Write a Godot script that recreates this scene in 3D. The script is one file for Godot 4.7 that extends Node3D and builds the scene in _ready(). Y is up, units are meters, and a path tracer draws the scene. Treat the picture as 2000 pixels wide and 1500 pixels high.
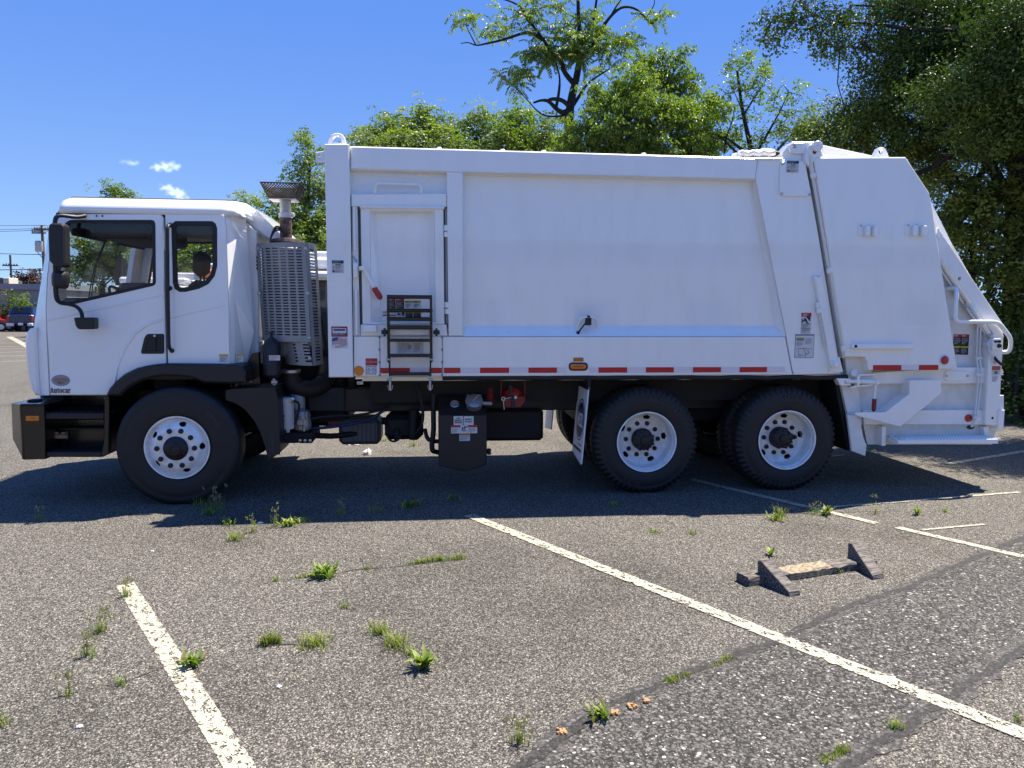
extends Node3D
# A white rear-loading refuse truck in a weedy parking lot. Metres; x runs along the truck towards its tail, y is up, z = 0 is the near side of its body.

var M := {}                    # materials
var truck: Node3D
var rng := RandomNumberGenerator.new()
var used := {}


# ---------------------------------------------------------------- mesh building
class Build:
	var st := SurfaceTool.new()
	var group := 0
	var tint := Color.WHITE
	var any := false

	func _init() -> void:
		st.begin(Mesh.PRIMITIVE_TRIANGLES)

	# t: triangles, outward side counter-clockwise; closed shapes are turned the right way round by their volume
	func put(t: PackedVector3Array, smooth: bool, closed := true) -> void:
		if t.is_empty():
			return
		any = true
		var flip := false
		if closed:
			var c := t[0]
			var vol := 0.0
			for i in range(0, t.size(), 3):
				vol += (t[i] - c).dot((t[i + 1] - c).cross(t[i + 2] - c))
			flip = vol < 0.0
		group += 1
		st.set_smooth_group(group if smooth else -1)
		for i in range(0, t.size(), 3):
			for k in ([0, 1, 2] if flip else [0, 2, 1]):
				st.set_color(tint)
				st.add_vertex(t[i + k])

	func quad(a: Vector3, b: Vector3, c: Vector3, d: Vector3) -> void:
		put(PackedVector3Array([a, b, c, a, c, d]), false, false)

	func hexa(p: Array) -> void:      # bottom four then top four, both in the same turn
		var t := PackedVector3Array()
		for q in [[0, 1, 2, 3], [7, 6, 5, 4], [0, 4, 5, 1], [1, 5, 6, 2], [2, 6, 7, 3], [3, 7, 4, 0]]:
			for k in [0, 1, 2, 0, 2, 3]:
				t.append(p[q[k]])
		put(t, false)

	func box(c: Vector3, s: Vector3, bevel := 0.0, turn := Basis()) -> void:
		var h := s * 0.5
		if bevel <= 0.0:
			var p := []
			for y in [-1, 1]:
				for q in [[-1, -1], [1, -1], [1, 1], [-1, 1]]:
					p.append(c + turn * Vector3(h.x * q[0], h.y * y, h.z * q[1]))
			hexa(p)
			return
		var b := minf(bevel, minf(h.x, minf(h.y, h.z)) * 0.9)
		var rings := []
		for lv in [[-1.0, b], [-1.0 + b / h.y, 0.0], [1.0 - b / h.y, 0.0], [1.0, b]]:
			var i: float = lv[1]
			var r := PackedVector3Array()
			for q in [[-1, -1, 1, 0], [1, -1, -1, 0], [1, -1, 0, 1], [1, 1, 0, -1], [1, 1, -1, 0], [-1, 1, 1, 0], [-1, 1, 0, -1], [-1, -1, 0, 1]]:
				r.append(c + turn * Vector3(q[0] * (h.x - i) + q[2] * (b if i == 0.0 else b * 0.3), lv[0] * h.y, q[1] * (h.z - i) + q[3] * (b if i == 0.0 else b * 0.3)))
			rings.append(r)
		loft(rings, false)

	# rings of equal length joined one to the next
	func loft(rings: Array, smooth := true, caps := true, around := true) -> void:
		var t := PackedVector3Array()
		var n: int = rings[0].size()
		for i in rings.size() - 1:
			var a: PackedVector3Array = rings[i]
			var b: PackedVector3Array = rings[i + 1]
			for k in (n if around else n - 1):
				var j := (k + 1) % n
				t.append_array([a[k], a[j], b[j], a[k], b[j], b[k]])
		if not caps:
			put(t, smooth, around)
			return
		var e := PackedVector3Array()
		for s in [0, rings.size() - 1]:
			var r: PackedVector3Array = rings[s]
			var m := Vector3.ZERO
			for v in r:
				m += v
			m /= n
			for k in n:
				var j := (k + 1) % n
				e.append_array([m, r[j], r[k]] if s == 0 else [m, r[k], r[j]])
		if not smooth:
			t.append_array(e)
			put(t, false)
			return
		# same flip for the sides and the caps
		var all := t.duplicate()
		all.append_array(e)
		var vol := 0.0
		for i in range(0, all.size(), 3):
			vol += (all[i] - all[0]).dot((all[i + 1] - all[0]).cross(all[i + 2] - all[0]))
		if vol < 0.0:
			t = turned(t)
			e = turned(e)
		put(t, true, false)
		put(e, false, false)

	func turned(t: PackedVector3Array) -> PackedVector3Array:
		var r := PackedVector3Array()
		for i in range(0, t.size(), 3):
			r.append_array([t[i], t[i + 2], t[i + 1]])
		return r

	func tube(path: Array, r: float, n := 8, r_end := -1.0) -> void:
		var rings := []
		var side := Vector3.ZERO
		for i in path.size():
			var d: Vector3 = (path[mini(i + 1, path.size() - 1)] - path[maxi(i - 1, 0)]).normalized()
			if side == Vector3.ZERO:
				side = d.cross(Vector3.UP if absf(d.y) < 0.9 else Vector3.RIGHT).normalized()
			side = (side - d * side.dot(d)).normalized()
			var up := d.cross(side)
			var k := 1.0
			if i > 0 and i < path.size() - 1:
				var bend: float = (path[i] - path[i - 1]).normalized().dot((path[i + 1] - path[i]).normalized())
				k = 1.0 / sqrt(clampf((1.0 + bend) * 0.5, 0.3, 1.0))
			var rr := r if r_end < 0.0 else lerpf(r, r_end, float(i) / (path.size() - 1))
			var ring := PackedVector3Array()
			for q in n:
				var a := TAU * q / n
				ring.append(path[i] + (side * cos(a) + up * sin(a)) * rr * k)
			rings.append(ring)
		loft(rings, true)

	func rod(a: Vector3, b: Vector3, r: float, n := 12, r_end := -1.0) -> void:
		tube([a, b], r, n, r_end)

	# profile of (radius, along) turned about an axis through c; a new smooth group at every sharp corner
	func lathe(profile: Array, c: Vector3, axis: Vector3, n := 32, scale2 := Vector2.ONE, ref := Vector3.UP) -> void:
		var u := (ref - axis * ref.dot(axis)).normalized() if absf(ref.dot(axis)) < 0.95 else Vector3.RIGHT
		var w := axis.cross(u)
		var runs := []
		var run := PackedVector3Array()
		var last := Vector2.ZERO
		var all := PackedVector3Array()
		for i in profile.size() - 1:
			var p: Vector2 = profile[i]
			var q: Vector2 = profile[i + 1]
			var d := (q - p).normalized()
			if i > 0 and d.dot(last) < 0.86:
				runs.append(run)
				run = PackedVector3Array()
			last = d
			for k in n:
				var a0 := TAU * k / n
				var a1 := TAU * (k + 1) / n
				var e0 := u * cos(a0) * scale2.x + w * sin(a0) * scale2.y
				var e1 := u * cos(a1) * scale2.x + w * sin(a1) * scale2.y
				var p0 := c + axis * p.y + e0 * p.x
				var p1 := c + axis * p.y + e1 * p.x
				var q0 := c + axis * q.y + e0 * q.x
				var q1 := c + axis * q.y + e1 * q.x
				if p.x > 1e-6:
					run.append_array([p0, p1, q1])
					all.append_array([p0, p1, q1])
				if q.x > 1e-6:
					run.append_array([p0, q1, q0])
					all.append_array([p0, q1, q0])
		runs.append(run)
		var vol := 0.0
		for i in range(0, all.size(), 3):
			vol += (all[i] - c).dot((all[i + 1] - c).cross(all[i + 2] - c))
		for r in runs:
			put(turned(r) if vol < 0.0 else r, true, false)

	# a polygon in the x-y plane pushed from z0 (back) to z1 (front), front edge bevelled, with holes
	func slab(poly: PackedVector2Array, z0: float, z1: float, bevel := 0.006, holes: Array = [], map := Transform3D()) -> void:
		var loops := [wound(poly, false)]
		for h in holes:
			loops.append(wound(h, true))
		for tries in 4:          # a bevel too wide for a tight corner is narrowed
			if bevel <= 0.0:
				break
			var test := []
			for l in loops:
				test.append(inset(l, bevel))
			if not Geometry2D.triangulate_polygon(keyed(test)).is_empty():
				break
			bevel = bevel * 0.45 if tries < 3 else 0.0
		var t := PackedVector3Array()
		var fronts := []
		for l in loops:
			var inn: PackedVector2Array = inset(l, bevel) if bevel > 0.0 else l
			fronts.append(inn)
			var n: int = l.size()
			for k in n:
				var j := (k + 1) % n
				var a := V(l[k], z0)
				var b := V(l[j], z0)
				var a1 := V(l[k], z1 - bevel)
				var b1 := V(l[j], z1 - bevel)
				t.append_array([a, b, b1, a, b1, a1])
				if bevel > 0.0:
					var a2 := V(inn[k], z1)
					var b2 := V(inn[j], z1)
					t.append_array([a1, b1, b2, a1, b2, a2])
		for side in 2:
			var ring := keyed(fronts if side == 0 else loops)
			var ix := Geometry2D.triangulate_polygon(ring)
			if ix.is_empty():
				printerr("no triangles for a polygon of ", ring.size(), " ", ring)
			for i in range(0, ix.size(), 3):
				var p := [ring[ix[i]], ring[ix[i + 1]], ring[ix[i + 2]]]
				if (p[1] - p[0]).cross(p[2] - p[0]) < 0.0:
					p.reverse()
				var z := z1 if side == 0 else z0
				var o := [0, 1, 2] if side == 0 else [0, 2, 1]
				for k in o:
					t.append(V(p[k], z))
		if map != Transform3D():
			for i in t.size():
				t[i] = map * t[i]
		put(t, false)

	func V(p: Vector2, z: float) -> Vector3:
		return Vector3(p.x, p.y, z)

	func wound(l: PackedVector2Array, clockwise: bool) -> PackedVector2Array:
		var r := l.duplicate()
		if Geometry2D.is_polygon_clockwise(r) != clockwise:
			r.reverse()
		# Geometry2D speaks of y down; make sure by area
		var area := 0.0
		for i in r.size():
			area += r[i].cross(r[(i + 1) % r.size()])
		if (area < 0.0) != clockwise:
			r.reverse()
		return r

	func inset(l: PackedVector2Array, d: float) -> PackedVector2Array:
		var r := PackedVector2Array()
		var n := l.size()
		for i in n:
			var e0 := (l[i] - l[(i + n - 1) % n]).normalized()
			var e1 := (l[(i + 1) % n] - l[i]).normalized()
			var n0 := Vector2(-e0.y, e0.x)
			var n1 := Vector2(-e1.y, e1.x)
			var m := (n0 + n1)
			var k := maxf(m.dot(n0), 0.5)
			r.append(l[i] + m * (d / k))
		return r

	func keyed(loops: Array) -> PackedVector2Array:
		var ring: PackedVector2Array = loops[0].duplicate()
		for h in range(1, loops.size()):
			var hole: PackedVector2Array = loops[h]
			var best := [INF, 0, 0]
			for i in ring.size():
				for j in hole.size():
					var d := ring[i].distance_squared_to(hole[j])
					if d < best[0]:
						best = [d, i, j]
			var r := PackedVector2Array()
			for i in best[1] + 1:
				r.append(ring[i])
			for k in hole.size() + 1:
				r.append(hole[(best[2] + k) % hole.size()])
			for i in range(best[1], ring.size()):
				r.append(ring[i])
			ring = r
		return ring

	func done() -> ArrayMesh:
		st.generate_normals()
		return st.commit()


func pv(a: Array) -> PackedVector2Array:
	var r := PackedVector2Array()
	for i in range(0, a.size(), 2):
		r.append(Vector2(a[i], a[i + 1]))
	return r


func rect(a: Vector2, b: Vector2) -> PackedVector2Array:
	return PackedVector2Array([a, Vector2(b.x, a.y), b, Vector2(a.x, b.y)])


func rounded(l: PackedVector2Array, r: float, n := 4) -> PackedVector2Array:
	var out := PackedVector2Array()
	var c := l.size()
	for i in c:
		var a := l[i] + (l[(i + c - 1) % c] - l[i]).limit_length(minf(r, l[i].distance_to(l[(i + c - 1) % c]) * 0.45))
		var b := l[i] + (l[(i + 1) % c] - l[i]).limit_length(minf(r, l[i].distance_to(l[(i + 1) % c]) * 0.45))
		for k in n + 1:
			var t := float(k) / n
			out.append(a.lerp(l[i], t).lerp(l[i].lerp(b, t), t))
	return out


func oval(c: Vector2, rx: float, ry: float, n := 20) -> PackedVector2Array:
	var r := PackedVector2Array()
	for k in n:
		r.append(c + Vector2(cos(TAU * k / n) * rx, sin(TAU * k / n) * ry))
	return r


func soft(path: Array, r := 0.04, n := 4) -> Array:      # rounds the corners of a 3D path
	var out := [path[0]]
	for i in range(1, path.size() - 1):
		var p: Vector3 = path[i]
		var a: Vector3 = p + (path[i - 1] - p).limit_length(minf(r, p.distance_to(path[i - 1]) * 0.48))
		var b: Vector3 = p + (path[i + 1] - p).limit_length(minf(r, p.distance_to(path[i + 1]) * 0.48))
		for k in n + 1:
			var t := float(k) / n
			out.append(a.lerp(p, t).lerp(p.lerp(b, t), t))
	out.append(path[-1])
	return out


# ---------------------------------------------------------------- naming
func numbered(called: String) -> String:
	used[called] = used.get(called, -1) + 1
	return called if used[called] == 0 else "%s_%03d" % [called, used[called]]


func obj(called: String, mesh: Variant, mat: Material, parent: Node = self) -> MeshInstance3D:
	var o := MeshInstance3D.new()
	o.mesh = mesh.done() if mesh is Build else mesh
	o.material_override = mat
	if parent == self:
		o.name = numbered(called)
	else:
		var k := 0
		o.name = called
		while parent.has_node(NodePath(o.name)):
			k += 1
			o.name = "%s_%03d" % [called, k]
	parent.add_child(o, true)
	if parent == truck:
		o.position = -truck.position
	return o


func tag(o: Node, label: String, category := "", group := "") -> Node:
	o.set_meta("label", label)
	if category:
		o.set_meta("category", category)
	if group:
		o.set_meta("group", group)
	return o


func thing(called: String, label: String, category: String, at := Vector3.ZERO, turn := 0.0, group := "") -> Node3D:
	var o := Node3D.new()
	o.name = numbered(called)
	add_child(o)
	o.position = at
	o.rotation.y = turn
	tag(o, label, category, group)
	return o


func struct(called: String, mesh: Variant, mat: Material, label := "") -> MeshInstance3D:
	var o := obj(called, mesh, mat)
	o.set_meta("kind", "structure")
	if label:
		o.set_meta("label", label)
	return o


func letters(text: String, height: float, width: float, at: Vector3, basis: Basis, mat: Material, parent: Node, serif := false, bold := true, deep := 0.002) -> MeshInstance3D:
	var f := SystemFont.new()
	f.font_names = PackedStringArray(["Droid Serif" if serif else "Droid Sans"])
	f.font_weight = 700 if bold else 400
	var t := TextMesh.new()
	t.text = text
	t.font = f
	t.font_size = 64
	t.pixel_size = 0.01
	t.depth = 0.01
	t.curve_step = 3.0
	var s := t.get_aabb().size
	var o := obj("lettering", t, mat, parent)
	var b := basis * Basis.from_scale(Vector3(width / maxf(s.x, 0.01), height / maxf(s.y, 0.01), deep / 0.01))
	o.transform = Transform3D(b, at - (truck.position if parent == truck else Vector3.ZERO)) * Transform3D(Basis(), -t.get_aabb().get_center())
	return o


# ---------------------------------------------------------------- materials
func mat(called: String, color: Color, rough: float, metal := 0.0, coat := 0.0) -> StandardMaterial3D:   # color: linear base colour
	var m := StandardMaterial3D.new()
	m.resource_name = called
	m.albedo_color = color.linear_to_srgb()
	m.roughness = rough
	m.metallic = metal
	if coat > 0.0:
		m.clearcoat_enabled = true
		m.clearcoat = coat
		m.clearcoat_roughness = 0.03
	M[called] = m
	return m


func noise(kind: int, freq: float, octaves := 4, seed_ := 1) -> FastNoiseLite:
	var n := FastNoiseLite.new()
	n.noise_type = kind
	n.frequency = freq
	n.fractal_octaves = octaves
	n.seed = seed_
	return n


func noise_map(n: FastNoiseLite, size: int, stops: Array, colors: Array, as_normal := 0.0) -> NoiseTexture2D:
	var t := NoiseTexture2D.new()
	t.width = size
	t.height = size
	t.seamless = true
	t.noise = n
	if as_normal > 0.0:
		t.as_normal_map = true
		t.bump_strength = as_normal
		return t
	var g := Gradient.new()
	g.offsets = PackedFloat32Array(stops)
	g.colors = PackedColorArray(colors)
	t.color_ramp = g
	return t


func triplanar(m: StandardMaterial3D, scale: float) -> void:
	m.uv1_triplanar = true
	m.uv1_world_triplanar = true
	m.uv1_scale = Vector3.ONE * scale


func grey(v: float) -> Color:
	return Color(v, v, v)


func make_materials() -> void:
	var wave := noise_map(noise(FastNoiseLite.TYPE_SIMPLEX_SMOOTH, 0.006, 2, 5), 256, [], [], 1.2)
	var body := mat("white_paint", Color(0.89, 0.88, 0.85), 0.22, 0.0, 1.0)
	body.normal_enabled = true
	body.normal_texture = wave
	body.normal_scale = 0.16
	body.albedo_texture = noise_map(noise(FastNoiseLite.TYPE_SIMPLEX_SMOOTH, 0.02, 5, 9), 512, [0.0, 0.35, 0.55, 1.0], [Color(0.978, 0.976, 0.97), Color(0.99, 0.99, 0.987), Color(0.997, 0.997, 0.996), Color(1, 1, 1)])
	triplanar(body, 0.35)
	body.uv1_scale = Vector3(0.5, 0.14, 0.5)
	var cab := mat("cab_paint", Color(0.87, 0.87, 0.85), 0.3, 0.0, 0.9)
	cab.normal_enabled = true
	cab.normal_texture = wave
	cab.normal_scale = 0.06
	triplanar(cab, 0.5)
	var dusty := mat("dusty_white", Color(0.76, 0.75, 0.71), 0.5)
	dusty.albedo_texture = noise_map(noise(FastNoiseLite.TYPE_SIMPLEX_SMOOTH, 0.02, 5, 3), 512, [0.0, 0.4, 0.6, 1.0], [Color(0.965, 0.955, 0.935), Color(0.985, 0.98, 0.97), Color(1, 1, 1), Color(1, 1, 1)])
	triplanar(dusty, 0.8)
	mat("shade_gap", grey(0.006), 0.95)
	mat("black_metal", Color(0.005, 0.005, 0.006), 0.22, 0.0, 0.2)
	mat("black_satin", Color(0.009, 0.009, 0.01), 0.5)
	mat("black_plastic", Color(0.012, 0.012, 0.013), 0.5)
	mat("seal", grey(0.012), 0.6)
	var rub := mat("rubber", Color(0.009, 0.009, 0.0095), 0.62)
	rub.heightmap_enabled = true
	rub.heightmap_texture = noise_map(noise(FastNoiseLite.TYPE_SIMPLEX_SMOOTH, 0.05, 3, 8), 256, [0.0, 1.0], [Color.BLACK, Color.WHITE])
	rub.heightmap_scale = 0.15
	triplanar(rub, 4.0)
	mat("tyre_letters", Color(0.02, 0.02, 0.0215), 0.45)
	mat("frame_black", Color(0.005, 0.005, 0.0055), 0.7)
	mat("engine_grey", Color(0.11, 0.112, 0.118), 0.55, 0.2)
	mat("cast_metal", Color(0.36, 0.36, 0.36), 0.45, 0.7)
	mat("filter_white", Color(0.62, 0.63, 0.64), 0.4)
	mat("filter_grey", Color(0.3, 0.31, 0.33), 0.45)
	mat("chrome", Color(0.75, 0.75, 0.75), 0.12, 1.0)
	mat("zinc", Color(0.5, 0.5, 0.5), 0.38, 0.9)
	mat("grey_paint", Color(0.27, 0.275, 0.275), 0.42, 0.0, 0.2)
	mat("pipe_steel", Color(0.42, 0.4, 0.37), 0.45, 0.6)
	var burnt := mat("pipe_burnt", Color(0.3, 0.25, 0.24), 0.5, 0.5)
	burnt.albedo_texture = noise_map(noise(FastNoiseLite.TYPE_SIMPLEX, 0.03, 4, 2), 128, [0.0, 0.5, 1.0], [Color(0.4, 0.36, 0.37), Color(0.6, 0.54, 0.51), Color(0.9, 0.84, 0.8)])
	triplanar(burnt, 3.0)
	mat("rust_mesh", Color(0.06, 0.05, 0.043), 0.7, 0.3)
	mat("hose_blue", Color(0.008, 0.02, 0.08), 0.5)
	mat("red_paint", Color(0.42, 0.02, 0.02), 0.4)
	mat("red_dark", Color(0.2, 0.012, 0.012), 0.45)
	mat("red_tape", Color(0.48, 0.012, 0.016), 0.3)
	mat("white_tape", Color(0.76, 0.68, 0.7), 0.3)
	mat("amber", Color(0.75, 0.19, 0.005), 0.2, 0.0, 0.5)
	mat("amber_dark", Color(0.45, 0.13, 0.01), 0.3)
	mat("red_lens", Color(0.42, 0.01, 0.015), 0.18, 0.0, 0.5)
	mat("paper", grey(0.74), 0.5)
	mat("ink", grey(0.015), 0.6)
	mat("ink_grey", grey(0.16), 0.6)
	mat("badge_ink", grey(0.01), 0.25, 0.0, 0.4)
	mat("navy", Color(0.008, 0.014, 0.09), 0.5)
	mat("flag_blue", Color(0.03, 0.06, 0.2), 0.5)
	mat("orange_ink", Color(0.6, 0.17, 0.02), 0.5)
	mat("pale_blue", Color(0.2, 0.27, 0.4), 0.4)
	var lab := mat("label_print", Color.WHITE, 0.45)
	lab.vertex_color_use_as_albedo = true
	mat("cab_cloth", Color(0.03, 0.031, 0.034), 0.85)
	mat("cab_trim", Color(0.2, 0.19, 0.175), 0.75)
	mat("cab_grey", Color(0.09, 0.09, 0.092), 0.7)
	var gl := mat("glass", Color(0.5, 0.6, 0.58), 0.03)
	gl.transparency = BaseMaterial3D.TRANSPARENCY_ALPHA
	gl.albedo_color = Color(0.05, 0.07, 0.07, 0.13)
	var gd := mat("glass_dark", Color(0.06, 0.08, 0.08), 0.03)
	gd.transparency = BaseMaterial3D.TRANSPARENCY_ALPHA
	gd.albedo_color.a = 0.45
	var rim := mat("rim_paint", Color(0.84, 0.84, 0.83), 0.32, 0.05, 0.4)
	rim.albedo_texture = noise_map(noise(FastNoiseLite.TYPE_SIMPLEX_SMOOTH, 0.02, 5, 41), 256, [0.0, 0.35, 0.6, 1.0], [Color(0.9, 0.88, 0.85), Color(0.96, 0.955, 0.95), Color(1, 1, 1), Color(1, 1, 1)])
	triplanar(rim, 1.6)
	mat("mirror", Color(0.8, 0.8, 0.8), 0.03, 1.0)


# ---------------------------------------------------------------- labels and small print
# items: [x0, y0, x1, y1, colour] in fractions of the label; a sixth value n prints n lines of small type instead of a block
func label_plate(called: String, a: Vector2, b: Vector2, z: float, base: Color, items: Array, parent: Node = truck) -> MeshInstance3D:
	var m := Build.new()
	m.tint = base
	m.box(Vector3((a.x + b.x) / 2, (a.y + b.y) / 2, z + 0.001), Vector3(absf(b.x - a.x), absf(b.y - a.y), 0.003))
	var lo := Vector2(minf(a.x, b.x), minf(a.y, b.y))
	var s := (b - a).abs()
	var lr := RandomNumberGenerator.new()
	lr.seed = 11 + items.size()
	var lv := 0.0036
	for i in items:
		m.tint = i[4]
		if i.size() < 6:
			block(m, lo + Vector2(i[0], i[1]) * s, lo + Vector2(i[2], i[3]) * s, z + lv)
			lv += 0.0008
			continue
		var n: int = i[5]
		for k in n:
			var y0: float = lerpf(i[3], i[1], (k + 0.2) / n)
			var y1: float = lerpf(i[3], i[1], (k + 0.75) / n)
			var x: float = i[0]
			var end: float = i[2] - (i[2] - i[0]) * (lr.randf() * 0.3 if k < n - 1 else 0.45)
			while x < end:
				var w := minf(lr.randf_range(0.05, 0.16), end - x)
				block(m, lo + Vector2(x, y1) * s, lo + Vector2(x + w, y0) * s, z + lv)
				x += w + 0.025
	return obj(called, m, M.label_print, parent)


func block(m: Build, p: Vector2, q: Vector2, z: float) -> void:
	var a := Vector2(minf(p.x, q.x), minf(p.y, q.y))
	var b := Vector2(maxf(p.x, q.x), maxf(p.y, q.y))
	m.quad(Vector3(a.x, a.y, z), Vector3(b.x, a.y, z), Vector3(b.x, b.y, z), Vector3(a.x, b.y, z))


func bolt(m: Build, p: Vector2, z: float, r := 0.012, h := 0.01) -> void:
	m.lathe([Vector2(0, h), Vector2(r * 0.7, h), Vector2(r, h * 0.5), Vector2(r, 0.0)], Vector3(p.x, p.y, z), Vector3.BACK, 8)


func plate(called: String, poly: PackedVector2Array, z0: float, z1: float, m: Material, bevel := 0.006, holes: Array = [], parent: Node = truck) -> MeshInstance3D:
	var b := Build.new()
	b.slab(poly, z0, z1, bevel, holes)
	return obj(called, b, m, parent)


func pipe(called: String, path: Array, r: float, m: Material, parent: Node = truck, bend := 0.05, n := 8) -> MeshInstance3D:
	var b := Build.new()
	b.tube(soft(path, bend), r, n)
	return obj(called, b, m, parent)


func mirrored(o: MeshInstance3D) -> void:      # the same part on the far side of the truck (mid-plane z = -1.21)
	var c: MeshInstance3D = o.duplicate()
	c.name = str(o.name) + "_far"
	var src := o.mesh
	var at := src.surface_get_arrays(0)
	var v: PackedVector3Array = at[Mesh.ARRAY_VERTEX]
	var n: PackedVector3Array = at[Mesh.ARRAY_NORMAL]
	for i in v.size():
		v[i].z = -2.42 - v[i].z
		n[i].z = -n[i].z
	at[Mesh.ARRAY_VERTEX] = v
	at[Mesh.ARRAY_NORMAL] = n
	at[Mesh.ARRAY_TEX_UV] = null
	at[Mesh.ARRAY_TANGENT] = null
	var ix = at[Mesh.ARRAY_INDEX]
	if ix == null:
		ix = PackedInt32Array(range(v.size()))
	for i in range(0, ix.size(), 3):
		var k: int = ix[i]
		ix[i] = ix[i + 1]
		ix[i + 1] = k
	at[Mesh.ARRAY_INDEX] = ix
	var am := ArrayMesh.new()
	am.add_surface_from_arrays(Mesh.PRIMITIVE_TRIANGLES, at)
	c.mesh = am
	c.name = o.name
	o.get_parent().add_child(c, true)


# ---------------------------------------------------------------- wheels
func tyre_mesh(R: float, rim: float, width: float, lugs: int, depth: float) -> Build:
	var b := Build.new()
	var h := width / 2
	# closed profile (radius, along axis), outer face at +h
	var prof := [[rim, h - 0.035, 0], [rim + 0.012, h - 0.018, 0], [rim + 0.05, h - 0.004, 0], [rim + 0.1, h, 0], [(rim + R) / 2 + 0.01, h, 0], [R - 0.1, h - 0.004, 0], [R - 0.07, h - 0.012, 0], [R - 0.062, h - 0.008, 0],
		[R - 0.035, h - 0.02, 1], [R - 0.008, h - 0.034, 1], [R, h - 0.05, 1], [R + 0.004, h * 0.3, 0], [R + 0.004, -h * 0.3, 0], [R, -h + 0.05, 1], [R - 0.008, -h + 0.034, 1], [R - 0.035, -h + 0.02, 1], [R - 0.1, -h + 0.004, 0], [rim + 0.05, -h, 0], [rim, -h + 0.035, 0]]
	var n := lugs * 4
	var t := PackedVector3Array()
	for i in prof.size():
		var j := (i + 1) % prof.size()
		for k in n:
			var q := []
			for e in [[i, k], [j, k], [j, k + 1], [i, k + 1]]:
				var p: Array = prof[e[0]]
				var a: float = TAU * e[1] / n
				var cut: float = depth * p[2] if posmod(e[1], 4) >= 2 else 0.0
				var r: float = p[0] - cut
				var v := Vector3(sin(a) * r, cos(a) * r, p[1] - signf(p[1]) * cut * 0.6)
				if v.y < -R + 0.012:
					v.y = -R + 0.012
				q.append(v)
			t.append_array([q[0], q[1], q[2], q[0], q[2], q[3]])
	b.put(t, true)
	return b


func tyre_words(width: float, words: Array) -> Build:
	var b := Build.new()
	var h := width / 2
	# raised words round the side wall: [text, mid angle, radius, height]
	for w in words:
		var f := SystemFont.new()
		f.font_names = PackedStringArray(["Droid Sans"])
		f.font_weight = 700
		var text: String = w[0]
		var step: float = w[3] * 0.92 / w[2]
		for k in text.length():
			var tm := TextMesh.new()
			tm.text = text[k]
			tm.font = f
			tm.font_size = 64
			tm.pixel_size = w[3] / 46.0
			tm.depth = 0.004
			tm.curve_step = 4.0
			var a: float = w[1] + (k - (text.length() - 1) / 2.0) * step
			var arr := tm.surface_get_arrays(0)
			if arr.is_empty():
				continue
			var vs: PackedVector3Array = arr[Mesh.ARRAY_VERTEX]
			var ids = arr[Mesh.ARRAY_INDEX]
			var at := Transform3D(Basis(Vector3.BACK, -a), Vector3(sin(a) * w[2], cos(a) * w[2], h + 0.001))
			var tt := PackedVector3Array()
			for x in range(0, ids.size(), 3):
				for o in [0, 2, 1]:
					tt.append(at * vs[ids[x + o]])
			b.put(tt, false, false)
	return b


# a disc surface (radius, along) with round openings cut through it; holes: [radius, angle, half radial, half tangential]
func disc(b: Build, prof: Array, holes: Array, n := 150) -> void:
	var rows := []
	for i in prof.size() - 1:
		var steps := maxi(1, ceili((prof[i] as Vector2).distance_to(prof[i + 1]) / 0.009))
		for s in steps:
			rows.append((prof[i] as Vector2).lerp(prof[i + 1], float(s) / steps))
	rows.append(prof[-1])
	var t := PackedVector3Array()
	for i in rows.size() - 1:
		for k in n:
			var mid: Vector2 = (rows[i] + rows[i + 1]) / 2
			var am := TAU * (k + 0.5) / n
			var open := false
			for h in holes:
				var da := wrapf(am - h[1], -PI, PI) * mid.x
				if pow((mid.x - h[0]) / h[2], 2) + pow(da / h[3], 2) < 1.0:
					open = true
			if open:
				continue
			var q := []
			for e in [[i, k], [i + 1, k], [i + 1, k + 1], [i, k + 1]]:
				var a: float = TAU * e[1] / n
				var r: Vector2 = rows[e[0]]
				q.append(Vector3(sin(a) * r.x, cos(a) * r.x, r.y))
			t.append_array([q[0], q[1], q[2], q[0], q[2], q[3]])
	b.put(t, true, false)


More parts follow.
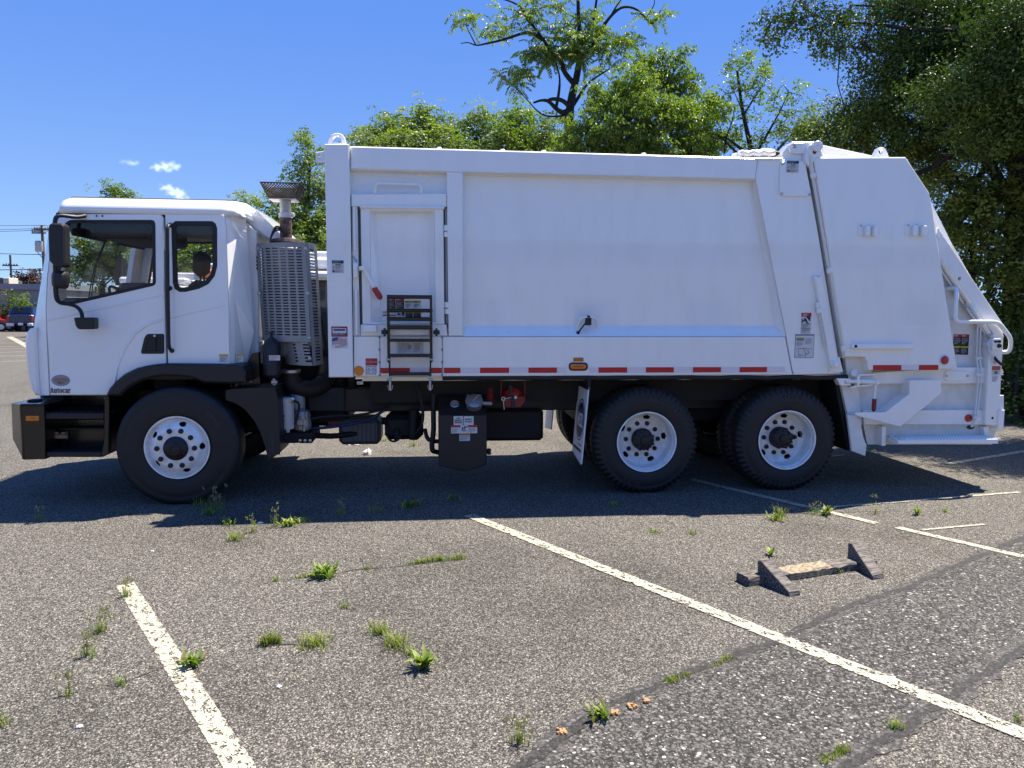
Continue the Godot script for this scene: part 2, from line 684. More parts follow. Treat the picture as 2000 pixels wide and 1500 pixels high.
func wheel(front: bool, R: float, words: Array) -> Node3D:
	var w := Node3D.new()
	w.name = "wheel"
	truck.add_child(w, true)
	var wide := 0.315 if front else 0.28
	obj("tyre", tyre_mesh(R, 0.283 if front else 0.292, wide, 60 if front else 56, 0.0 if front else 0.014), M.rubber, w)
	obj("lettering", tyre_words(wide, words), M.tyre_letters, w)
	var h := wide / 2
	var holes := []
	var b := Build.new()
	# rim flange and barrel
	b.lathe([Vector2(0.286, h - 0.05), Vector2(0.302, h - 0.03), Vector2(0.316, h - 0.012), Vector2(0.315, h - 0.002), Vector2(0.303, h - 0.003), Vector2(0.295, h - 0.02), Vector2(0.288, h - 0.05 if front else -h + 0.14), Vector2(0.278, h - 0.06 if front else -h + 0.1), Vector2(0.278, -h), Vector2(0.3, -h), Vector2(0.3, h - 0.05)], Vector3.ZERO, Vector3.BACK, 72)
	var face: float
	if front:
		for k in 5:
			holes.append([0.243, TAU * (k + 0.13) / 5 + 0.1, 0.021, 0.033])
		disc(b, [Vector2(0.285, h - 0.05), Vector2(0.268, h - 0.035), Vector2(0.25, h - 0.01), Vector2(0.222, h + 0.018), Vector2(0.205, h + 0.026), Vector2(0.19, h + 0.03), Vector2(0.11, h + 0.03), Vector2(0.108, h - 0.01)], holes)
		face = h + 0.03
	else:
		for k in 5:
			holes.append([0.236, TAU * (k + 0.15) / 5, 0.024, 0.038])
		disc(b, [Vector2(0.286, -h + 0.14), Vector2(0.268, -h + 0.105), Vector2(0.215, -h + 0.075), Vector2(0.203, -h + 0.08), Vector2(0.2, -h + 0.085), Vector2(0.11, -h + 0.085), Vector2(0.108, -h + 0.05)], holes)
		face = -h + 0.085
	var rs := Vector3(0.935, 0.935, 1.0) if front else Vector3(0.97, 0.97, 1.0)
	obj("rim", b, M.rim_paint, w).scale = rs
	var g := Build.new()
	g.lathe([Vector2(0.27, face - 0.13), Vector2(0.27, face - 0.125), Vector2(0.0, face - 0.125)], Vector3.ZERO, Vector3.BACK, 24)
	obj("brake_drum", g, M.shade_gap, w)
	var hub := Build.new()
	if front:
		hub.lathe([Vector2(0.112, face - 0.02), Vector2(0.112, face + 0.008), Vector2(0.102, face + 0.02), Vector2(0.085, face + 0.03), Vector2(0.06, face + 0.045), Vector2(0.055, face + 0.055), Vector2(0.035, face + 0.058), Vector2(0.03, face + 0.05), Vector2(0, face + 0.05)], Vector3.ZERO, Vector3.BACK, 32)
		for k in 6:
			var a := TAU * k / 6
			hub.lathe([Vector2(0.01, 0.0), Vector2(0.01, 0.014), Vector2(0, 0.014)], Vector3(sin(a) * 0.09, cos(a) * 0.09, face + 0.02), Vector3.BACK, 6)
	else:
		hub.lathe([Vector2(0.112, face - 0.02), Vector2(0.112, face + 0.03), Vector2(0.1, face + 0.045), Vector2(0.1, face + 0.1), Vector2(0.086, face + 0.11), Vector2(0.05, face + 0.115), Vector2(0.045, face + 0.13), Vector2(0.03, face + 0.135), Vector2(0, face + 0.135)], Vector3.ZERO, Vector3.BACK, 32)
		for k in 8:
			var a := TAU * k / 8
			hub.lathe([Vector2(0.014, 0.0), Vector2(0.014, 0.022), Vector2(0, 0.022)], Vector3(sin(a) * 0.083, cos(a) * 0.083, face + 0.1), Vector3.BACK, 6)
			hub.box(Vector3(sin(a + 0.39) * 0.104, cos(a + 0.39) * 0.104, face + 0.07), Vector3(0.02, 0.02, 0.06), 0.004)
	obj("hub", hub, M.black_satin, w)
	for k in 10:
		var a := TAU * (k + 0.5) / 10
		var nut := Build.new()
		nut.lathe([Vector2(0.024, 0.0), Vector2(0.024, 0.008), Vector2(0.018, 0.01), Vector2(0.018, 0.028), Vector2(0.012, 0.034), Vector2(0, 0.034)], Vector3(sin(a) * 0.1675, cos(a) * 0.1675, face - 0.001), Vector3.BACK, 12)
		obj("lug_nut", nut, M.black_satin, w)
	return w


func place_wheel(w: Node3D, p: Vector3, far := false) -> void:
	w.position = p - truck.position
	if far:
		w.rotation.y = PI


func build_wheels() -> void:
	var R := 0.556
	var f := wheel(true, R, [["M860", 0.9, 0.43, 0.042]])
	place_wheel(f, Vector3(-2.335, R - 0.012, -0.09))
	var r1 := wheel(false, 0.538, [["BRIDGESTONE", 0.62, 0.435, 0.052], ["M792", 3.5, 0.435, 0.05]])
	place_wheel(r1, Vector3(2.159, 0.526, -0.15))
	var r2 := wheel(false, 0.538, [["M792", 0.12, 0.435, 0.055], ["BRIDGESTONE", 3.3, 0.435, 0.05]])
	place_wheel(r2, Vector3(3.629, 0.526, -0.15))
	for s in [[f, -2.335, -2.33], [r1, 2.159, -2.27], [r2, 3.629, -2.27]]:
		var c: Node3D = s[0].duplicate()
		c.name = "wheel"
		truck.add_child(c, true)
		place_wheel(c, Vector3(s[1], s[0].position.y, s[2]), true)
	var inner := tyre_mesh(0.538, 0.3, 0.27, 56, 0.014).done()
	for x in [2.159, 3.629]:
		for z in [-0.48, -1.94]:
			var o := obj("inner_tyre", inner, M.rubber, truck)
			o.position = Vector3(x, 0.526, z) - truck.position
		var ax := Build.new()
		ax.rod(Vector3(x, 0.52, -0.4), Vector3(x, 0.52, -2.05), 0.085, 12)
		ax.lathe([Vector2(0, -0.24), Vector2(0.14, -0.22), Vector2(0.22, -0.1), Vector2(0.24, 0.0), Vector2(0.22, 0.1), Vector2(0.12, 0.24), Vector2(0, 0.25)], Vector3(x, 0.55, -1.21), Vector3.RIGHT, 20)
		obj("axle", ax, M.frame_black, truck)
	var fa := Build.new()
	fa.box(Vector3(-2.335, 0.46, -1.21), Vector3(0.14, 0.14, 2.0), 0.02)
	fa.box(Vector3(-2.335, 0.62, -0.62), Vector3(1.4, 0.05, 0.1), 0.01)
	fa.box(Vector3(-2.335, 0.62, -1.8), Vector3(1.4, 0.05, 0.1), 0.01)
	obj("front_axle", fa, M.frame_black, truck)


# ---------------------------------------------------------------- cab
func build_cab() -> void:
	var zs := -0.06
	var win := rounded(pv([-3.238, 2.616, -2.51, 2.629, -2.497, 2.606, -2.514, 2.047, -3.297, 1.855, -3.372, 1.868, -3.394, 1.951, -3.385, 2.044, -3.28, 2.574]), 0.03)
	var rear_win := pv([-2.312, 2.623, -1.99, 2.628, -1.963, 2.61, -1.951, 2.569, -1.961, 2.222, -1.987, 2.132, -2.044, 2.061, -2.128, 2.018, -2.248, 1.989, -2.298, 1.988, -2.338, 2.016, -2.35, 2.068, -2.346, 2.562, -2.335, 2.604])
	# near-side door with its window opening, quarter panel, front corner strip; each has its twin on the far side
	var door := pv([-3.258, 2.675, -2.449, 2.69, -2.423, 2.662, -2.422, 2.589, -2.438, 2.029, -2.443, 1.652, -2.446, 1.314, -2.556, 1.304, -2.694, 1.276, -2.81, 1.219, -2.899, 1.143, -2.967, 1.043, -2.981, 1.024, -3.48, 1.027, -3.478, 1.414, -3.48, 1.649, -3.475, 1.835, -3.448, 2.113, -3.396, 2.435, -3.364, 2.563, -3.325, 2.637])
	var o := plate("door", door, -0.11, zs, M.cab_paint, 0.008, [win])
	mirrored(o)
	var quarter := pv([-2.404, 2.69, -1.883, 2.696, -1.867, 2.598, -1.864, 1.94, -1.873, 1.303, -2.428, 1.304, -2.424, 1.652, -2.42, 2.029, -2.404, 2.589])
	o = plate("cab_quarter_panel", quarter, -0.11, zs, M.cab_paint, 0.006, [rear_win])
	mirrored(o)
	# window seals and panes
	for d in [[win, "door_window", "glass"], [rear_win, "quarter_window", "glass"]]:
		var b := Build.new()
		var grown := b.inset(b.wound(d[0], false), -0.006)
		var shrunk := b.inset(b.wound(d[0], false), 0.022 if d[1] == "door_window" else 0.036)
		b.slab(grown, -0.075, -0.056, 0.003, [shrunk])
		var s := obj("window_seal", b, M.seal, truck)
		mirrored(s)
		var g := Build.new()
		var ix := Geometry2D.triangulate_polygon(d[0])
		var t := PackedVector3Array()
		for i in range(0, ix.size(), 3):
			var p := [d[0][ix[i]], d[0][ix[i + 1]], d[0][ix[i + 2]]]
			if (p[1] - p[0]).cross(p[2] - p[0]) < 0.0:
				p.reverse()
			for k in 3:
				t.append(Vector3(p[k].x, p[k].y, -0.07))
		g.put(t, false, false)
		var pane := obj(d[1], g, M.glass, truck)
		mirrored(pane)
	# A-pillar and front corner, bulging forward round the windscreen
	var sideline := [Vector3(-3.339, 2.633, -0.07), Vector3(-3.373, 2.564, -0.07), Vector3(-3.405, 2.436, -0.07), Vector3(-3.457, 2.113, -0.07), Vector3(-3.484, 1.835, -0.07), Vector3(-3.489, 1.648, -0.07), Vector3(-3.492, 1.414, -0.07), Vector3(-3.494, 1.026, -0.07)]
	var midline := [Vector3(-3.445, 2.662, -0.22), Vector3(-3.472, 2.578, -0.22), Vector3(-3.51, 2.447, -0.22), Vector3(-3.571, 2.118, -0.22), Vector3(-3.631, 1.834, -0.22), Vector3(-3.667, 1.644, -0.22), Vector3(-3.693, 1.405, -0.22), Vector3(-3.691, 1.01, -0.22)]
	var frontline := []
	for k in sideline.size():
		var m: Vector3 = midline[k]
		frontline.append(Vector3(m.x - 0.05, m.y, -0.36))
	var pil := Build.new()
	for k in 5:
		# pillar: side to mid, with thickness
		pil.hexa([sideline[k], midline[k], midline[k] + Vector3(0.06, 0, -0.02), sideline[k] + Vector3(0.01, 0, -0.04), sideline[k + 1], midline[k + 1], midline[k + 1] + Vector3(0.06, 0, -0.02), sideline[k + 1] + Vector3(0.01, 0, -0.04)])
	o = obj("windscreen_pillar", pil, M.cab_paint, truck)
	mirrored(o)
	var low := Build.new()
	for k in range(5, 7):
		low.hexa([sideline[k], midline[k], frontline[k], sideline[k] + Vector3(0.05, 0, -0.3), sideline[k + 1], midline[k + 1], frontline[k + 1], sideline[k + 1] + Vector3(0.05, 0, -0.3)])
	o = obj("front_corner_panel", low, M.cab_paint, truck)
	mirrored(o)
	# front panel below the windscreen, header above it
	var fr := Build.new()
	var f0: Vector3 = frontline[5]
	var f2: Vector3 = frontline[7]
	fr.hexa([Vector3(f2.x, f2.y, -0.36), Vector3(f2.x - 0.03, f2.y, -1.21), Vector3(f2.x + 0.15, f2.y, -1.21), Vector3(f2.x + 0.15, f2.y, -0.36), f0, Vector3(f0.x - 0.03, f0.y, -1.21), Vector3(f0.x + 0.15, f0.y, -1.21), Vector3(f0.x + 0.15, f0.y, -0.36)])
	fr.hexa([Vector3(f2.x - 0.03, f2.y, -1.21), Vector3(f2.x, f2.y, -2.06), Vector3(f2.x + 0.15, f2.y, -2.06), Vector3(f2.x + 0.15, f2.y, -1.21), Vector3(f0.x - 0.03, f0.y, -1.21), Vector3(f0.x, f0.y, -2.06), Vector3(f0.x + 0.15, f0.y, -2.06), Vector3(f0.x + 0.15, f0.y, -1.21)])
	obj("front_panel", fr, M.cab_paint, truck)
	var ws := Build.new()
	for k in range(0, 5):
		ws.quad(midline[k], midline[k + 1], Vector3(frontline[k + 1].x, frontline[k + 1].y, -1.21), Vector3(frontline[k].x, frontline[k].y, -1.21))
		var a: Vector3 = midline[k]
		var b: Vector3 = midline[k + 1]
		ws.quad(Vector3(frontline[k].x, frontline[k].y, -1.21), Vector3(frontline[k + 1].x, frontline[k + 1].y, -1.21), Vector3(b.x, b.y, -2.2), Vector3(a.x, a.y, -2.2))
	obj("windscreen", ws, M.glass, truck)
	# convex wind deflector on the front corner
	var wd := Build.new()
	var dp := pv([-3.661, 1.641, -3.607, 1.646, -3.61, 1.409, -3.613, 1.171, -3.608, 1.013, -3.648, 1.018, -3.681, 1.075, -3.702, 1.195, -3.711, 1.362, -3.712, 1.504, -3.698, 1.598])
	wd.slab(dp, -0.5, -0.13, 0.02)
	o = obj("wind_deflector", wd, M.cab_paint, truck)
	mirrored(o)
	# chamfered rear corner
	var e0 := [Vector3(-1.88, 2.692, -0.065), Vector3(-1.864, 2.599, -0.065), Vector3(-1.861, 1.94, -0.065), Vector3(-1.87, 1.307, -0.065)]
	var e1 := [Vector3(-1.845, 2.695, -0.13), Vector3(-1.83, 2.606, -0.13), Vector3(-1.825, 1.941, -0.13), Vector3(-1.844, 1.302, -0.13)]
	var e2 := [Vector3(-1.755, 2.707, -0.34), Vector3(-1.744, 2.581, -0.34), Vector3(-1.714, 1.895, -0.34), Vector3(-1.784, 1.282, -0.34)]
	var e3 := [Vector3(-1.75, 2.707, -0.34), Vector3(-1.738, 2.435, -0.34), Vector3(-1.702, 1.607, -0.34), Vector3(-1.779, 1.282, -0.34)]
	var rc := Build.new()
	for k in 3:
		rc.hexa([e0[k], e1[k], e1[k] + Vector3(-0.06, 0, -0.06), e0[k] + Vector3(-0.02, 0, -0.05), e0[k + 1], e1[k + 1], e1[k + 1] + Vector3(-0.06, 0, -0.06), e0[k + 1] + Vector3(-0.02, 0, -0.05)])
		rc.hexa([e1[k], e3[k], e3[k] + Vector3(-0.1, 0, -0.02), e1[k] + Vector3(-0.06, 0, -0.06), e1[k + 1], e3[k + 1], e3[k + 1] + Vector3(-0.1, 0, -0.02), e1[k + 1] + Vector3(-0.06, 0, -0.06)])
	o = obj("rear_corner_panel", rc, M.cab_paint, truck)
	mirrored(o)
	# roof: rounded cross-sections from front to back
	var y0 := 2.689
	var y1 := 2.851
	var sect := []
	for s in [[-3.391, 0.0, 0.0], [-3.38, 0.3, 0.03], [-3.346, 0.68, 0.015], [-3.322, 0.9, 0.006], [-3.267, 1.0, 0.0], [-2.545, 1.0, 0.0], [-1.909, 1.0, 0.0], [-1.798, 0.97, 0.02], [-1.753, 0.7, 0.07], [-1.722, 0.1, 0.16]]:
		var ring := PackedVector3Array()
		var hgt: float = (y1 - y0) * maxf(s[1], 0.02)
		var inn: float = s[2]
		for side in [1, -1]:
			var arc := [[0.0, 0.0], [0.012, 0.35], [0.04, 0.62], [0.09, 0.83], [0.16, 0.95], [0.26, 1.0], [0.7, 1.04]]
			if side < 0:
				arc.reverse()
			for a in arc:
				var z: float = -0.06 - inn - a[0]
				ring.append(Vector3(s[0] + 0.06 * clampf(1.0 - s[1], 0.0, 1.0) * pow(clampf(1.0 - a[0] / 0.2, 0.0, 1.0), 2.0) * (1.0 if s[0] < -3.0 else 0.0), y0 + hgt * a[1], z if side > 0 else -2.42 - z))
		sect.append(ring)
	var rf := Build.new()
	rf.loft(sect, true)
	obj("cab_roof", rf, M.cab_paint, truck)
	var hatch := Build.new()
	hatch.box(Vector3(-2.679, y1 + 0.03, -1.0), Vector3(1.5, 0.03, 0.9), 0.01)
	obj("roof_cap", hatch, M.rust_mesh, truck)
	# engine cover hump behind the cab
	var hump := Build.new()
	var hp := pv([-1.915, 2.887, -1.803, 2.869, -1.698, 2.792, -1.573, 2.674, -1.481, 2.581, -1.453, 2.506, -1.508, 2.465, -1.606, 2.514, -1.703, 2.592, -1.78, 2.651, -1.847, 2.7])
	hump.slab(hp, -1.9, -0.55, 0.03)
	obj("engine_cover", hump, M.cab_paint, truck)
	var back := Build.new()
	back.slab(pv([-1.785, 2.68, -1.681, 2.583, -1.666, 2.047, -1.686, 1.279, -1.863, 1.279]), -1.95, -0.45, 0.01)
	obj("cab_rear_wall", back, M.cab_paint, truck)
	for k in 4:
		var v := Build.new()
		v.box(Vector3(-1.661, 4.747, -0.44) * Vector3(1, 0, 1) + Vector3(0.0, 2.32 - k * 0.035, 0.008), Vector3(0.05, 0.012, 0.012), 0.0, Basis(Vector3.BACK, -0.5))
		obj("rear_vent_slot", v, M.shade_gap, truck)
	# floor, lower side sill
	var fl := Build.new()
	fl.box(Vector3(-2.577, 1.195, -1.21), Vector3(-1.688 - -3.4, 0.06, 2.2))
	obj("cab_floor", fl, M.black_satin, truck)
	# interior
	var dash := Build.new()
	dash.box(Vector3(-3.351 + 0.1, 1.835 - 0.06, -1.21), Vector3(0.34, 0.3, 2.1), 0.05)
	dash.box(Vector3(-3.12, 2.047 - 0.2, -1.35), Vector3(0.3, 0.5, 0.4), 0.04)
	obj("dashboard", dash, M.cab_grey, truck)
	for z in [-0.62, -1.8]:
		var seat := Build.new()
		var x := -2.35
		seat.box(Vector3(x - 0.25, 1.42, z), Vector3(0.5, 0.16, 0.5), 0.05)
		seat.box(Vector3(x + 0.06, 1.78, z), Vector3(0.16, 0.66, 0.48), 0.06, Basis(Vector3.BACK, -0.14))
		seat.box(Vector3(x + 0.1, 2.27, z), Vector3(0.12, 0.25, 0.28), 0.05, Basis(Vector3.BACK, -0.1))
		seat.rod(Vector3(x + 0.1, 2.05, z - 0.06), Vector3(x + 0.1, 2.2, z - 0.06), 0.01, 6)
		seat.rod(Vector3(x + 0.1, 2.05, z + 0.06), Vector3(x + 0.1, 2.2, z + 0.06), 0.01, 6)
		seat.box(Vector3(x - 0.2, 1.2, z), Vector3(0.3, 0.35, 0.35), 0.02)
		obj("seat", seat, M.cab_cloth, truck)
	var wheel_ := Build.new()
	var ring3 := []
	var wb := Basis(Vector3.BACK, 0.6)
	for k in 25:
		var a := TAU * k / 24
		ring3.append(Vector3(-2.989, 1.86, -0.62) + wb * Vector3(0, sin(a) * 0.22, cos(a) * 0.22))
	wheel_.tube(ring3, 0.014, 8)
	wheel_.rod(Vector3(-2.989, 1.86, -0.62), Vector3(-2.989 - 0.3, 1.5, -0.62), 0.03, 8)
	obj("steering_wheel", wheel_, M.black_plastic, truck)
	for z in [-0.65, -1.7]:
		var vis := Build.new()
		vis.box(Vector3(-3.336, 2.595, z), Vector3(0.04, 0.2, 0.75), 0.012, Basis(Vector3.BACK, 0.4))
		obj("sun_visor", vis, M.cab_cloth, truck)
	var liner := Build.new()
	liner.box(Vector3(-2.631, y0 - 0.01, -1.21), Vector3(1.5, 0.03, 2.15))
	liner.box(Vector3(-3.016, y0 - 0.1, -1.3), Vector3(0.5, 0.16, 1.3), 0.03)
	obj("roof_lining", liner, M.cab_cloth, truck)
	for z in [-0.2, -2.22]:
		var bp := Build.new()
		bp.box(Vector3(-2.464, 1.95, z), Vector3(0.12, 1.2, 0.1), 0.03)
		obj("door_pillar_trim", bp, M.cab_trim, truck)
	# body creases of the door and quarter panel
	var cr := Build.new()
	cr.tube([Vector3(-3.474, 1.714, -0.063), Vector3(-2.988, 1.828, -0.063), Vector3(-2.446, 1.949, -0.063)], 0.009, 6)
	cr.tube([Vector3(-2.91, 1.138, -0.063), Vector3(-2.876, 1.295, -0.063), Vector3(-2.805, 1.461, -0.063), Vector3(-2.71, 1.594, -0.063), Vector3(-2.597, 1.68, -0.063), Vector3(-2.459, 1.728, -0.063)], 0.014, 6)
	obj("door_crease", cr, M.cab_paint, truck)
	var cq := Build.new()
	cq.tube([Vector3(-2.422, 1.732, -0.063), Vector3(-2.173, 1.795, -0.063), Vector3(-1.904, 1.854, -0.063)], 0.008, 6)
	obj("panel_crease", cq, M.cab_paint, truck)
	# grab rail and door handle
	pipe("grab_rail", [Vector3(-2.359, 2.59, -0.06), Vector3(-2.36, 2.577, 0.02), Vector3(-2.376, 2.028, 0.02), Vector3(-2.387, 1.466, 0.02), Vector3(-2.386, 1.438, -0.06)], 0.016, M.black_satin, truck, 0.05)
	var gm := Build.new()
	for q in [Vector3(-2.359, 2.59, -0.06), Vector3(-2.384, 2.016, -0.06), Vector3(-2.386, 1.438, -0.06)]:
		gm.lathe([Vector2(0.022, 0.0), Vector2(0.022, 0.008), Vector2(0, 0.012)], q, Vector3.BACK, 10)
	gm.rod(Vector3(-2.384, 2.016, -0.06), Vector3(-2.376, 2.018, 0.02), 0.012, 8)
	obj("rail_mount", gm, M.black_satin, truck)
	var hd := plate("door_handle", rounded(pv([-2.604, 1.594, -2.449, 1.595, -2.456, 1.409, -2.666, 1.409, -2.649, 1.481, -2.628, 1.557]), 0.02), -0.07, -0.052, M.black_plastic, 0.005, [rounded(pv([-2.587, 1.561, -2.482, 1.562, -2.487, 1.438, -2.628, 1.438, -2.612, 1.5]), 0.02)])
	var hr := Build.new()
	hr.slab(pv([-2.587, 1.561, -2.482, 1.562, -2.487, 1.438, -2.628, 1.438, -2.612, 1.5]), -0.07, -0.0585, 0.0)
	hr.box(Vector3(-2.541, 1.5, -0.052), Vector3(0.03, 0.13, 0.012), 0.004)
	obj("pull", hr, M.seal, hd)
	var key := Build.new()
	key.lathe([Vector2(0.012, 0.0), Vector2(0.012, 0.004), Vector2(0, 0.006)], Vector3(-2.534, 1.576, -0.051), Vector3.BACK, 10)
	obj("lock", key, M.zinc, hd)
	# mirrors on their arm
	pipe("mirror_arm", [Vector3(-3.096, 2.663, -0.05), Vector3(-3.124, 2.632, 0.05), Vector3(-3.222, 2.643, 0.14), Vector3(-3.256, 2.622, 0.16), Vector3(-3.264, 2.551, 0.16), Vector3(-3.29, 1.948, 0.16), Vector3(-3.294, 1.881, 0.12), Vector3(-3.243, 1.868, 0.06), Vector3(-3.166, 1.846, 0.04), Vector3(-3.12, 1.791, 0.05), Vector3(-3.107, 1.708, 0.08)], 0.017, M.black_satin, truck, 0.07)
	var br := Build.new()
	br.box(Vector3(-3.133, 2.657, -0.045), Vector3(0.1, 0.035, 0.03), 0.01)
	for q in [Vector3(-2.997, 2.661, -0.056), Vector3(-2.948, 2.662, -0.056)]:
		br.lathe([Vector2(0.009, 0.0), Vector2(0.009, 0.004), Vector2(0, 0.005)], q, Vector3.BACK, 8)
	obj("mirror_bracket", br, M.black_satin, truck)
	var mm := plate("side_mirror", rounded(pv([-3.293, 2.568, -3.165, 2.566, -3.179, 2.187, -3.235, 2.182, -3.314, 2.23, -3.309, 2.506]), 0.04), 0.1, 0.2, M.black_plastic, 0.03)
	mirrored(mm)
	var mc := plate("convex_mirror", rounded(pv([-3.309, 2.15, -3.245, 2.164, -3.186, 2.142, -3.185, 2.071, -3.206, 1.994, -3.312, 2.007, -3.318, 2.069]), 0.04), 0.1, 0.19, M.black_plastic, 0.03)
	mirrored(mc)
	plate("look_down_mirror", rounded(pv([-3.166, 1.745, -2.987, 1.746, -2.992, 1.64, -3.132, 1.639, -3.153, 1.667]), 0.02), 0.03, 0.12, M.black_plastic, 0.01)
	# wires behind the glass
	pipe("cab_cable", [Vector3(-3.092, 2.5, -0.5), Vector3(-3.188, 2.2, -0.42), Vector3(-3.286, 1.75, -0.5)], 0.006, M.seal, truck, 0.2, 5)
	pipe("cab_cable", [Vector3(-3.107, 2.5, -0.52), Vector3(-3.235, 2.2, -0.5), Vector3(-3.314, 1.75, -0.5)], 0.006, M.seal, truck, 0.2, 5)
	# badges and stickers
	letters("Autocar", 1.096 - 1.048, -3.299 - -3.478, Vector3(-3.388, 1.072, -0.058), Basis(), M.badge_ink, truck, true, true, 0.006)
	var seal_ := Build.new()
	seal_.slab(oval(Vector2(-3.38, 1.164), -3.299 - -3.38, 1.216 - 1.164, 28), -0.061, -0.057, 0.0)
	var sk := obj("round_sticker", seal_, M.pale_blue, truck)
	var s2 := Build.new()
	s2.slab(oval(Vector2(-3.38, 1.164), (-3.299 - -3.38) * 0.85, (1.216 - 1.164) * 0.78, 28), -0.0575, -0.0555, 0.0)
	obj("sticker_centre", s2, M.filter_grey, sk)
	letters("CERTIFIED", 0.014, 0.115, Vector3(-3.376, 1.179, -0.053), Basis(), M.orange_ink, sk)
	letters("CLEAN IDLE", 0.014, 0.12, Vector3(-3.377, 1.16, -0.053), Basis(), M.orange_ink, sk)
	letters("SERP A", 0.011, 0.06, Vector3(-3.378, 1.141, -0.053), Basis(), M.ink, sk)
	for q in [[429, 447], [462, 474]]:
		var z := -0.058 if q[0] < 440 else -0.2
		var yel := Color(0.5, 0.42, 0.02)
		if q[0] < 440:
			label_plate("warning_label", Vector2(-1.963, 1.404), Vector2(-1.881, 1.332), -0.06, grey(0.62), [[0.0, 0.72, 1.0, 1.0, yel], [0.1, 0.08, 0.9, 0.65, grey(0.25), 4]])
	label_plate("warning_label", Vector2(-1.824, 1.4), Vector2(-1.76, 1.332), -0.128, grey(0.62), [[0.0, 0.72, 1.0, 1.0, Color(0.5, 0.42, 0.02)], [0.1, 0.08, 0.9, 0.65, grey(0.25), 4]])
	# black fender flare over the front wheel
	var flare := pv([-2.958, 1.026, -2.932, 1.087, -2.885, 1.144, -2.811, 1.205, -2.709, 1.262, -2.604, 1.299, -2.49, 1.318, -2.376, 1.323, -1.849, 1.317, -1.789, 1.312, -1.738, 1.293, -1.711, 1.254, -1.71, 1.139, -1.863, 1.134, -1.993, 1.14, -2.094, 1.145, -2.157, 1.174, -2.212, 1.193, -2.312, 1.203, -2.426, 1.208, -2.517, 1.199, -2.595, 1.181, -2.659, 1.157, -2.714, 1.129, -2.77, 1.091, -2.812, 1.053, -2.836, 1.025])
	var fo := plate("fender_flare", flare, -0.55, 0.03, M.black_plastic, 0.02)
	mirrored(fo)
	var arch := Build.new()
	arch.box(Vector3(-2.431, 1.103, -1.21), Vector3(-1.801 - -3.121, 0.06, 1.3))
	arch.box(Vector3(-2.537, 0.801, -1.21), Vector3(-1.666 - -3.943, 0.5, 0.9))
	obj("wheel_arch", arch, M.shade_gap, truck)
	# black guard behind the front wheel
	var gd := plate("mud_guard", rounded(pv([-1.91, 1.069, -1.84, 1.083, -1.559, 1.091, -1.455, 1.086, -1.429, 0.978, -1.418, 0.467, -1.533, 0.389, -1.563, 0.528, -1.602, 0.662, -1.656, 0.775, -1.738, 0.883, -1.82, 0.942, -1.913, 0.972]), 0.015), -0.5, -0.03, M.black_satin, 0.02)
	mirrored(gd)
	var gfl := Build.new()
	gfl.box(Vector3(-1.469, 0.541, -0.06), Vector3(0.08, 0.2, 0.03), 0.004, Basis(Vector3.UP, 0.5))
	obj("guard_flap", gfl, M.cab_grey, gd)
	# bumper
	var top := [Vector3(-3.903, 0.934, -0.22), Vector3(-3.708, 0.946, 0), Vector3(-3.51, 0.944, 0), Vector3(-3.51, 0.944, -2.42), Vector3(-3.708, 0.946, -2.42), Vector3(-3.903, 0.934, -2.2)]
	var mid := [Vector3(-3.908, 0.594, -0.22), Vector3(-3.708, 0.61, 0), Vector3(-3.518, 0.608, 0), Vector3(-3.518, 0.608, -2.42), Vector3(-3.708, 0.61, -2.42), Vector3(-3.908, 0.594, -2.2)]
	var bot := [Vector3(-3.755, 0.452, -0.06), Vector3(-3.713, 0.439, 0), Vector3(-3.526, 0.441, 0), Vector3(-3.526, 0.441, -2.42), Vector3(-3.713, 0.444, -2.42), Vector3(-3.755, 0.452, -2.36)]
	var bm := Build.new()
	bm.loft([PackedVector3Array(bot), PackedVector3Array(mid), PackedVector3Array(top)], false)
	bm.tube([Vector3(-3.711, 0.945, -0.005), Vector3(-3.512, 0.944, -0.005)], 0.012, 6)
	bm.tube([Vector3(-3.711, 0.945, -0.005), Vector3(-3.711, 0.609, -0.005), Vector3(-3.715, 0.443, -0.005)], 0.012, 6)
	var bmp := obj("bumper", bm, M.black_metal, truck)
	var slot := Build.new()
	slot.box(Vector3(-3.645, 0.968, -0.12) , Vector3(0.1, 0.03, 0.1), 0.01)
	obj("bumper_slot", slot, M.shade_gap, bmp)
	var am := plate("marker_light", rounded(pv([-3.669, 0.846, -3.555, 0.845, -3.557, 0.798, -3.672, 0.799]), 0.01), -0.01, 0.014, M.amber, 0.006)
	var am2 := Build.new()
	am2.box(Vector3(-3.606, 0.824, 0.014), Vector3(0.04, 0.02, 0.004))
	obj("lens_eye", am2, M.amber_dark, am)
	# steps under the door
	var st := Build.new()
	st.slab(pv([-3.506, 1.022, -2.97, 1.019, -2.977, 0.866, -3.514, 0.871]), -0.6, -0.55, 0.0)
	st.slab(pv([-3.674, 0.758, -3.094, 0.752, -3.107, 0.451, -3.689, 0.459]), -0.6, -0.35, 0.0)
	obj("step_box", st, M.black_metal, truck)
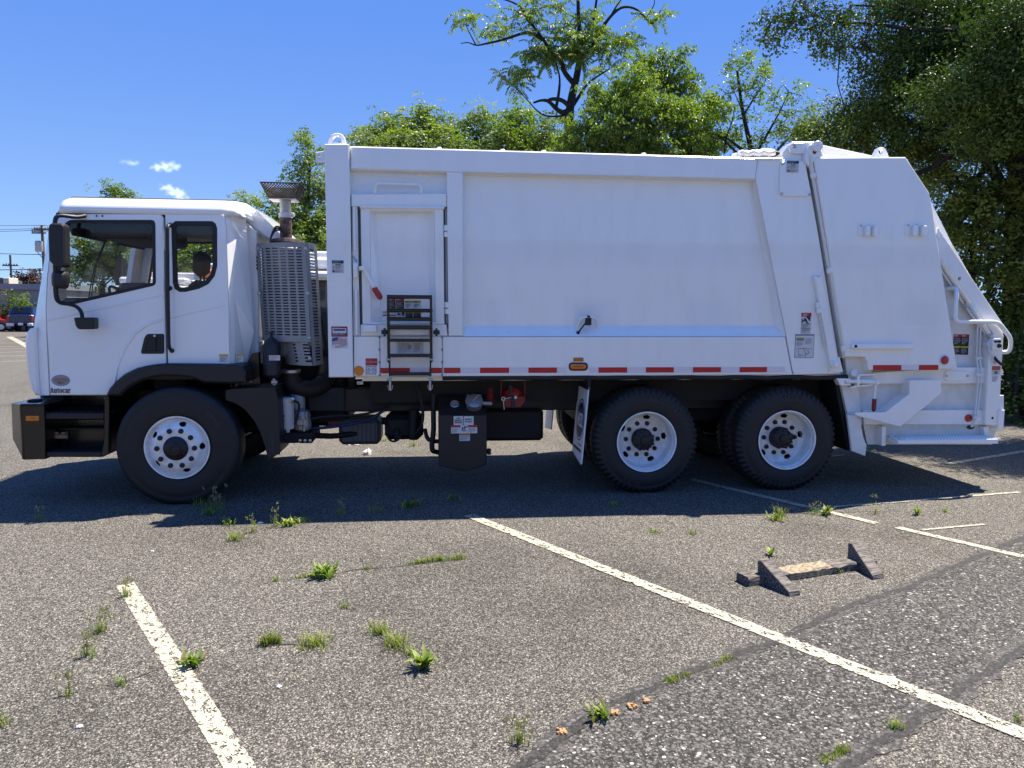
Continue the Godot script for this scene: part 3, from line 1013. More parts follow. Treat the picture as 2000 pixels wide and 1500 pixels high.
	for q in [[88, 203, 806, 818, -0.02], [90, 199, 877, 893, -0.02]]:
		var tr := Build.new()
		var xa: float
		if q[2] == 806:
			tr.slab(pv([-3.514, 0.866, -3, 0.861, -3.002, 0.804, -3.517, 0.809]), -0.5, -0.02, 0.006)
			for k in 15:
				tr.box(Vector3(-3.511, 0.865, -0.06) + Vector3(k * 0.041, 0.004, 0.0), Vector3(0.02, 0.012, 0.03), 0.003, Basis(Vector3.UP, 0.6 if k % 2 else -0.6))
		else:
			tr.slab(pv([-3.524, 0.504, -3.038, 0.497, -3.041, 0.449, -3.526, 0.456]), -0.4, -0.02, 0.006)
			for r in 3:
				for k in 14:
					tr.box(Vector3(-3.529, 0.496, -0.06) + Vector3(k * 0.041, 0.004, -r * 0.08), Vector3(0.02, 0.012, 0.03), 0.003, Basis(Vector3.UP, 0.6 if k % 2 else -0.6))
		obj("step", tr, M.black_satin, truck)
	var mid_step := Build.new()
	mid_step.box(Vector3(-3.297, 0.682, -0.3), Vector3(0.42, 0.02, 0.12), 0.004)
	for r in 3:
		for k in 10:
			mid_step.box(Vector3(-3.466, 0.722, -0.34) + Vector3(k * 0.04 + r * 0.012, -r * 0.02, 0.003), Vector3(0.02, 0.008, 0.008), 0.002, Basis(Vector3.BACK, 0.4))
	obj("step", mid_step, M.black_satin, truck)
	plate("step_side", pv([-2.985, 1.021, -2.944, 1.021, -2.963, 0.48, -3.023, 0.452, -3.036, 0.472, -3.007, 0.611]), -0.55, 0.0, M.black_metal, 0.008)
	var la := Build.new()
	la.box(Vector3(-3.5, 0.616, -0.32), Vector3(0.085, 0.085, 0.03), 0.008)
	la.box(Vector3(-3.49, 0.635, -0.3), Vector3(0.05, 0.04, 0.02), 0.012)
	obj("box_latch", la, M.chrome, truck)


# ---------------------------------------------------------------- exhaust, filters and frame between cab and body
func build_middle() -> void:
	# slotted guard sheet: a bowed front, then a flange turned back; a grid with the slots left open
	var cols := [[0.0, 0], [0.07, 1], [0.115, 0], [0.135, 1], [0.185, 0], [0.205, 1], [0.265, 0], [0.285, 1], [0.35, 0], [0.37, 1], [0.435, 0], [0.46, 1], [0.52, 0], [0.56, 0]]
	var xa := -1.674
	var xb := -1.169
	var yt := 2.462
	var yb := 1.517
	var guard := Build.new()
	var edges := [0.0, 0.075, 0.155, 0.205, 0.305, 0.345, 0.465, 0.505, 0.615, 0.66, 0.775, 0.82, 0.925, 1.0]
	guard_sheet(guard, xa, xb, yt, yb, edges, 31, 0.1, 0.09)
	var y2 := 1.288
	guard_sheet(guard, xa + 0.22, xb + 0.01, yb - 0.004, y2, [0.0, 0.2, 0.45, 0.55, 0.8, 1.0], 6, 0.15, 0.15, [false, false, true, false, true])
	guard_side(guard, xb, yt, y2)
	obj("exhaust_guard", guard, M.grey_paint, truck)
	var gb := Build.new()
	for q in [Vector3(-1.66, 2.416, -0.4), Vector3(-1.165, 2.405, -0.16), Vector3(-1.657, 1.981, -0.4), Vector3(-1.154, 1.98, -0.16), Vector3(-1.648, 1.545, -0.4), Vector3(-1.148, 1.555, -0.16), Vector3(-1.147, 1.358, -0.16)]:
		gb.lathe([Vector2(0.018, 0.0), Vector2(0.018, 0.006), Vector2(0.01, 0.012), Vector2(0, 0.012)], q, Vector3.BACK, 8)
	obj("guard_bolt", gb, M.zinc, truck)
	var muf := Build.new()
	muf.lathe([Vector2(0, 0.0), Vector2(0.2, 0.0), Vector2(0.22, 0.03), Vector2(0.22, 1.05), Vector2(0.18, 1.1), Vector2(0, 1.1)], Vector3(-1.422, yb - 0.15, -0.52), Vector3.UP, 28)
	obj("muffler", muf, M.engine_grey, truck)
	var px := -1.405
	var ptop := 2.905
	var pmid := 2.722
	var pb := Build.new()
	pb.lathe([Vector2(0.058, 2.502), Vector2(0.058, pmid)], Vector3(px, 0, -0.5), Vector3.UP, 24)
	pb.lathe([Vector2(0.16, 2.482), Vector2(0.15, 2.512), Vector2(0.06, 2.527)], Vector3(px, 0, -0.5), Vector3.UP, 24)
	obj("exhaust_pipe", pb, M.pipe_burnt, truck)
	var pt := Build.new()
	pt.lathe([Vector2(0.052, pmid), Vector2(0.055, ptop), Vector2(0.05, ptop), Vector2(0.045, pmid)], Vector3(px, 0, -0.5), Vector3.UP, 24)
	obj("exhaust_outlet", pt, M.pipe_steel, truck)
	var cl := Build.new()
	cl.lathe([Vector2(0.062, pmid), Vector2(0.066, pmid + 0.005), Vector2(0.066, pmid + 0.045), Vector2(0.062, pmid + 0.05)], Vector3(px, 0, -0.5), Vector3.UP, 24)
	cl.box(Vector3(px + 0.07, pmid + 0.025, -0.44), Vector3(0.05, 0.04, 0.03), 0.005)
	obj("pipe_clamp", cl, M.filter_white, truck)
	# expanded-metal spark basket, wider at the top
	var sc := Build.new()
	var c0 := Vector3(px - 0.012, ptop + 0.0, -0.5)
	var c1 := Vector3(px - 0.012, 3.036, -0.5)
	for s in 4:
		var turn := Basis(Vector3.UP, s * PI / 2)
		for k in range(-9, 10):
			for sl in [-1, 1]:
				# a strand from (u0, 0) to (u1, 1) cut to the tapering panel
				var pts := []
				for q in 13:
					var v := q / 12.0
					var u: float = k / 9.0 * 1.4 + sl * (v - 0.5) * 1.1
					if absf(u) <= 1.0:
						var hw := lerpf(0.125, 0.185, v)
						pts.append(c0.lerp(c1, v) + turn * Vector3(u * hw, 0, hw))
				if pts.size() > 1:
					sc.tube([pts[0], pts[-1]], 0.0045, 4)
		for v in [0.0, 1.0]:
			var hw := lerpf(0.125, 0.185, v)
			sc.tube([c0.lerp(c1, v) + turn * Vector3(-hw, 0, hw), c0.lerp(c1, v) + turn * Vector3(hw, 0, hw)], 0.006, 4)
		sc.tube([c0 + turn * Vector3(0.125, 0, 0.125), c1 + turn * Vector3(0.185, 0, 0.185)], 0.006, 4)
	obj("spark_basket", sc, M.rust_mesh, truck)
	var bp := Build.new()
	bp.box(c0 - Vector3(0, 0.01, 0), Vector3(0.26, 0.012, 0.26), 0.003)
	obj("basket_base", bp, M.pipe_steel, truck)
	for k in 3:
		pipe("sensor_wire", [Vector3(-1.527, 2.503, -0.35), Vector3(-1.486, 2.586, -0.35) + Vector3(0.0, k * 0.02, 0), Vector3(-1.438, 2.597, -0.4) + Vector3(0, k * 0.015, 0), Vector3(-1.403, 2.555, -0.42), Vector3(-1.369, 2.575, -0.42) + Vector3(k * 0.01, 0, 0)], 0.008, M.seal, truck, 0.06, 6)
	# air filter canister
	var af := Build.new()
	af.lathe([Vector2(0, 0.0), Vector2(0.03, 0.0), Vector2(0.05, 0.02), Vector2(0.075, 0.04), Vector2(0.085, 0.05), Vector2(0.085, 0.33), Vector2(0.07, 0.36), Vector2(0.03, 0.4), Vector2(0.015, 0.42), Vector2(0.015, 0.45), Vector2(0.03, 0.452), Vector2(0.03, 0.46), Vector2(0, 0.46)], Vector3(-1.515, 1.148, -0.22), Vector3.UP, 20)
	var afo := obj("canister", af, M.black_plastic, truck)
	label_plate("canister_label", Vector2(-1.524, 1.39), Vector2(-1.421, 1.341), -0.136, Color(0.62, 0.52, 0.55), [[0.08, 0.1, 0.9, 0.9, Color(0.5, 0.25, 0.3), 3]], afo)
	var fit := Build.new()
	fit.rod(Vector3(-1.501, 1.158, -0.2), Vector3(-1.493, 1.098, -0.2), 0.02, 8)
	fit.box(Vector3(-1.492, 1.128, -0.2), Vector3(0.06, 0.035, 0.05), 0.006)
	obj("fitting", fit, M.zinc, truck)
	plate("hinge_plate", pv([-1.765, 1.291, -1.714, 1.401, -1.646, 1.411, -1.645, 1.071, -1.901, 1.072, -1.866, 1.127]), -0.34, -0.28, M.black_metal, 0.006)
	var hb := Build.new()
	for q in [Vector3(-1.787, 1.177, -0.28), Vector3(-1.729, 1.191, -0.28), Vector3(-1.789, 1.127, -0.28), Vector3(-1.731, 1.126, -0.28)]:
		hb.lathe([Vector2(0.009, 0.0), Vector2(0.009, 0.006), Vector2(0, 0.006)], q, Vector3.BACK, 8)
	obj("hinge_bolt", hb, M.zinc, truck)
	var ptip := Build.new()
	ptip.lathe([Vector2(0.045, 0.0), Vector2(0.045, 0.03), Vector2(0.03, 0.03), Vector2(0.03, 0.0)], Vector3(-1.876, 1.102, -0.28), Vector3.BACK, 16)
	obj("hinge_tube", ptip, M.black_satin, truck)
	# big rubber intake elbow under the guard
	pipe("intake_hose", [Vector3(-1.379, 1.227, -0.45), Vector3(-1.382, 1.093, -0.45), Vector3(-1.281, 1.015, -0.5), Vector3(-1.118, 1.03, -0.6), Vector3(-1.051, 1.137, -0.7), Vector3(-1.074, 1.31, -0.9)], 0.09, M.rubber, truck, 0.12, 16)
	var clmp := Build.new()
	clmp.lathe([Vector2(0.094, 0.0), Vector2(0.098, 0.005), Vector2(0.098, 0.03), Vector2(0.094, 0.035)], Vector3(-1.38, 1.196, -0.45), Vector3.UP, 20)
	obj("hose_clamp", clmp, M.zinc, truck)
	pipe("gas_strut", [Vector3(-1.15, 2.053, -0.5), Vector3(-1.021, 1.388, -0.5)], 0.02, M.black_satin, truck, 0.0)
	# dark engine mass behind the guard, low
	var en := Build.new()
	en.box(Vector3(-1.358, 1.02, -1.25), Vector3(1.0, 0.85, 0.9), 0.05)
	en.box(Vector3(-1.086, 1.3, -1.4), Vector3(0.5, 0.5, 0.5), 0.1)
	en.box(Vector3(-2.874, 0.85, -1.21), Vector3(2.2, 0.5, 0.7), 0.05)
	obj("engine", en, M.frame_black, truck)
	var pulley := Build.new()
	pulley.lathe([Vector2(0.14, 0), Vector2(0.16, 0.02), Vector2(0.12, 0.04), Vector2(0.05, 0.03), Vector2(0, 0.05)], Vector3(-1.135, 1.703, -0.7), Vector3.BACK, 20)
	obj("engine_pulley", pulley, M.engine_grey, truck)
	# filters hanging from the frame
	var f1 := Build.new()
	f1.lathe([Vector2(0, 0.0), Vector2(0.02, 0.0), Vector2(0.02, 0.03), Vector2(0.058, 0.035), Vector2(0.064, 0.05), Vector2(0.064, 0.25), Vector2(0.066, 0.255), Vector2(0.066, 0.33), Vector2(0.06, 0.34), Vector2(0, 0.34)], Vector3(-1.4, 0.615, -0.33), Vector3.UP, 24)
	var fo := obj("fuel_filter", f1, M.filter_white, truck)
	var fh := Build.new()
	fh.box(Vector3(-1.398, 0.941, -0.33), Vector3(0.14, 0.06, 0.12), 0.012)
	fh.box(Vector3(-1.472, 0.921, -0.33), Vector3(0.03, 0.12, 0.08), 0.006)
	fh.rod(Vector3(-1.333, 0.935, -0.26), Vector3(-1.318, 0.965, -0.18), 0.015, 8)
	obj("filter_head", fh, M.zinc, truck)
	letters("C", 0.06, 0.05, Vector3(-1.435, 0.764, -0.262), Basis(Vector3.UP, -0.35), M.ink, fo)
	var f2 := Build.new()
	f2.lathe([Vector2(0, 0.0), Vector2(0.07, 0.0), Vector2(0.075, 0.02), Vector2(0.075, 0.2), Vector2(0.066, 0.24), Vector2(0, 0.25)], Vector3(-1.329, 0.755, -0.5), Vector3.UP, 20)
	obj("oil_filter", f2, M.filter_grey, truck)
	var comp := Build.new()
	comp.lathe([Vector2(0, -0.02), Vector2(0.06, -0.02), Vector2(0.085, 0.0), Vector2(0.09, 0.05), Vector2(0.08, 0.12), Vector2(0.085, 0.14), Vector2(0.07, 0.18), Vector2(0.03, 0.2), Vector2(0, 0.2)], Vector3(-1.272, 0.634, -0.42), Vector3.UP, 20)
	comp.box(Vector3(-1.28, 0.712, -0.36), Vector3(0.07, 0.07, 0.08), 0.01)
	comp.rod(Vector3(-1.236, 0.68, -0.3), Vector3(-1.237, 0.629, -0.3), 0.018, 8)
	comp.box(Vector3(-1.219, 0.778, -0.36), Vector3(0.02, 0.08, 0.05), 0.006)
	obj("air_dryer", comp, M.cast_metal, truck)
	pipe("blue_hose", [Vector3(-1.46, 0.873, -0.28), Vector3(-1.465, 0.699, -0.26), Vector3(-1.442, 0.578, -0.28), Vector3(-1.366, 0.54, -0.35)], 0.011, M.hose_blue, truck, 0.1)
	pipe("black_hose", [Vector3(-1.328, 0.935, -0.26), Vector3(-1.274, 0.92, -0.26), Vector3(-1.276, 0.849, -0.26), Vector3(-1.316, 0.699, -0.25)], 0.012, M.rubber, truck, 0.05)
	var rack := Build.new()
	rack.slab(pv([-1.465, 0.611, -1.158, 0.608, -1.15, 0.525, -1.334, 0.507, -1.467, 0.514]), -0.8, -0.3, 0.01)
	rack.box(Vector3(-1.218, 0.538, -0.29), Vector3(0.13, 0.05, 0.06), 0.006)
	obj("valve_bracket", rack, M.frame_black, truck)
	for q in [Vector3(-1.27, 0.546, -0.25), Vector3(-1.221, 0.545, -0.25), Vector3(-1.172, 0.544, -0.25)]:
		var n := Build.new()
		n.lathe([Vector2(0.014, 0.0), Vector2(0.014, 0.01), Vector2(0.006, 0.012), Vector2(0, 0.012)], q, Vector3.BACK, 8)
		obj("port", n, M.zinc, truck)
	# frame rails and everything dark under the body
	for z in [-0.72, -1.7]:
		var rail := Build.new()
		rail.box(Vector3(1.0, (1.014 + 0.766) / 2, z), Vector3(9.0, 1.014 - 0.766, 0.09), 0.01)
		obj("frame_rail", rail, M.black_satin, truck)
	var fp := Build.new()
	fp.box(Vector3(-1.058, 0.904, -0.64), Vector3(0.36, 0.24, 0.03), 0.006)
	for q in [Vector3(-0.998, 0.921, -0.62), Vector3(-0.999, 0.874, -0.62), Vector3(-1.078, 0.821, -0.62)]:
		fp.lathe([Vector2(0.012, 0.0), Vector2(0.012, 0.008), Vector2(0, 0.008)], q, Vector3.BACK, 8)
	obj("frame_plate", fp, M.cab_cloth, truck)
	var sub := Build.new()
	sub.box(Vector3(2.1, 1.02, -1.21), Vector3(5.4, 0.26, 1.5))
	sub.box(Vector3(0.0, 0.98, -0.68), Vector3(1.2, 0.3, 0.06))
	sub.box(Vector3(3.0, 0.75, -1.21), Vector3(2.8, 0.3, 0.8), 0.03)
	sub.box(Vector3(0.75, 0.62, -1.0), Vector3(0.9, 0.34, 0.8), 0.03)
	obj("subframe", sub, M.frame_black, truck)
	# gearbox with ribs
	var gb2 := Build.new()
	gb2.box(Vector3(-0.74, 0.534, -1), Vector3(0.44, 0.27, 0.46), 0.04)
	for k in 7:
		gb2.box(Vector3(-0.805, 0.56, -0.77) + Vector3(k * 0.045, -0.02, 0.0), Vector3(0.012, 0.2, 0.02), 0.004)
	obj("gearbox", gb2, M.engine_grey, truck)
	var mf := Build.new()
	mf.box(Vector3(-0.999, 0.632, -0.85), Vector3(0.16, 0.06, 0.1), 0.01)
	obj("red_pump", mf, M.red_dark, truck)
	pipe("drag_link", [Vector3(-1.24, 0.555, -0.5), Vector3(-1.01, 0.508, -0.7), Vector3(-0.755, 0.521, -0.8)], 0.03, M.frame_black, truck, 0.05)
	pipe("air_line", [Vector3(-1.239, 0.618, -0.5), Vector3(-0.938, 0.633, -0.55), Vector3(-0.627, 0.688, -0.55), Vector3(-0.462, 0.797, -0.6)], 0.016, M.hose_blue, truck, 0.2)
	pipe("air_line", [Vector3(-1.237, 0.712, -0.5), Vector3(-1.039, 0.745, -0.55), Vector3(-0.73, 0.743, -0.55), Vector3(-0.42, 0.813, -0.6)], 0.012, M.black_satin, truck, 0.2)
	# brake chambers and hoses between gearbox and tank
	var ch := Build.new()
	ch.box(Vector3(-0.27, 0.604, -0.8), Vector3(0.4, 0.26, 0.4), 0.05)
	ch.rod(Vector3(-0.165, 0.808, -0.5), Vector3(-0.167, 0.499, -0.5), 0.05, 14)
	ch.box(Vector3(-0.343, 0.538, -0.6), Vector3(0.06, 0.12, 0.1), 0.01)
	ch.rod(Vector3(-0.509, 0.658, -0.75), Vector3(-0.268, 0.645, -0.75), 0.04, 12)
	obj("pump_unit", ch, M.frame_black, truck)
	pipe("hanging_hose", [Vector3(-0.427, 0.625, -0.5), Vector3(-0.448, 0.556, -0.5), Vector3(-0.407, 0.481, -0.5), Vector3(-0.334, 0.48, -0.5), Vector3(-0.292, 0.554, -0.5)], 0.011, M.rubber, truck, 0.08)
	pipe("hydraulic_hose", [Vector3(-0.14, 1.072, -0.4), Vector3(-0.069, 0.879, -0.35), Vector3(-0.07, 0.671, -0.35), Vector3(-0.176, 0.524, -0.45)], 0.016, M.rubber, truck, 0.2)
	pipe("hydraulic_hose", [Vector3(0.034, 0.982, -0.35), Vector3(0.037, 0.625, -0.3), Vector3(0.016, 0.442, -0.3), Vector3(0.031, 0.406, -0.3), Vector3(0.104, 0.385, -0.35)], 0.026, M.rubber, truck, 0.05)
	pipe("hydraulic_hose", [Vector3(-0.051, 0.613, -0.45), Vector3(-0.03, 0.515, -0.4), Vector3(0.042, 0.501, -0.35), Vector3(0.094, 0.501, -0.35)], 0.022, M.rubber, truck, 0.08)
	for q in [Vector3(-0.55, 0.894, -0.6), Vector3(-0.497, 0.883, -0.6)]:
		var hl := Build.new()
		hl.rod(q, q + Vector3(0, 0.26, 0), 0.01, 6)
		hl.rod(q, q + Vector3(0, 0.03, 0), 0.016, 8)
		obj("brake_line", hl, M.engine_grey, truck)
	label_plate("white_tag", Vector2(-0.712, 1.125), Vector2(-0.653, 1.094), -0.26, grey(0.7), [[0.1, 0.2, 0.9, 0.85, grey(0.35), 2]])
	# hydraulic tank
	var tank := Build.new()
	tank.slab(pv([0.087, 0.805, 0.561, 0.801, 0.562, 0.297, 0.343, 0.234, 0.085, 0.295]), -0.62, -0.12, 0.008)
	tank.hexa([Vector3(0.087, 0.805, -0.125), Vector3(0.561, 0.801, -0.125), Vector3(0.561, 0.801, -0.62), Vector3(0.087, 0.805, -0.62), Vector3(0.091, 0.969, -0.42), Vector3(0.583, 0.966, -0.42), Vector3(0.561, 0.966, -0.62), Vector3(0.087, 0.969, -0.62)])
	tank.box(Vector3(0.596, 0.398, -0.3), Vector3(0.04, 0.06, 0.06), 0.006)
	var tk := obj("hydraulic_tank", tank, M.black_satin, truck)
	var cap := Build.new()
	cap.lathe([Vector2(0.045, 0.0), Vector2(0.045, 0.012), Vector2(0.034, 0.016), Vector2(0.03, 0.032), Vector2(0.016, 0.034), Vector2(0, 0.03)], Vector3(0.248, 0.887, -0.27), Vector3(0, 0.65, 0.76).normalized(), 20)
	obj("filler_cap", cap, M.zinc, tk)
	var fd := Build.new()
	var ax := Vector3(0, 0.75, 0.66).normalized()
	fd.lathe([Vector2(0.075, -0.12), Vector2(0.08, -0.02), Vector2(0.088, 0.0), Vector2(0.088, 0.02), Vector2(0.07, 0.03), Vector2(0, 0.034)], Vector3(0.439, 0.92, -0.2), ax, 22)
	for k in 4:
		var a := TAU * (k + 0.5) / 4
		var u := ax.cross(Vector3.RIGHT)
		fd.lathe([Vector2(0.014, 0.0), Vector2(0.014, 0.03), Vector2(0, 0.034)], Vector3(0.439, 0.92, -0.2) + Vector3.RIGHT * cos(a) * 0.085 + u * sin(a) * 0.085, ax, 8)
	fd.box(Vector3(0.439, 0.92, -0.2) + ax * 0.036, Vector3(0.14, 0.012, 0.012), 0.003, Basis(Vector3.BACK, 0.78))
	fd.rod(Vector3(0.521, 0.904, -0.2), Vector3(0.614, 0.901, -0.22), 0.022, 10)
	obj("filter_cover", fd, M.cast_metal, tk)
	var fr := Build.new()
	fr.rod(Vector3(0.606, 0.913, -0.25), Vector3(0.609, 1.021, -0.35), 0.035, 12)
	obj("red_valve", fr, M.red_dark, truck)
	label_plate("tank_label", Vector2(0.233, 0.789), Vector2(0.323, 0.701), -0.122, grey(0.6), [], tk)
	label_plate("tank_label", Vector2(0.331, 0.788), Vector2(0.429, 0.7), -0.122, grey(0.6), [], tk)
	for t in [["ACEITE", 817, 895], ["HIDRAULICO", 821, 895], ["UNICAMENTE", 825, 895], ["HYDRAULIC", 819, 915], ["OIL ONLY", 823.5, 915]]:
		var yy: float = 0.789 - (t[1] - 813) * (0.789 - 0.702) / 17.0
		var xx: float = 0.278 if t[2] < 900 else 0.379
		letters(t[0], 0.014, 0.04 if t[0] == "ACEITE" else 0.072, Vector3(xx, yy, -0.1175), Basis(), M.ink, tk)
	label_plate("tank_label", Vector2(0.207, 0.698), Vector2(0.465, 0.618), -0.122, grey(0.62), [[0.0, 0.74, 0.36, 1.0, Color(0.42, 0.02, 0.03)], [0.64, 0.74, 1.0, 1.0, Color(0.42, 0.02, 0.03)], [0.03, 0.1, 0.34, 0.65, grey(0.3), 4], [0.67, 0.1, 0.97, 0.65, grey(0.3), 4], [0.42, 0.3, 0.46, 0.8, grey(0.02)], [0.42, 0.28, 0.6, 0.36, grey(0.02)], [0.5, 0.45, 0.54, 0.9, grey(0.02)], [0.54, 0.74, 0.61, 0.86, grey(0.02)]], tk)
	label_plate("tank_label", Vector2(0.288, 0.618), Vector2(0.394, 0.542), -0.122, grey(0.5), [[0.0, 0.72, 1.0, 1.0, Color(0.5, 0.16, 0.03)], [0.06, 0.1, 0.94, 0.65, Color(0.2, 0.25, 0.33), 4]], tk)
	# red extinguisher bottle in its bracket
	var ex := Build.new()
	ex.lathe([Vector2(0, 0.1), Vector2(0.06, 0.09), Vector2(0.1, 0.05), Vector2(0.11, 0.0), Vector2(0.11, -0.35), Vector2(0, -0.4)], Vector3(0.85, 0.934, -0.45), Vector3.BACK, 24)
	obj("red_cylinder", ex, M.red_paint, truck)
	var eb := Build.new()
	eb.slab(pv([0.721, 0.961, 0.967, 0.959, 0.968, 0.907, 0.921, 0.844, 0.779, 0.845, 0.727, 0.898]), -0.42, -0.32, 0.004)
	eb.rod(Vector3(0.726, 1.106, -0.38), Vector3(0.727, 0.933, -0.38), 0.008, 6)
	eb.rod(Vector3(0.968, 1.105, -0.38), Vector3(0.97, 0.931, -0.38), 0.008, 6)
	obj("cylinder_bracket", eb, M.red_dark, truck)
	var es := Build.new()
	es.box(Vector3(0.83, 0.956, -0.31), Vector3(0.035, 0.24, 0.012), 0.003, Basis(Vector3.BACK, 0.15))
	obj("strap", es, M.black_plastic, truck)
	var ev := Build.new()
	ev.rod(Vector3(0.74, 0.932, -0.3), Vector3(0.818, 0.952, -0.3), 0.008, 6)
	ev.lathe([Vector2(0.022, 0.0), Vector2(0.022, 0.008), Vector2(0.014, 0.008), Vector2(0.014, 0.0)], Vector3(0.74, 0.937, -0.3), Vector3.BACK, 12)
	ev.lathe([Vector2(0.016, 0.0), Vector2(0.016, 0.012), Vector2(0, 0.012)], Vector3(0.865, 0.952, -0.3), Vector3.BACK, 10)
	ev.rod(Vector3(0.74, 0.911, -0.3), Vector3(0.751, 0.827, -0.3), 0.007, 6)
	obj("brass_valve", ev, M.zinc, truck)
	# white mud flap with the round emblem, hung across the truck in front of the rear wheels
	for far in [false, true]:
		var mf2 := Build.new()
		var q := [Vector3(1.556, 1.083, 0), Vector3(1.547, 0.317, 0), Vector3(1.543, 0.305, -0.03), Vector3(1.485, 0.358, -0.5), Vector3(1.53, 1.054, -0.5)]
		var poly := PackedVector2Array()
		for v in q:
			poly.append(Vector2(v.z if not far else -2.42 - v.z, v.y))
		var bx := Transform3D(Basis(Vector3(0, 0, 1), Vector3(0.08, 1, 0).normalized(), Vector3(-1, 0.08, 0).normalized()), Vector3(1.47, 0, 0))
		mf2.slab(poly, -0.006, 0.006, 0.002, [], bx)
		var fl := obj("mud_flap", mf2, M.paper, truck)
		var hang := Build.new()
		hang.box(Vector3(1.56, 1.12, -0.25 if not far else -2.17), Vector3(0.03, 0.14, 0.5), 0.004)
		obj("flap_hanger", hang, M.frame_black, truck)
		if not far:
			var em := Build.new()
			var c := Vector2(-0.225, 0.73)
			em.slab(oval(c, 0.185, 0.215, 32), 0.0062, 0.0082, 0.0, [oval(c, 0.172, 0.2, 32)], bx)
			em.slab(oval(c, 0.155, 0.18, 32), 0.0062, 0.0082, 0.0, [], bx)
			obj("emblem", em, M.navy, fl)
			letters("HEIL", 0.135, 0.28, bx * Vector3(c.x, c.y, 0.0095), bx.basis, M.filter_white, fl)
			letters("ENVIRONMENTAL", 0.03, 0.4, bx * Vector3(-0.25, 0.43, 0.0075), bx.basis, M.ink, fl)
			letters("A DOVER COMPANY", 0.014, 0.16, bx * Vector3(-0.16, 0.485, 0.0075), bx.basis, M.ink_grey, fl)


func guard_point(u: float, v: float, xa: float, xb: float, yt: float, yb: float) -> Vector3:
	var x := lerpf(xa, xb, u) + lerpf(0.0, 0.035, v)
	var z := -0.16 - 0.26 * pow(1.0 - u, 2.2)
	return Vector3(x, lerpf(yt, yb, v), z)


func guard_sheet(b: Build, xa: float, xb: float, yt: float, yb: float, edges: Array, rows: int, v_top: float, v_bot: float, open := []) -> void:
	var vs := [0.0]
	var lo := v_top * 0.5
	var hi := 1.0 - v_bot * 0.55
	for r in rows:
		var a := lerpf(lo, hi, float(r) / rows)
		vs.append(a)
		vs.append(a + (hi - lo) / rows * 0.5)
	vs.append(1.0)
	var t := PackedVector3Array()
	for i in edges.size() - 1:
		var is_open: bool = (i % 2 == 1) if open.is_empty() else open[i]
		var row := 0
		for j in vs.size() - 1:
			if is_open and j % 2 == 1 and j < vs.size() - 2:
				continue
			var p := guard_point(edges[i], vs[j], xa, xb, yt, yb)
			var q := guard_point(edges[i + 1], vs[j], xa, xb, yt, yb)
			var r := guard_point(edges[i + 1], vs[j + 1], xa, xb, yt, yb)
			var s := guard_point(edges[i], vs[j + 1], xa, xb, yt, yb)
			var d := Vector3(0, 0, -0.006)
			for quad in [[s, r, q, p], [p + d, q + d, r + d, s + d], [p, q, q + d, p + d], [s + d, r + d, r, s], [p + d, s + d, s, p], [q, r, r + d, q + d]]:
				t.append_array([quad[0], quad[1], quad[2], quad[0], quad[2], quad[3]])
	b.put(t, false, false)


func guard_side(b: Build, xb: float, yt: float, yb: float) -> void:
	var rows := 40
	var t := PackedVector3Array()
	for r in rows:
		for c in 3:
			for part in 2:
				if c == 1 and part == 0 and r > 1 and r < rows - 1:
					continue
				var v0 := (r + part * 0.5) / rows
				var v1 := (r + part * 0.5 + 0.5) / rows
				var zs := [-0.16, -0.2, -0.3, -0.42]
				var y0 := lerpf(yt, yb, v0)
				var y1 := lerpf(yt, yb, v1)
				var x0 := xb + lerpf(0.0, 0.045, v0)
				var x1 := xb + lerpf(0.0, 0.045, v1)
				var k := [0.004, 0.03, 0.06, 0.07]
				t.append_array([Vector3(x1 + k[c], y1, zs[c]), Vector3(x1 + k[c + 1], y1, zs[c + 1]), Vector3(x0 + k[c + 1], y0, zs[c + 1]), Vector3(x1 + k[c], y1, zs[c]), Vector3(x0 + k[c + 1], y0, zs[c + 1]), Vector3(x0 + k[c], y0, zs[c])])
	b.put(t, false, false)


# ---------------------------------------------------------------- refuse body
func recess(outer: PackedVector2Array, inner: PackedVector2Array, z0: float, z1: float) -> Build:
	var b := Build.new()
	var n := outer.size()
	for k in n:
		var j := (k + 1) % n
		var p := [b.V(outer[k], z0), b.V(outer[j], z0), b.V(inner[j], z1), b.V(inner[k], z1)]
		# the visible side is the one that looks towards +z or the middle
		var nrm: Vector3 = (p[1] - p[0]).cross(p[2] - p[0])
		var mid := (inner[0] + inner[n / 2]) / 2
		if nrm.dot(Vector3(mid.x, mid.y, 1.0) - p[0]) < 0.0:
			p.reverse()
		b.quad(p[0], p[1], p[2], p[3])
	var w := b.wound(inner, false)
	var ix := Geometry2D.triangulate_polygon(w)
	var t := PackedVector3Array()
	for i in range(0, ix.size(), 3):
		var p := [w[ix[i]], w[ix[i + 1]], w[ix[i + 2]]]
		if (p[1] - p[0]).cross(p[2] - p[0]) < 0.0:
			p.reverse()
		for k in 3:
			t.append(b.V(p[k], z1))
	b.put(t, false, false)
	return b


func bolts(called: String, spots: Array, m: Material, r := 0.012, parent: Node = truck) -> void:
	for q in spots:
		var b := Build.new()
		bolt(b, Vector2(q.x, q.y), q.z, r)
		obj(called, b, m, parent)


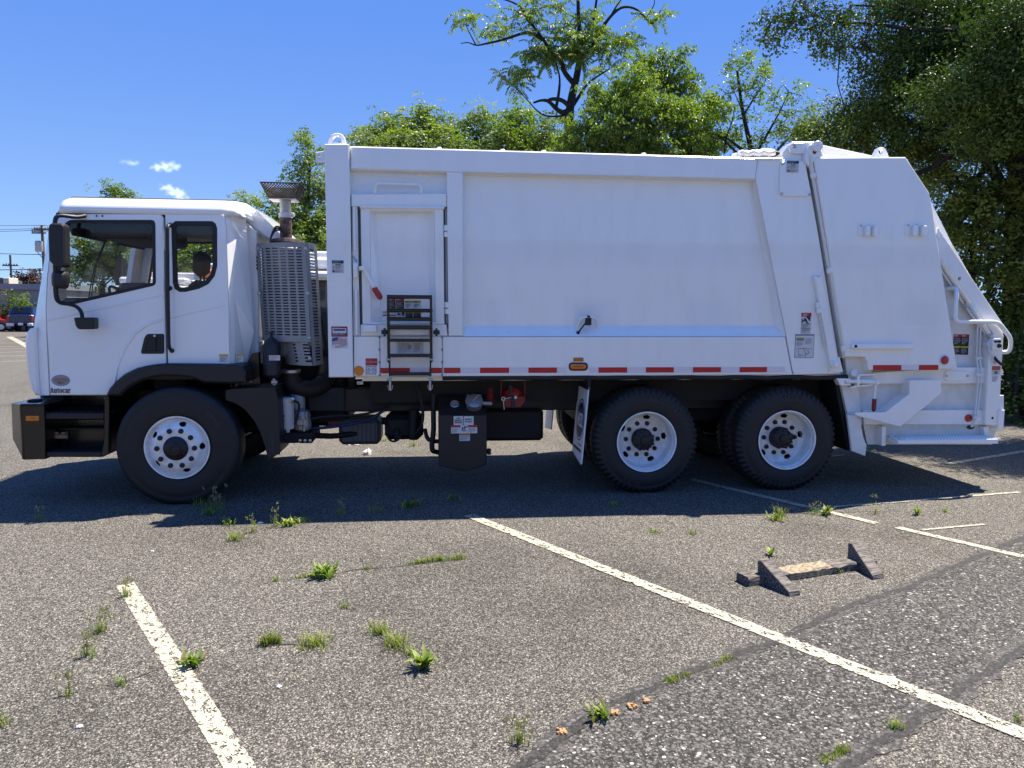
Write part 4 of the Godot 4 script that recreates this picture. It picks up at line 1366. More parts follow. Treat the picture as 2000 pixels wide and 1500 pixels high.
func build_body() -> void:
	var P: Material = M.white_paint
	# the closed box itself
	var core := Build.new()
	core.box(Vector3((-0.918 + 3.897) / 2, 2.27, -1.27), Vector3(3.897 - -0.918, 2.06, 2.28))
	core.box(Vector3(2.1, 1.2, -1.27), Vector3(5.5, 0.12, 2.28))
	obj("body_box", core, P, truck)
	var far := Build.new()
	far.slab(pv([-0.942, 3.336, 3.725, 3.323, 4.161, 1.201, -0.946, 1.189]), -2.43, -2.4, 0.0)
	obj("far_side_panel", far, P, truck)
	plate("front_pillar", pv([-0.949, 3.339, -0.726, 3.345, -0.719, 1.191, -0.947, 1.191]), -0.3, 0.03, P, 0.008)
	plate("top_rail", pv([-0.72, 3.333, 0.783, 3.332, 3.204, 3.329, 3.186, 3.118, 0.324, 3.118, 0.166, 3.119, -0.723, 3.12]), -0.22, 0.0, P, 0.012)
	plate("post", pv([0.168, 3.119, 0.322, 3.118, 0.321, 1.584, 0.181, 1.583]), -0.16, -0.001, P, 0.006)
	plate("door_header", pv([-0.717, 2.898, 0.165, 2.921, 0.167, 2.798, -0.719, 2.785]), -0.16, -0.004, P, 0.006)
	plate("header_panel", pv([-0.751, 3.16, 0.207, 3.146, 0.206, 2.907, -0.755, 2.887]), -0.13, -0.1, P, 0.0)
	pipe("grab_bar", [Vector3(-0.497, 2.914, -0.02), Vector3(-0.495, 3.002, -0.01), Vector3(-0.069, 3.002, -0.01), Vector3(-0.07, 2.919, -0.02)], 0.016, P, truck, 0.04)
	plate("door_stile", pv([-0.715, 2.792, -0.664, 2.793, -0.656, 1.581, -0.718, 1.581]), -0.16, -0.02, P, 0.004)
	plate("door_gap", pv([-0.692, 2.815, 0.187, 2.833, 0.194, 1.659, -0.693, 1.656]), -0.15, -0.125, M.grey_paint, 0.0)
	plate("door_base", pv([-0.649, 1.688, 0.162, 1.691, 0.172, 1.583, -0.651, 1.581]), -0.16, -0.012, P, 0.004)
	pipe("door_rod", [Vector3(-0.695, 2.781, 0), Vector3(-0.691, 2.376, 0)], 0.014, P)
	pipe("door_rod", [Vector3(-0.687, 2.019, 0), Vector3(-0.683, 1.596, 0)], 0.016, P)
	# side access door: raised frame, sunk panel
	var d_in := pv([-0.546, 2.743, 0.049, 2.754, 0.055, 1.717, -0.548, 1.715])
	var door := plate("access_door", pv([-0.635, 2.779, 0.136, 2.794, 0.143, 1.693, -0.63, 1.69]), -0.1, -0.01, P, 0.006, [d_in])
	obj("door_panel", recess(d_in, pv([-0.498, 2.732, 0.006, 2.742, -0.003, 1.728, -0.452, 1.726]), -0.012, -0.075), P, door)
	pipe("door_lip", [Vector3(-0.639, 2.782, -0.002), Vector3(0.146, 2.793, -0.002)], 0.018, P, door)
	pipe("hinge_rod", [Vector3(0.161, 2.782, -0.03), Vector3(0.168, 1.7, -0.03)], 0.012, M.grey_paint)
	for q in [[Vector3(0.162, 2.628, -0.015), Vector3(0.162, 2.576, -0.015), Vector3(0.163, 2.566, -0.015), Vector3(0.163, 2.518, -0.015)], [Vector3(0.165, 1.905, -0.015), Vector3(0.165, 1.852, -0.015), Vector3(0.166, 1.842, -0.015), Vector3(0.166, 1.793, -0.015)]]:
		var h := Build.new()
		h.rod(q[0], q[1], 0.022, 10)
		h.rod(q[2], q[3], 0.022, 10)
		obj("hinge", h, P, truck)
	plate("latch_box", pv([-0.709, 2.265, -0.666, 2.265, -0.663, 2.128, -0.706, 2.128]), -0.02, 0.03, P, 0.005)
	var lv := Build.new()
	lv.slab(pv([-0.657, 2.232, -0.601, 2.238, -0.596, 2.205, -0.653, 2.19]), -0.01, 0.02, 0.003)
	lv.slab(pv([-0.627, 2.222, -0.599, 2.232, -0.498, 2.039, -0.526, 2.024]), 0.02, 0.05, 0.006)
	lv.lathe([Vector2(0.022, 0.0), Vector2(0.022, 0.012), Vector2(0, 0.016)], Vector3(-0.613, 2.218, 0.05), Vector3.BACK, 14)
	var lever := obj("latch_lever", lv, P, truck)
	var gr := Build.new()
	gr.tube([Vector3(-0.513, 2.034, 0.036), Vector3(-0.508, 2.02, 0.036), Vector3(-0.471, 1.963, 0.036), Vector3(-0.464, 1.949, 0.036)], 0.028, 12)
	gr.lathe([Vector2(0.028, 0), Vector2(0.02, 0.02), Vector2(0, 0.03)], Vector3(-0.464, 1.949, 0.036), (Vector3(-0.464, 1.949, 0.036) - Vector3(-0.513, 2.034, 0.036)).normalized(), 12)
	obj("grip", gr, M.red_paint, lever)
	var lw := Build.new()
	lw.slab(pv([-0.628, 1.684, -0.494, 1.684, -0.495, 1.617, -0.628, 1.616]), -0.03, 0.02, 0.006)
	lw.slab(pv([-0.585, 1.641, -0.537, 1.641, -0.537, 1.626, -0.585, 1.626]), 0.01, 0.024, 0.0)
	obj("door_catch", lw, P, truck)
	pipe("latch_wire", [Vector3(-0.729, 2.342, 0), Vector3(-0.696, 2.314, 0.01), Vector3(-0.673, 2.271, 0.01)], 0.006, M.filter_grey)
	# big sunk side panel, its sloping sill, the slanted rear frame
	obj("side_panel", recess(pv([0.322, 3.118, 3.181, 3.118, 3.561, 1.585, 0.321, 1.579]), pv([0.342, 3.11, 3.179, 3.105, 3.486, 1.688, 0.342, 1.677]), -0.002, -0.09), P, truck)
	plate("rear_frame", pv([3.205, 3.324, 3.461, 3.321, 3.683, 3.312, 3.747, 3.077, 3.874, 2.529, 4.005, 1.931, 4.146, 1.29, 4.161, 1.206, 3.665, 1.197, 3.646, 1.249, 3.567, 1.585, 3.186, 3.118]), -0.22, 0.0, P, 0.006)
	for q in ["a", "b", "c"]:
		var o: PackedVector2Array
		if q == "a":
			o = pv([-0.712, 1.577, -0.471, 1.577, -0.473, 1.197, -0.717, 1.198])
		elif q == "b":
			o = pv([-0.466, 1.577, 0.119, 1.578, 0.121, 1.195, -0.468, 1.197])
		else:
			o = pv([0.124, 1.576, 3.556, 1.583, 3.635, 1.249, 3.654, 1.197, 0.126, 1.195])
		plate("skirt_panel", o, -0.12, -0.003, P, 0.006)
	var rivet_spots := []
	for y in [661, 684, 707, 731]:
		rivet_spots.append(Vector3(-0.47, 0, -0.004) + Vector3(-0.005, 1.368 + (700 - y) * 0.0052, 0))
		rivet_spots.append(Vector3(0.12, 0, -0.004) + Vector3(0.0, 1.367 + (700 - y) * 0.0052, 0))
	bolts("rivet", rivet_spots, M.filter_grey, 0.012)
	var rb := Build.new()
	var rub := []
	for k in 25:
		var u := k / 24.0
		rub.append(Vector3(lerpf(0.122, 4.245, u), lerpf(1.175, 1.167, u) + 0.006 * sin(k * 1.9) * (0.4 + u), -0.02))
	rb.tube(rub, 0.022, 8)
	obj("rubber_edge", rb, M.rubber, truck)
	# reflective tape
	for s in [[742.5, 801, 1], [801, 838, 0], [838, 863.5, 1], [866.5, 899.5, 1], [899.5, 937, 0], [937, 994.5, 1], [994.5, 1031.5, 0], [1031.5, 1088, 1], [1088, 1106, 0], [1150, 1168.5, 0], [1168.5, 1225, 1], [1225, 1261, 0], [1261, 1316, 1], [1316, 1353, 0], [1353, 1408, 1], [1408, 1444, 0], [1444, 1498, 1], [1498, 1533, 0]]:
		tape(s[0], s[1], 1.277, 1.225, 0.0, s[2] == 1)
	# marker lamp, reflectors
	plate("lamp_bezel", rounded(pv([1.353, 1.326, 1.542, 1.325, 1.543, 1.245, 1.354, 1.245]), 0.042, 6), -0.004, 0.012, M.rubber, 0.006)
	var ml := plate("marker_lamp", rounded(pv([1.366, 1.312, 1.524, 1.311, 1.525, 1.261, 1.367, 1.261]), 0.028, 6), 0.0, 0.022, M.amber, 0.01)
	var mb := Build.new()
	mb.tube([Vector3(1.395, 1.287, 0.022), Vector3(1.492, 1.287, 0.022)], 0.008, 6)
	obj("lens_rib", mb, M.amber_dark, ml)
	plate("amber_reflector", pv([1.398, 1.373, 1.497, 1.373, 1.498, 1.336, 1.399, 1.336]), -0.002, 0.004, M.amber_dark, 0.0015)
	var ra := Build.new()
	ra.lathe([Vector2(0.046, 0.0), Vector2(0.046, 0.006), Vector2(0.04, 0.012), Vector2(0, 0.014)], Vector3(-0.669, 1.251, -0.002), Vector3.BACK, 28)
	obj("round_reflector", ra, M.amber, truck)
	# work lamp on a bent bracket
	pipe("lamp_bracket", [Vector3(1.45, 1.664, -0.08), Vector3(1.458, 1.745, -0.02), Vector3(1.501, 1.77, -0.01), Vector3(1.587, 1.771, -0.01), Vector3(1.631, 1.746, -0.02), Vector3(1.656, 1.664, -0.08)], 0.012, P, truck, 0.03)
	var wl := Build.new()
	wl.box(Vector3(1.544, 1.725, -0.02), Vector3(0.055, 0.075, 0.06), 0.008)
	wl.box(Vector3(1.543, 1.775, -0.015), Vector3(0.03, 0.02, 0.04), 0.004)
	obj("work_lamp", wl, M.black_plastic, truck)
	pipe("lamp_wire", [Vector3(1.524, 1.715, -0.02), Vector3(1.487, 1.676, -0.01), Vector3(1.449, 1.62, -0.02)], 0.008, M.rubber, truck, 0.03)
	var wg := Build.new()
	wg.lathe([Vector2(0.018, 0.0), Vector2(0.016, 0.012), Vector2(0, 0.014)], Vector3(1.446, 1.615, -0.03), Vector3(0, 0.5, 0.86), 12)
	obj("wire_grommet", wg, M.rubber, truck)
	var nub := Build.new()
	nub.lathe([Vector2(0.02, 0.0), Vector2(0.018, 0.02), Vector2(0, 0.022)], Vector3(0.778, 1.618, -0.05), Vector3(0, 0.6, 0.8), 10)
	obj("sill_plug", nub, P, truck)
	# lifting eye, corner lug, roof nubs
	plate("lifting_eye", pv([-0.938, 3.352, -0.928, 3.408, -0.904, 3.442, -0.871, 3.461, -0.838, 3.464, -0.801, 3.454, -0.773, 3.422, -0.76, 3.357]), -0.12, -0.08, P, 0.006, [pv([-0.891, 3.377, -0.886, 3.41, -0.862, 3.434, -0.834, 3.434, -0.811, 3.416, -0.807, 3.379])])
	plate("corner_lug", pv([-1.042, 3.279, -0.968, 3.29, -0.931, 3.291, -0.933, 3.184, -1.04, 3.182]), -0.14, -0.05, P, 0.005, [oval(Vector2(-1.011, 3.236), 0.014, 0.018, 12)])
	for q in [858, 982, 1062, 1258]:
		var nb := Build.new()
		var x: float = { 858: 0.1, 982: 0.7, 1062: 1.093, 1258: 2.074 }[q]
		var y: float = { 858: 3.342, 982: 3.34, 1062: 3.341, 1258: 3.343 }[q]
		nb.lathe([Vector2(0.03, -0.04), Vector2(0.03, 0.0), Vector2(0.02, 0.015), Vector2(0, 0.016)], Vector3(x, y, -0.07), Vector3.UP, 10)
		obj("roof_nub", nb, P, truck)
	# wrapped hose bundle on the roof edge
	for k in 5:
		var h := Build.new()
		var pth := []
		for i in 13:
			var u := i / 12.0
			pth.append(Vector3(lerpf(3.051, 3.411, u), lerpf(3.383, 3.398, u) + 0.02 * (k % 3) * u + 0.008 * sin(i * 1.7 + k * 2.0), -0.1 - 0.05 * k))
		h.tube(pth, 0.03, 7)
		obj("hose_wrap", h, M.dusty_white, truck)
	var hd := Build.new()
	for k in 4:
		hd.tube(soft([Vector3(3.39, 3.397, -0.15) + Vector3(0, k * 0.016, -k * 0.03), Vector3(3.454, 3.414, -0.15) + Vector3(0, k * 0.014, -k * 0.03), Vector3(3.508, 3.391, -0.15) + Vector3(0, 0.0, -k * 0.03)], 0.05), 0.022, 7)
	obj("roof_hose", hd, M.rubber, truck)
	plate("rail_cap", pv([3.168, 3.326, 3.45, 3.333, 3.451, 3.311, 3.169, 3.304]), -0.25, 0.012, P, 0.004)
	# prints on the body
	var green := Color(0.006, 0.045, 0.045)
	var pale := grey(0.55)
	for q in [[Vector2(-0.9, 2.284), Vector2(-0.792, 2.167), 0.03], [Vector2(3.489, 3.304), Vector2(3.61, 3.191), 0.022]]:
		label_plate("safety_label", q[0], q[1], q[2], pale, [[0.0, 0.76, 1.0, 1.0, green], [0.1, 0.79, 0.9, 0.97, Color(0.2, 0.3, 0.3), 2], [0.3, 0.6, 0.75, 0.7, grey(0.12)], [0.05, 0.3, 0.22, 0.55, grey(0.2), 3], [0.3, 0.3, 0.92, 0.55, grey(0.22), 3], [0.04, 0.06, 0.22, 0.22, Color(0.12, 0.06, 0.08)], [0.27, 0.06, 0.96, 0.22, Color(0.3, 0.15, 0.18), 2]])
	var st1 := label_plate("dealer_sticker", Vector2(-0.915, 1.671), Vector2(-0.766, 1.574), 0.03, Color(0.3, 0.025, 0.04), [[0.08, 0.18, 0.92, 0.82, grey(0.68)], [0.13, 0.57, 0.86, 0.75, Color(0.05, 0.05, 0.16)], [0.2, 0.42, 0.84, 0.5, Color(0.3, 0.4, 0.5), 1], [0.1, 0.86, 0.9, 0.95, Color(0.5, 0.2, 0.22), 1], [0.1, 0.05, 0.9, 0.14, Color(0.5, 0.2, 0.22), 1]])
	letters("410-836-7100", 0.018, 0.125, Vector3(-0.84, 1.6, 0.038), Basis(), M.navy, st1)
	var st2 := label_plate("flag_sticker", Vector2(-0.915, 1.571), Vector2(-0.765, 1.464), 0.03, grey(0.66), [[0.22, 0.04, 0.8, 0.26, grey(0.2), 3]])
	var fl := Build.new()
	for k in 13:
		for i in 10:
			var pts := []
			for c in [[i, k], [i + 1, k], [i + 1, k + 1], [i, k + 1]]:
				var u: float = c[0] / 10.0
				pts.append(Vector3(-0.91, 1.532, 0.037) + Vector3(u * (-0.776 - -0.911), 0.03 - c[1] * 0.0048 + 0.008 * sin(u * 6.5 - 0.6), 0))
			fl.tint = Color(0.4, 0.06, 0.08) if k % 2 == 0 else grey(0.6)
			if k < 7 and i < 4:
				fl.tint = Color(0.03, 0.09, 0.22)
			fl.quad(pts[3], pts[2], pts[1], pts[0])
	obj("flag_print", fl, M.label_print, st2)
	label_plate("red_label", Vector2(-0.605, 1.368), Vector2(-0.495, 1.3), -0.002, Color(0.42, 0.02, 0.03), [[0.0, 0.47, 1.0, 0.53, grey(0.6)], [0.1, 0.12, 0.9, 0.4, Color(0.5, 0.12, 0.13), 2], [0.1, 0.62, 0.9, 0.9, Color(0.5, 0.12, 0.13), 1]])
	label_plate("load_label", Vector2(-0.603, 1.292), Vector2(-0.506, 1.216), -0.002, Color(0.08, 0.1, 0.14), [[0.06, 0.07, 0.94, 0.93, grey(0.66)], [0.08, 0.52, 0.92, 0.6, grey(0.25)], [0.2, 0.68, 0.35, 0.82, grey(0.25)], [0.64, 0.68, 0.79, 0.82, grey(0.25)], [0.16, 0.12, 0.4, 0.5, grey(0.3), 3], [0.62, 0.12, 0.86, 0.5, grey(0.3), 3]])
	var red := Color(0.4, 0.015, 0.025)
	var dk := grey(0.012)
	var yel := Color(0.42, 0.34, 0.02)
	for q in [[Vector2(-0.397, 1.935), Vector2(-0.321, 1.842)], [Vector2(-0.316, 1.936), Vector2(-0.24, 1.842)]]:
		var w := label_plate("danger_label", q[0], q[1], -0.075, dk, [[0.0, 0.78, 1.0, 1.0, red], [0.08, 0.82, 0.92, 0.96, grey(0.6), 1], [0.1, 0.05, 0.92, 0.7, grey(0.28), 5]])
	for q in [[Vector2(-0.234, 1.917), Vector2(-0.16, 1.845)], [Vector2(-0.157, 1.918), Vector2(-0.08, 1.845)]]:
		label_plate("warning_label", q[0], q[1], -0.075, grey(0.62), [[0.0, 0.7, 1.0, 1.0, yel], [0.1, 0.74, 0.9, 0.94, grey(0.05), 1], [0.12, 0.08, 0.88, 0.6, grey(0.12), 3]])
	label_plate("pictogram_label", Vector2(-0.446, 1.814), Vector2(-0.235, 1.762), -0.075, grey(0.55), [[0.0, 0.78, 0.6, 0.95, Color(0.42, 0.14, 0.06)], [0.0, 0.18, 0.6, 0.38, Color(0.25, 0.06, 0.04)], [0.68, 0.3, 0.76, 0.7, dk], [0.76, 0.42, 0.84, 0.58, dk], [0.88, 0.2, 0.98, 0.85, dk]])
	for q in [[Vector2(-0.23, 1.806), Vector2(-0.158, 1.758)], [Vector2(-0.153, 1.806), Vector2(-0.081, 1.758)]]:
		label_plate("notice_label", q[0], q[1], -0.075, dk, [[0.0, 0.85, 1.0, 1.0, yel], [0.1, 0.1, 0.9, 0.75, grey(0.12), 3]])
	label_plate("lubrication_chart", Vector2(-0.31, 1.526), Vector2(-0.058, 1.412), -0.002, grey(0.58), [[0.08, 0.1, 0.55, 0.9, grey(0.28), 9], [0.42, 0.4, 0.55, 0.75, grey(0.3)], [0.62, 0.1, 0.95, 0.92, grey(0.33), 6], [0.68, 0.3, 0.84, 0.8, grey(0.42)]])
	var dg := label_plate("danger_label", Vector2(3.713, 1.822), Vector2(3.819, 1.611), 0.0, grey(0.55), [[0.0, 0.82, 1.0, 1.0, red], [0.15, 0.85, 0.9, 0.97, grey(0.55), 2], [0.05, 0.48, 0.95, 0.81, grey(0.62)], [0.1, 0.05, 0.92, 0.24, grey(0.25), 3], [0.1, 0.28, 0.92, 0.45, grey(0.25), 3], [0.0, 0.25, 1.0, 0.27, grey(0.1)], [0.0, 0.46, 1.0, 0.48, grey(0.1)], [0.05, 0.52, 0.14, 0.72, dk]])
	var fg := Build.new()
	fg.slab(pv([3.76, 1.783, 3.806, 1.784, 3.808, 1.735]), 0.004, 0.007, 0.0)
	fg.slab(pv([3.739, 1.765, 3.755, 1.771, 3.772, 1.75, 3.778, 1.73, 3.795, 1.714, 3.79, 1.709, 3.763, 1.724, 3.756, 1.74, 3.735, 1.73, 3.729, 1.74, 3.745, 1.755]), 0.004, 0.007, 0.0)
	obj("falling_figure", fg, M.ink, dg)
	var inst := label_plate("instruction_plate", Vector2(3.66, 1.606), Vector2(3.861, 1.368), 0.0, Color(0.1, 0.12, 0.15), [[0.02, 0.02, 0.98, 0.95, grey(0.62)], [0.05, 0.74, 0.45, 0.86, Color(0.36, 0.3, 0.05)], [0.05, 0.74, 0.45, 0.77, dk], [0.08, 0.5, 0.45, 0.7, grey(0.3), 5], [0.52, 0.58, 0.94, 0.84, grey(0.32), 6], [0.15, 0.05, 0.45, 0.1, grey(0.25), 1], [0.7, 0.36, 0.95, 0.42, grey(0.3), 2]])
	var dr := Build.new()
	for s in [[Vector3(3.693, 1.462, 0.006), Vector3(3.753, 1.467, 0.006)], [Vector3(3.693, 1.462, 0.006), Vector3(3.701, 1.4, 0.006)], [Vector3(3.701, 1.4, 0.006), Vector3(3.756, 1.395, 0.006)], [Vector3(3.747, 1.462, 0.006), Vector3(3.782, 1.405, 0.006)], [Vector3(3.747, 1.462, 0.006), Vector3(3.774, 1.467, 0.006)], [Vector3(3.774, 1.467, 0.006), Vector3(3.809, 1.421, 0.006)], [Vector3(3.809, 1.421, 0.006), Vector3(3.783, 1.4, 0.006)], [Vector3(3.772, 1.405, 0.006), Vector3(3.773, 1.374, 0.006)]]:
		dr.rod(s[0], s[1], 0.002, 4)
	obj("line_drawing", dr, M.ink_grey, inst)
	build_ladder()


func tape(x0: float, x1: float, y_top: float, y_bot: float, z: float, is_red: bool) -> void:
	# from photo column to metres along the body: the column grid of the skirt
	var b := Build.new()
	var a := skirt_x(x0)
	var c := skirt_x(x1)
	b.box(Vector3((a + c) / 2, (y_top + y_bot) / 2, z), Vector3(c - a - 0.004, absf(y_top - y_bot), 0.004))
	obj("reflective_tape", b, M.red_tape if is_red else M.white_tape, truck)


func skirt_x(c: float) -> float:       # measured stations along the skirt, one per hundred columns
	var st := [-0.673, -0.191, 0.299, 0.795, 1.298, 1.809, 2.328, 2.854, 3.387, 3.929, 4.479, 5.037, 5.604]
	var k := clampi(int((c - 700) / 100.0), 0, st.size() - 2)
	return lerpf(st[k], st[k + 1], (c - 700 - k * 100) / 100.0)


func build_ladder() -> void:
	var K: Material = M.black_metal
	var xl := -0.383
	var xr := 0.016
	var w := xr - xl
	# stepped side rails: upper, middle, lower sections fold over each other
	for s in [[1.969, 1.567, 0.09, 0.022], [1.792, 1.333, 0.06, 0.026], [1.421, 1.202, 0.075, 0.016]]:
		for x in [xl, xr]:
			var r := Build.new()
			r.box(Vector3(x + (0.008 if s[2] == 0.075 and x == xl else -0.008 if s[2] == 0.075 else 0.0), (s[0] + s[1]) / 2, s[2]), Vector3(s[3], s[0] - s[1], 0.05), 0.004)
			obj("ladder_rail", r, K, truck)
	# rungs: [height, thickness, teeth direction]
	for s in [[1.95, 0.036, -1], [1.668, 0.036, -1], [1.545, 0.028, 1], [1.402, 0.03, -1]]:
		var r := Build.new()
		r.box(Vector3((xl + xr) / 2, s[0], 0.09), Vector3(w, s[1], 0.06), 0.005)
		for k in 15:
			var x := lerpf(xl + 0.02, xr - 0.02, k / 14.0)
			r.lathe([Vector2(0.009, -0.03), Vector2(0.009, 0.03)], Vector3(x, s[0] + s[2] * s[1] * 0.5, 0.09), Vector3.BACK, 8)
		obj("ladder_rung", r, K, truck)
	for y in [1.823, 1.744]:
		var r := Build.new()
		r.box(Vector3((xl + xr) / 2, y, 0.1), Vector3(w + 0.03, 0.036, 0.02), 0.008)
		for x in [xl + 0.035, xr - 0.035]:
			r.lathe([Vector2(0.008, 0.0), Vector2(0.008, 0.004), Vector2(0, 0.005)], Vector3(x, y, 0.11), Vector3.BACK, 8)
		obj("ladder_bar", r, K, truck)
	var lo := Build.new()
	lo.box(Vector3((xl + xr) / 2, 1.23, 0.09), Vector3(w - 0.02, 0.028, 0.05), 0.004)
	obj("ladder_rung", lo, K, truck)
	var pl := plate("ladder_plate", rounded(pv([-0.378, 1.644, 0.001, 1.645, 0.001, 1.59, -0.379, 1.589]), 0.01), 0.0, 0.05, M.white_paint, 0.004)
	for x in [xl - 0.035, xr + 0.05]:
		var kn := Build.new()
		kn.rod(Vector3(x - 0.03, 1.62, 0.09), Vector3(x + 0.03, 1.62, 0.09), 0.02, 8)
		kn.box(Vector3(x, 1.62, 0.09), Vector3(0.022, 0.078, 0.06), 0.008)
		obj("ladder_knob", kn, M.black_plastic, truck)
	pipe("ladder_stirrup", [Vector3(xl + 0.012, 1.072, 0.09), Vector3(xl + 0.012, 1.208, 0.09), Vector3(xr - 0.012, 1.208, 0.09), Vector3(xr - 0.012, 1.072, 0.09)], 0.011, M.zinc, truck, 0.03)
	for x in [xl + 0.012, xr - 0.012]:
		pipe("spring_clip", [Vector3(x - 0.022, 1.121, 0.09), Vector3(x - 0.018, 1.082, 0.09), Vector3(x, 1.067, 0.09), Vector3(x + 0.018, 1.082, 0.09), Vector3(x + 0.022, 1.121, 0.09)], 0.004, M.zinc, truck, 0.02, 5)
	for x in [xl, xr]:
		var pin := Build.new()
		for y in [1.364, 1.175]:
			pin.rod(Vector3(x - 0.02, y, 0.1), Vector3(x + 0.02, y, 0.1), 0.012, 8)
		obj("ladder_pin", pin, M.zinc, truck)


# ---------------------------------------------------------------- tailgate and hopper
func build_tail() -> void:
	var P: Material = M.white_paint
	var D: Material = M.dusty_white
	# dark gap between body and tailgate
	plate("tailgate_gap", pv([3.675, 3.404, 3.89, 3.41, 4.325, 1.275, 4.161, 1.196]), -0.3, -0.12, M.frame_black, 0.0)
	plate("tailgate", pv([3.752, 3.315, 3.782, 3.342, 4.704, 3.366, 4.839, 3.198, 4.977, 3.026, 5.016, 2.886, 5.401, 1.257, 4.432, 1.244, 4.411, 1.324, 4.387, 1.371, 4.343, 1.381, 4.179, 1.379]), -0.22, 0.05, P, 0.01)
	plate("tailgate_flange", pv([3.738, 3.271, 3.779, 3.291, 4.207, 1.38, 4.169, 1.364]), -0.15, 0.02, D, 0.004)
	var core := Build.new()
	core.slab(pv([3.905, 3.416, 4.866, 3.396, 5.13, 3.012, 5.948, 1.676, 6.012, 0.803, 5.949, 0.444, 4.555, 0.462, 4.292, 1.166]), -2.3, -0.18, 0.0)
	obj("hopper_shell", core, P, truck)
	plate("far_hopper_side", pv([3.776, 3.354, 4.736, 3.379, 5.927, 1.68, 5.935, 0.634, 4.151, 1.18]), -2.44, -2.4, P, 0.0)
	# hydraulic pipe down the joint
	for s in [[[Vector3(3.713, 3.357, 0.03), Vector3(3.727, 3.278, 0.03), Vector3(3.766, 3.132, 0.03)], 0.022], [[Vector3(3.759, 3.158, 0.02), Vector3(3.857, 2.763, 0.02), Vector3(3.966, 2.286, 0.02)], 0.016], [[Vector3(3.965, 2.312, 0.02), Vector3(4.078, 1.88, 0.02), Vector3(4.184, 1.395, 0.02)], 0.015]]:
		var t := Build.new()
		t.tube(soft(s[0], 0.1), s[1], 10)
		obj("joint_pipe", t, D, truck)
	for s in [[Vector3(3.753, 3.186, 0.03), Vector3(3.765, 3.146, 0.03)], [Vector3(3.967, 2.271, 0.03), Vector3(3.98, 2.22, 0.03)], [Vector3(4.151, 1.5, 0.03), Vector3(4.17, 1.448, 0.03)]]:
		var t := Build.new()
		t.rod(s[0], s[1], 0.03, 10)
		obj("pipe_union", t, P, truck)
	# top hinge
	plate("hinge_base", pv([3.465, 3.314, 3.467, 3.383, 3.527, 3.464, 3.568, 3.499, 3.79, 3.508, 3.844, 3.497, 3.88, 3.394, 3.799, 3.303]), -0.2, -0.04, P, 0.006, [oval(Vector2(3.586, 3.453), 0.026, 0.028, 16)])
	var hl := Build.new()
	hl.slab(rounded(pv([3.523, 3.48, 3.754, 3.494, 3.722, 3.382, 3.527, 3.382]), 0.06, 6), -0.06, 0.0, 0.006, [oval(Vector2(3.566, 3.444), 0.024, 0.026, 16)])
	obj("hinge_link", hl, P, truck)
	plate("hinge_ear", rounded(pv([3.669, 3.283, 3.67, 3.391, 3.708, 3.465, 3.787, 3.477, 3.826, 3.424, 3.851, 3.347, 3.752, 3.305, 3.746, 3.226]), 0.03, 4), -0.08, 0.04, P, 0.008)
	var pin := Build.new()
	pin.lathe([Vector2(0.052, 0.0), Vector2(0.052, 0.03), Vector2(0.046, 0.036), Vector2(0.044, 0.034), Vector2(0.012, 0.034), Vector2(0.01, 0.028), Vector2(0, 0.028)], Vector3(3.775, 3.442, 0.04), Vector3.BACK, 24)
	obj("hinge_pin", pin, P, truck)
	var st := Build.new()
	st.lathe([Vector2(0.02, 0.0), Vector2(0.016, 0.004), Vector2(0, 0.004)], Vector3(3.758, 3.39, 0.041), Vector3.BACK, 9)
	obj("rust_spot", st, M.rust_mesh, truck)
	var wedge := Build.new()
	wedge.slab(pv([3.993, 3.56, 4.044, 3.546, 4.654, 3.444, 4.685, 3.398, 4.013, 3.38]), -0.42, -0.35, 0.006)
	wedge.slab(pv([3.876, 3.477, 3.957, 3.365, 3.903, 3.364]), -0.1, -0.06, 0.0)
	obj("gusset", wedge, P, truck)
	plate("lifting_ear", pv([4.445, 3.376, 4.494, 3.472, 4.52, 3.488, 4.559, 3.487, 4.587, 3.465, 4.63, 3.38]), -0.15, -0.1, P, 0.005, [oval(Vector2(4.531, 3.446), 0.022, 0.026, 14)])
	var cv := plate("cover_plate", rounded(pv([3.424, 3.302, 3.678, 3.308, 3.763, 2.965, 3.425, 2.963]), 0.05, 5), -0.002, 0.018, P, 0.005)
	bolts("cover_bolt", [Vector3(3.449, 3.274, 0.018), Vector3(3.451, 2.986, 0.018), Vector3(3.736, 2.987, 0.018)], M.zinc, 0.014, cv)
	# folded prop arm on the body
	plate("prop_arm", pv([3.81, 2.182, 3.825, 2.198, 3.842, 2.178, 3.864, 2.178, 3.879, 2.198, 3.896, 2.183, 3.996, 1.777, 4.105, 1.325, 4.076, 1.263, 4.031, 1.283, 4.012, 1.335, 3.897, 1.828]), 0.0, 0.05, P, 0.008)
	plate("prop_base", pv([4.005, 1.364, 4.136, 1.379, 4.182, 1.223, 4.028, 1.223]), -0.002, 0.014, P, 0.005)
	var pv_ := Build.new()
	pv_.lathe([Vector2(0.04, 0.0), Vector2(0.04, 0.02), Vector2(0.026, 0.024), Vector2(0.026, 0.04), Vector2(0.018, 0.045), Vector2(0, 0.045)], Vector3(4.057, 1.307, 0.05), Vector3.BACK, 20)
	obj("prop_pivot", pv_, P, truck)
	pipe("prop_cable", [Vector3(3.852, 2.082, 0.02), Vector3(3.878, 1.879, 0.03), Vector3(3.92, 1.674, 0.03), Vector3(3.968, 1.468, 0.03)], 0.007, D)
	for q in [[Vector3(3.866, 1.899, 0.03), Vector3(0.035, 0.06, 0.04)], [Vector3(3.879, 1.843, 0.03), Vector3(0.045, 0.05, 0.04)], [Vector3(3.913, 1.695, 0.03), Vector3(0.06, 0.01, 0.02)]]:
		var pc := Build.new()
		pc.box(q[0], q[1], 0.006)
		obj("cable_clip", pc, P, truck)
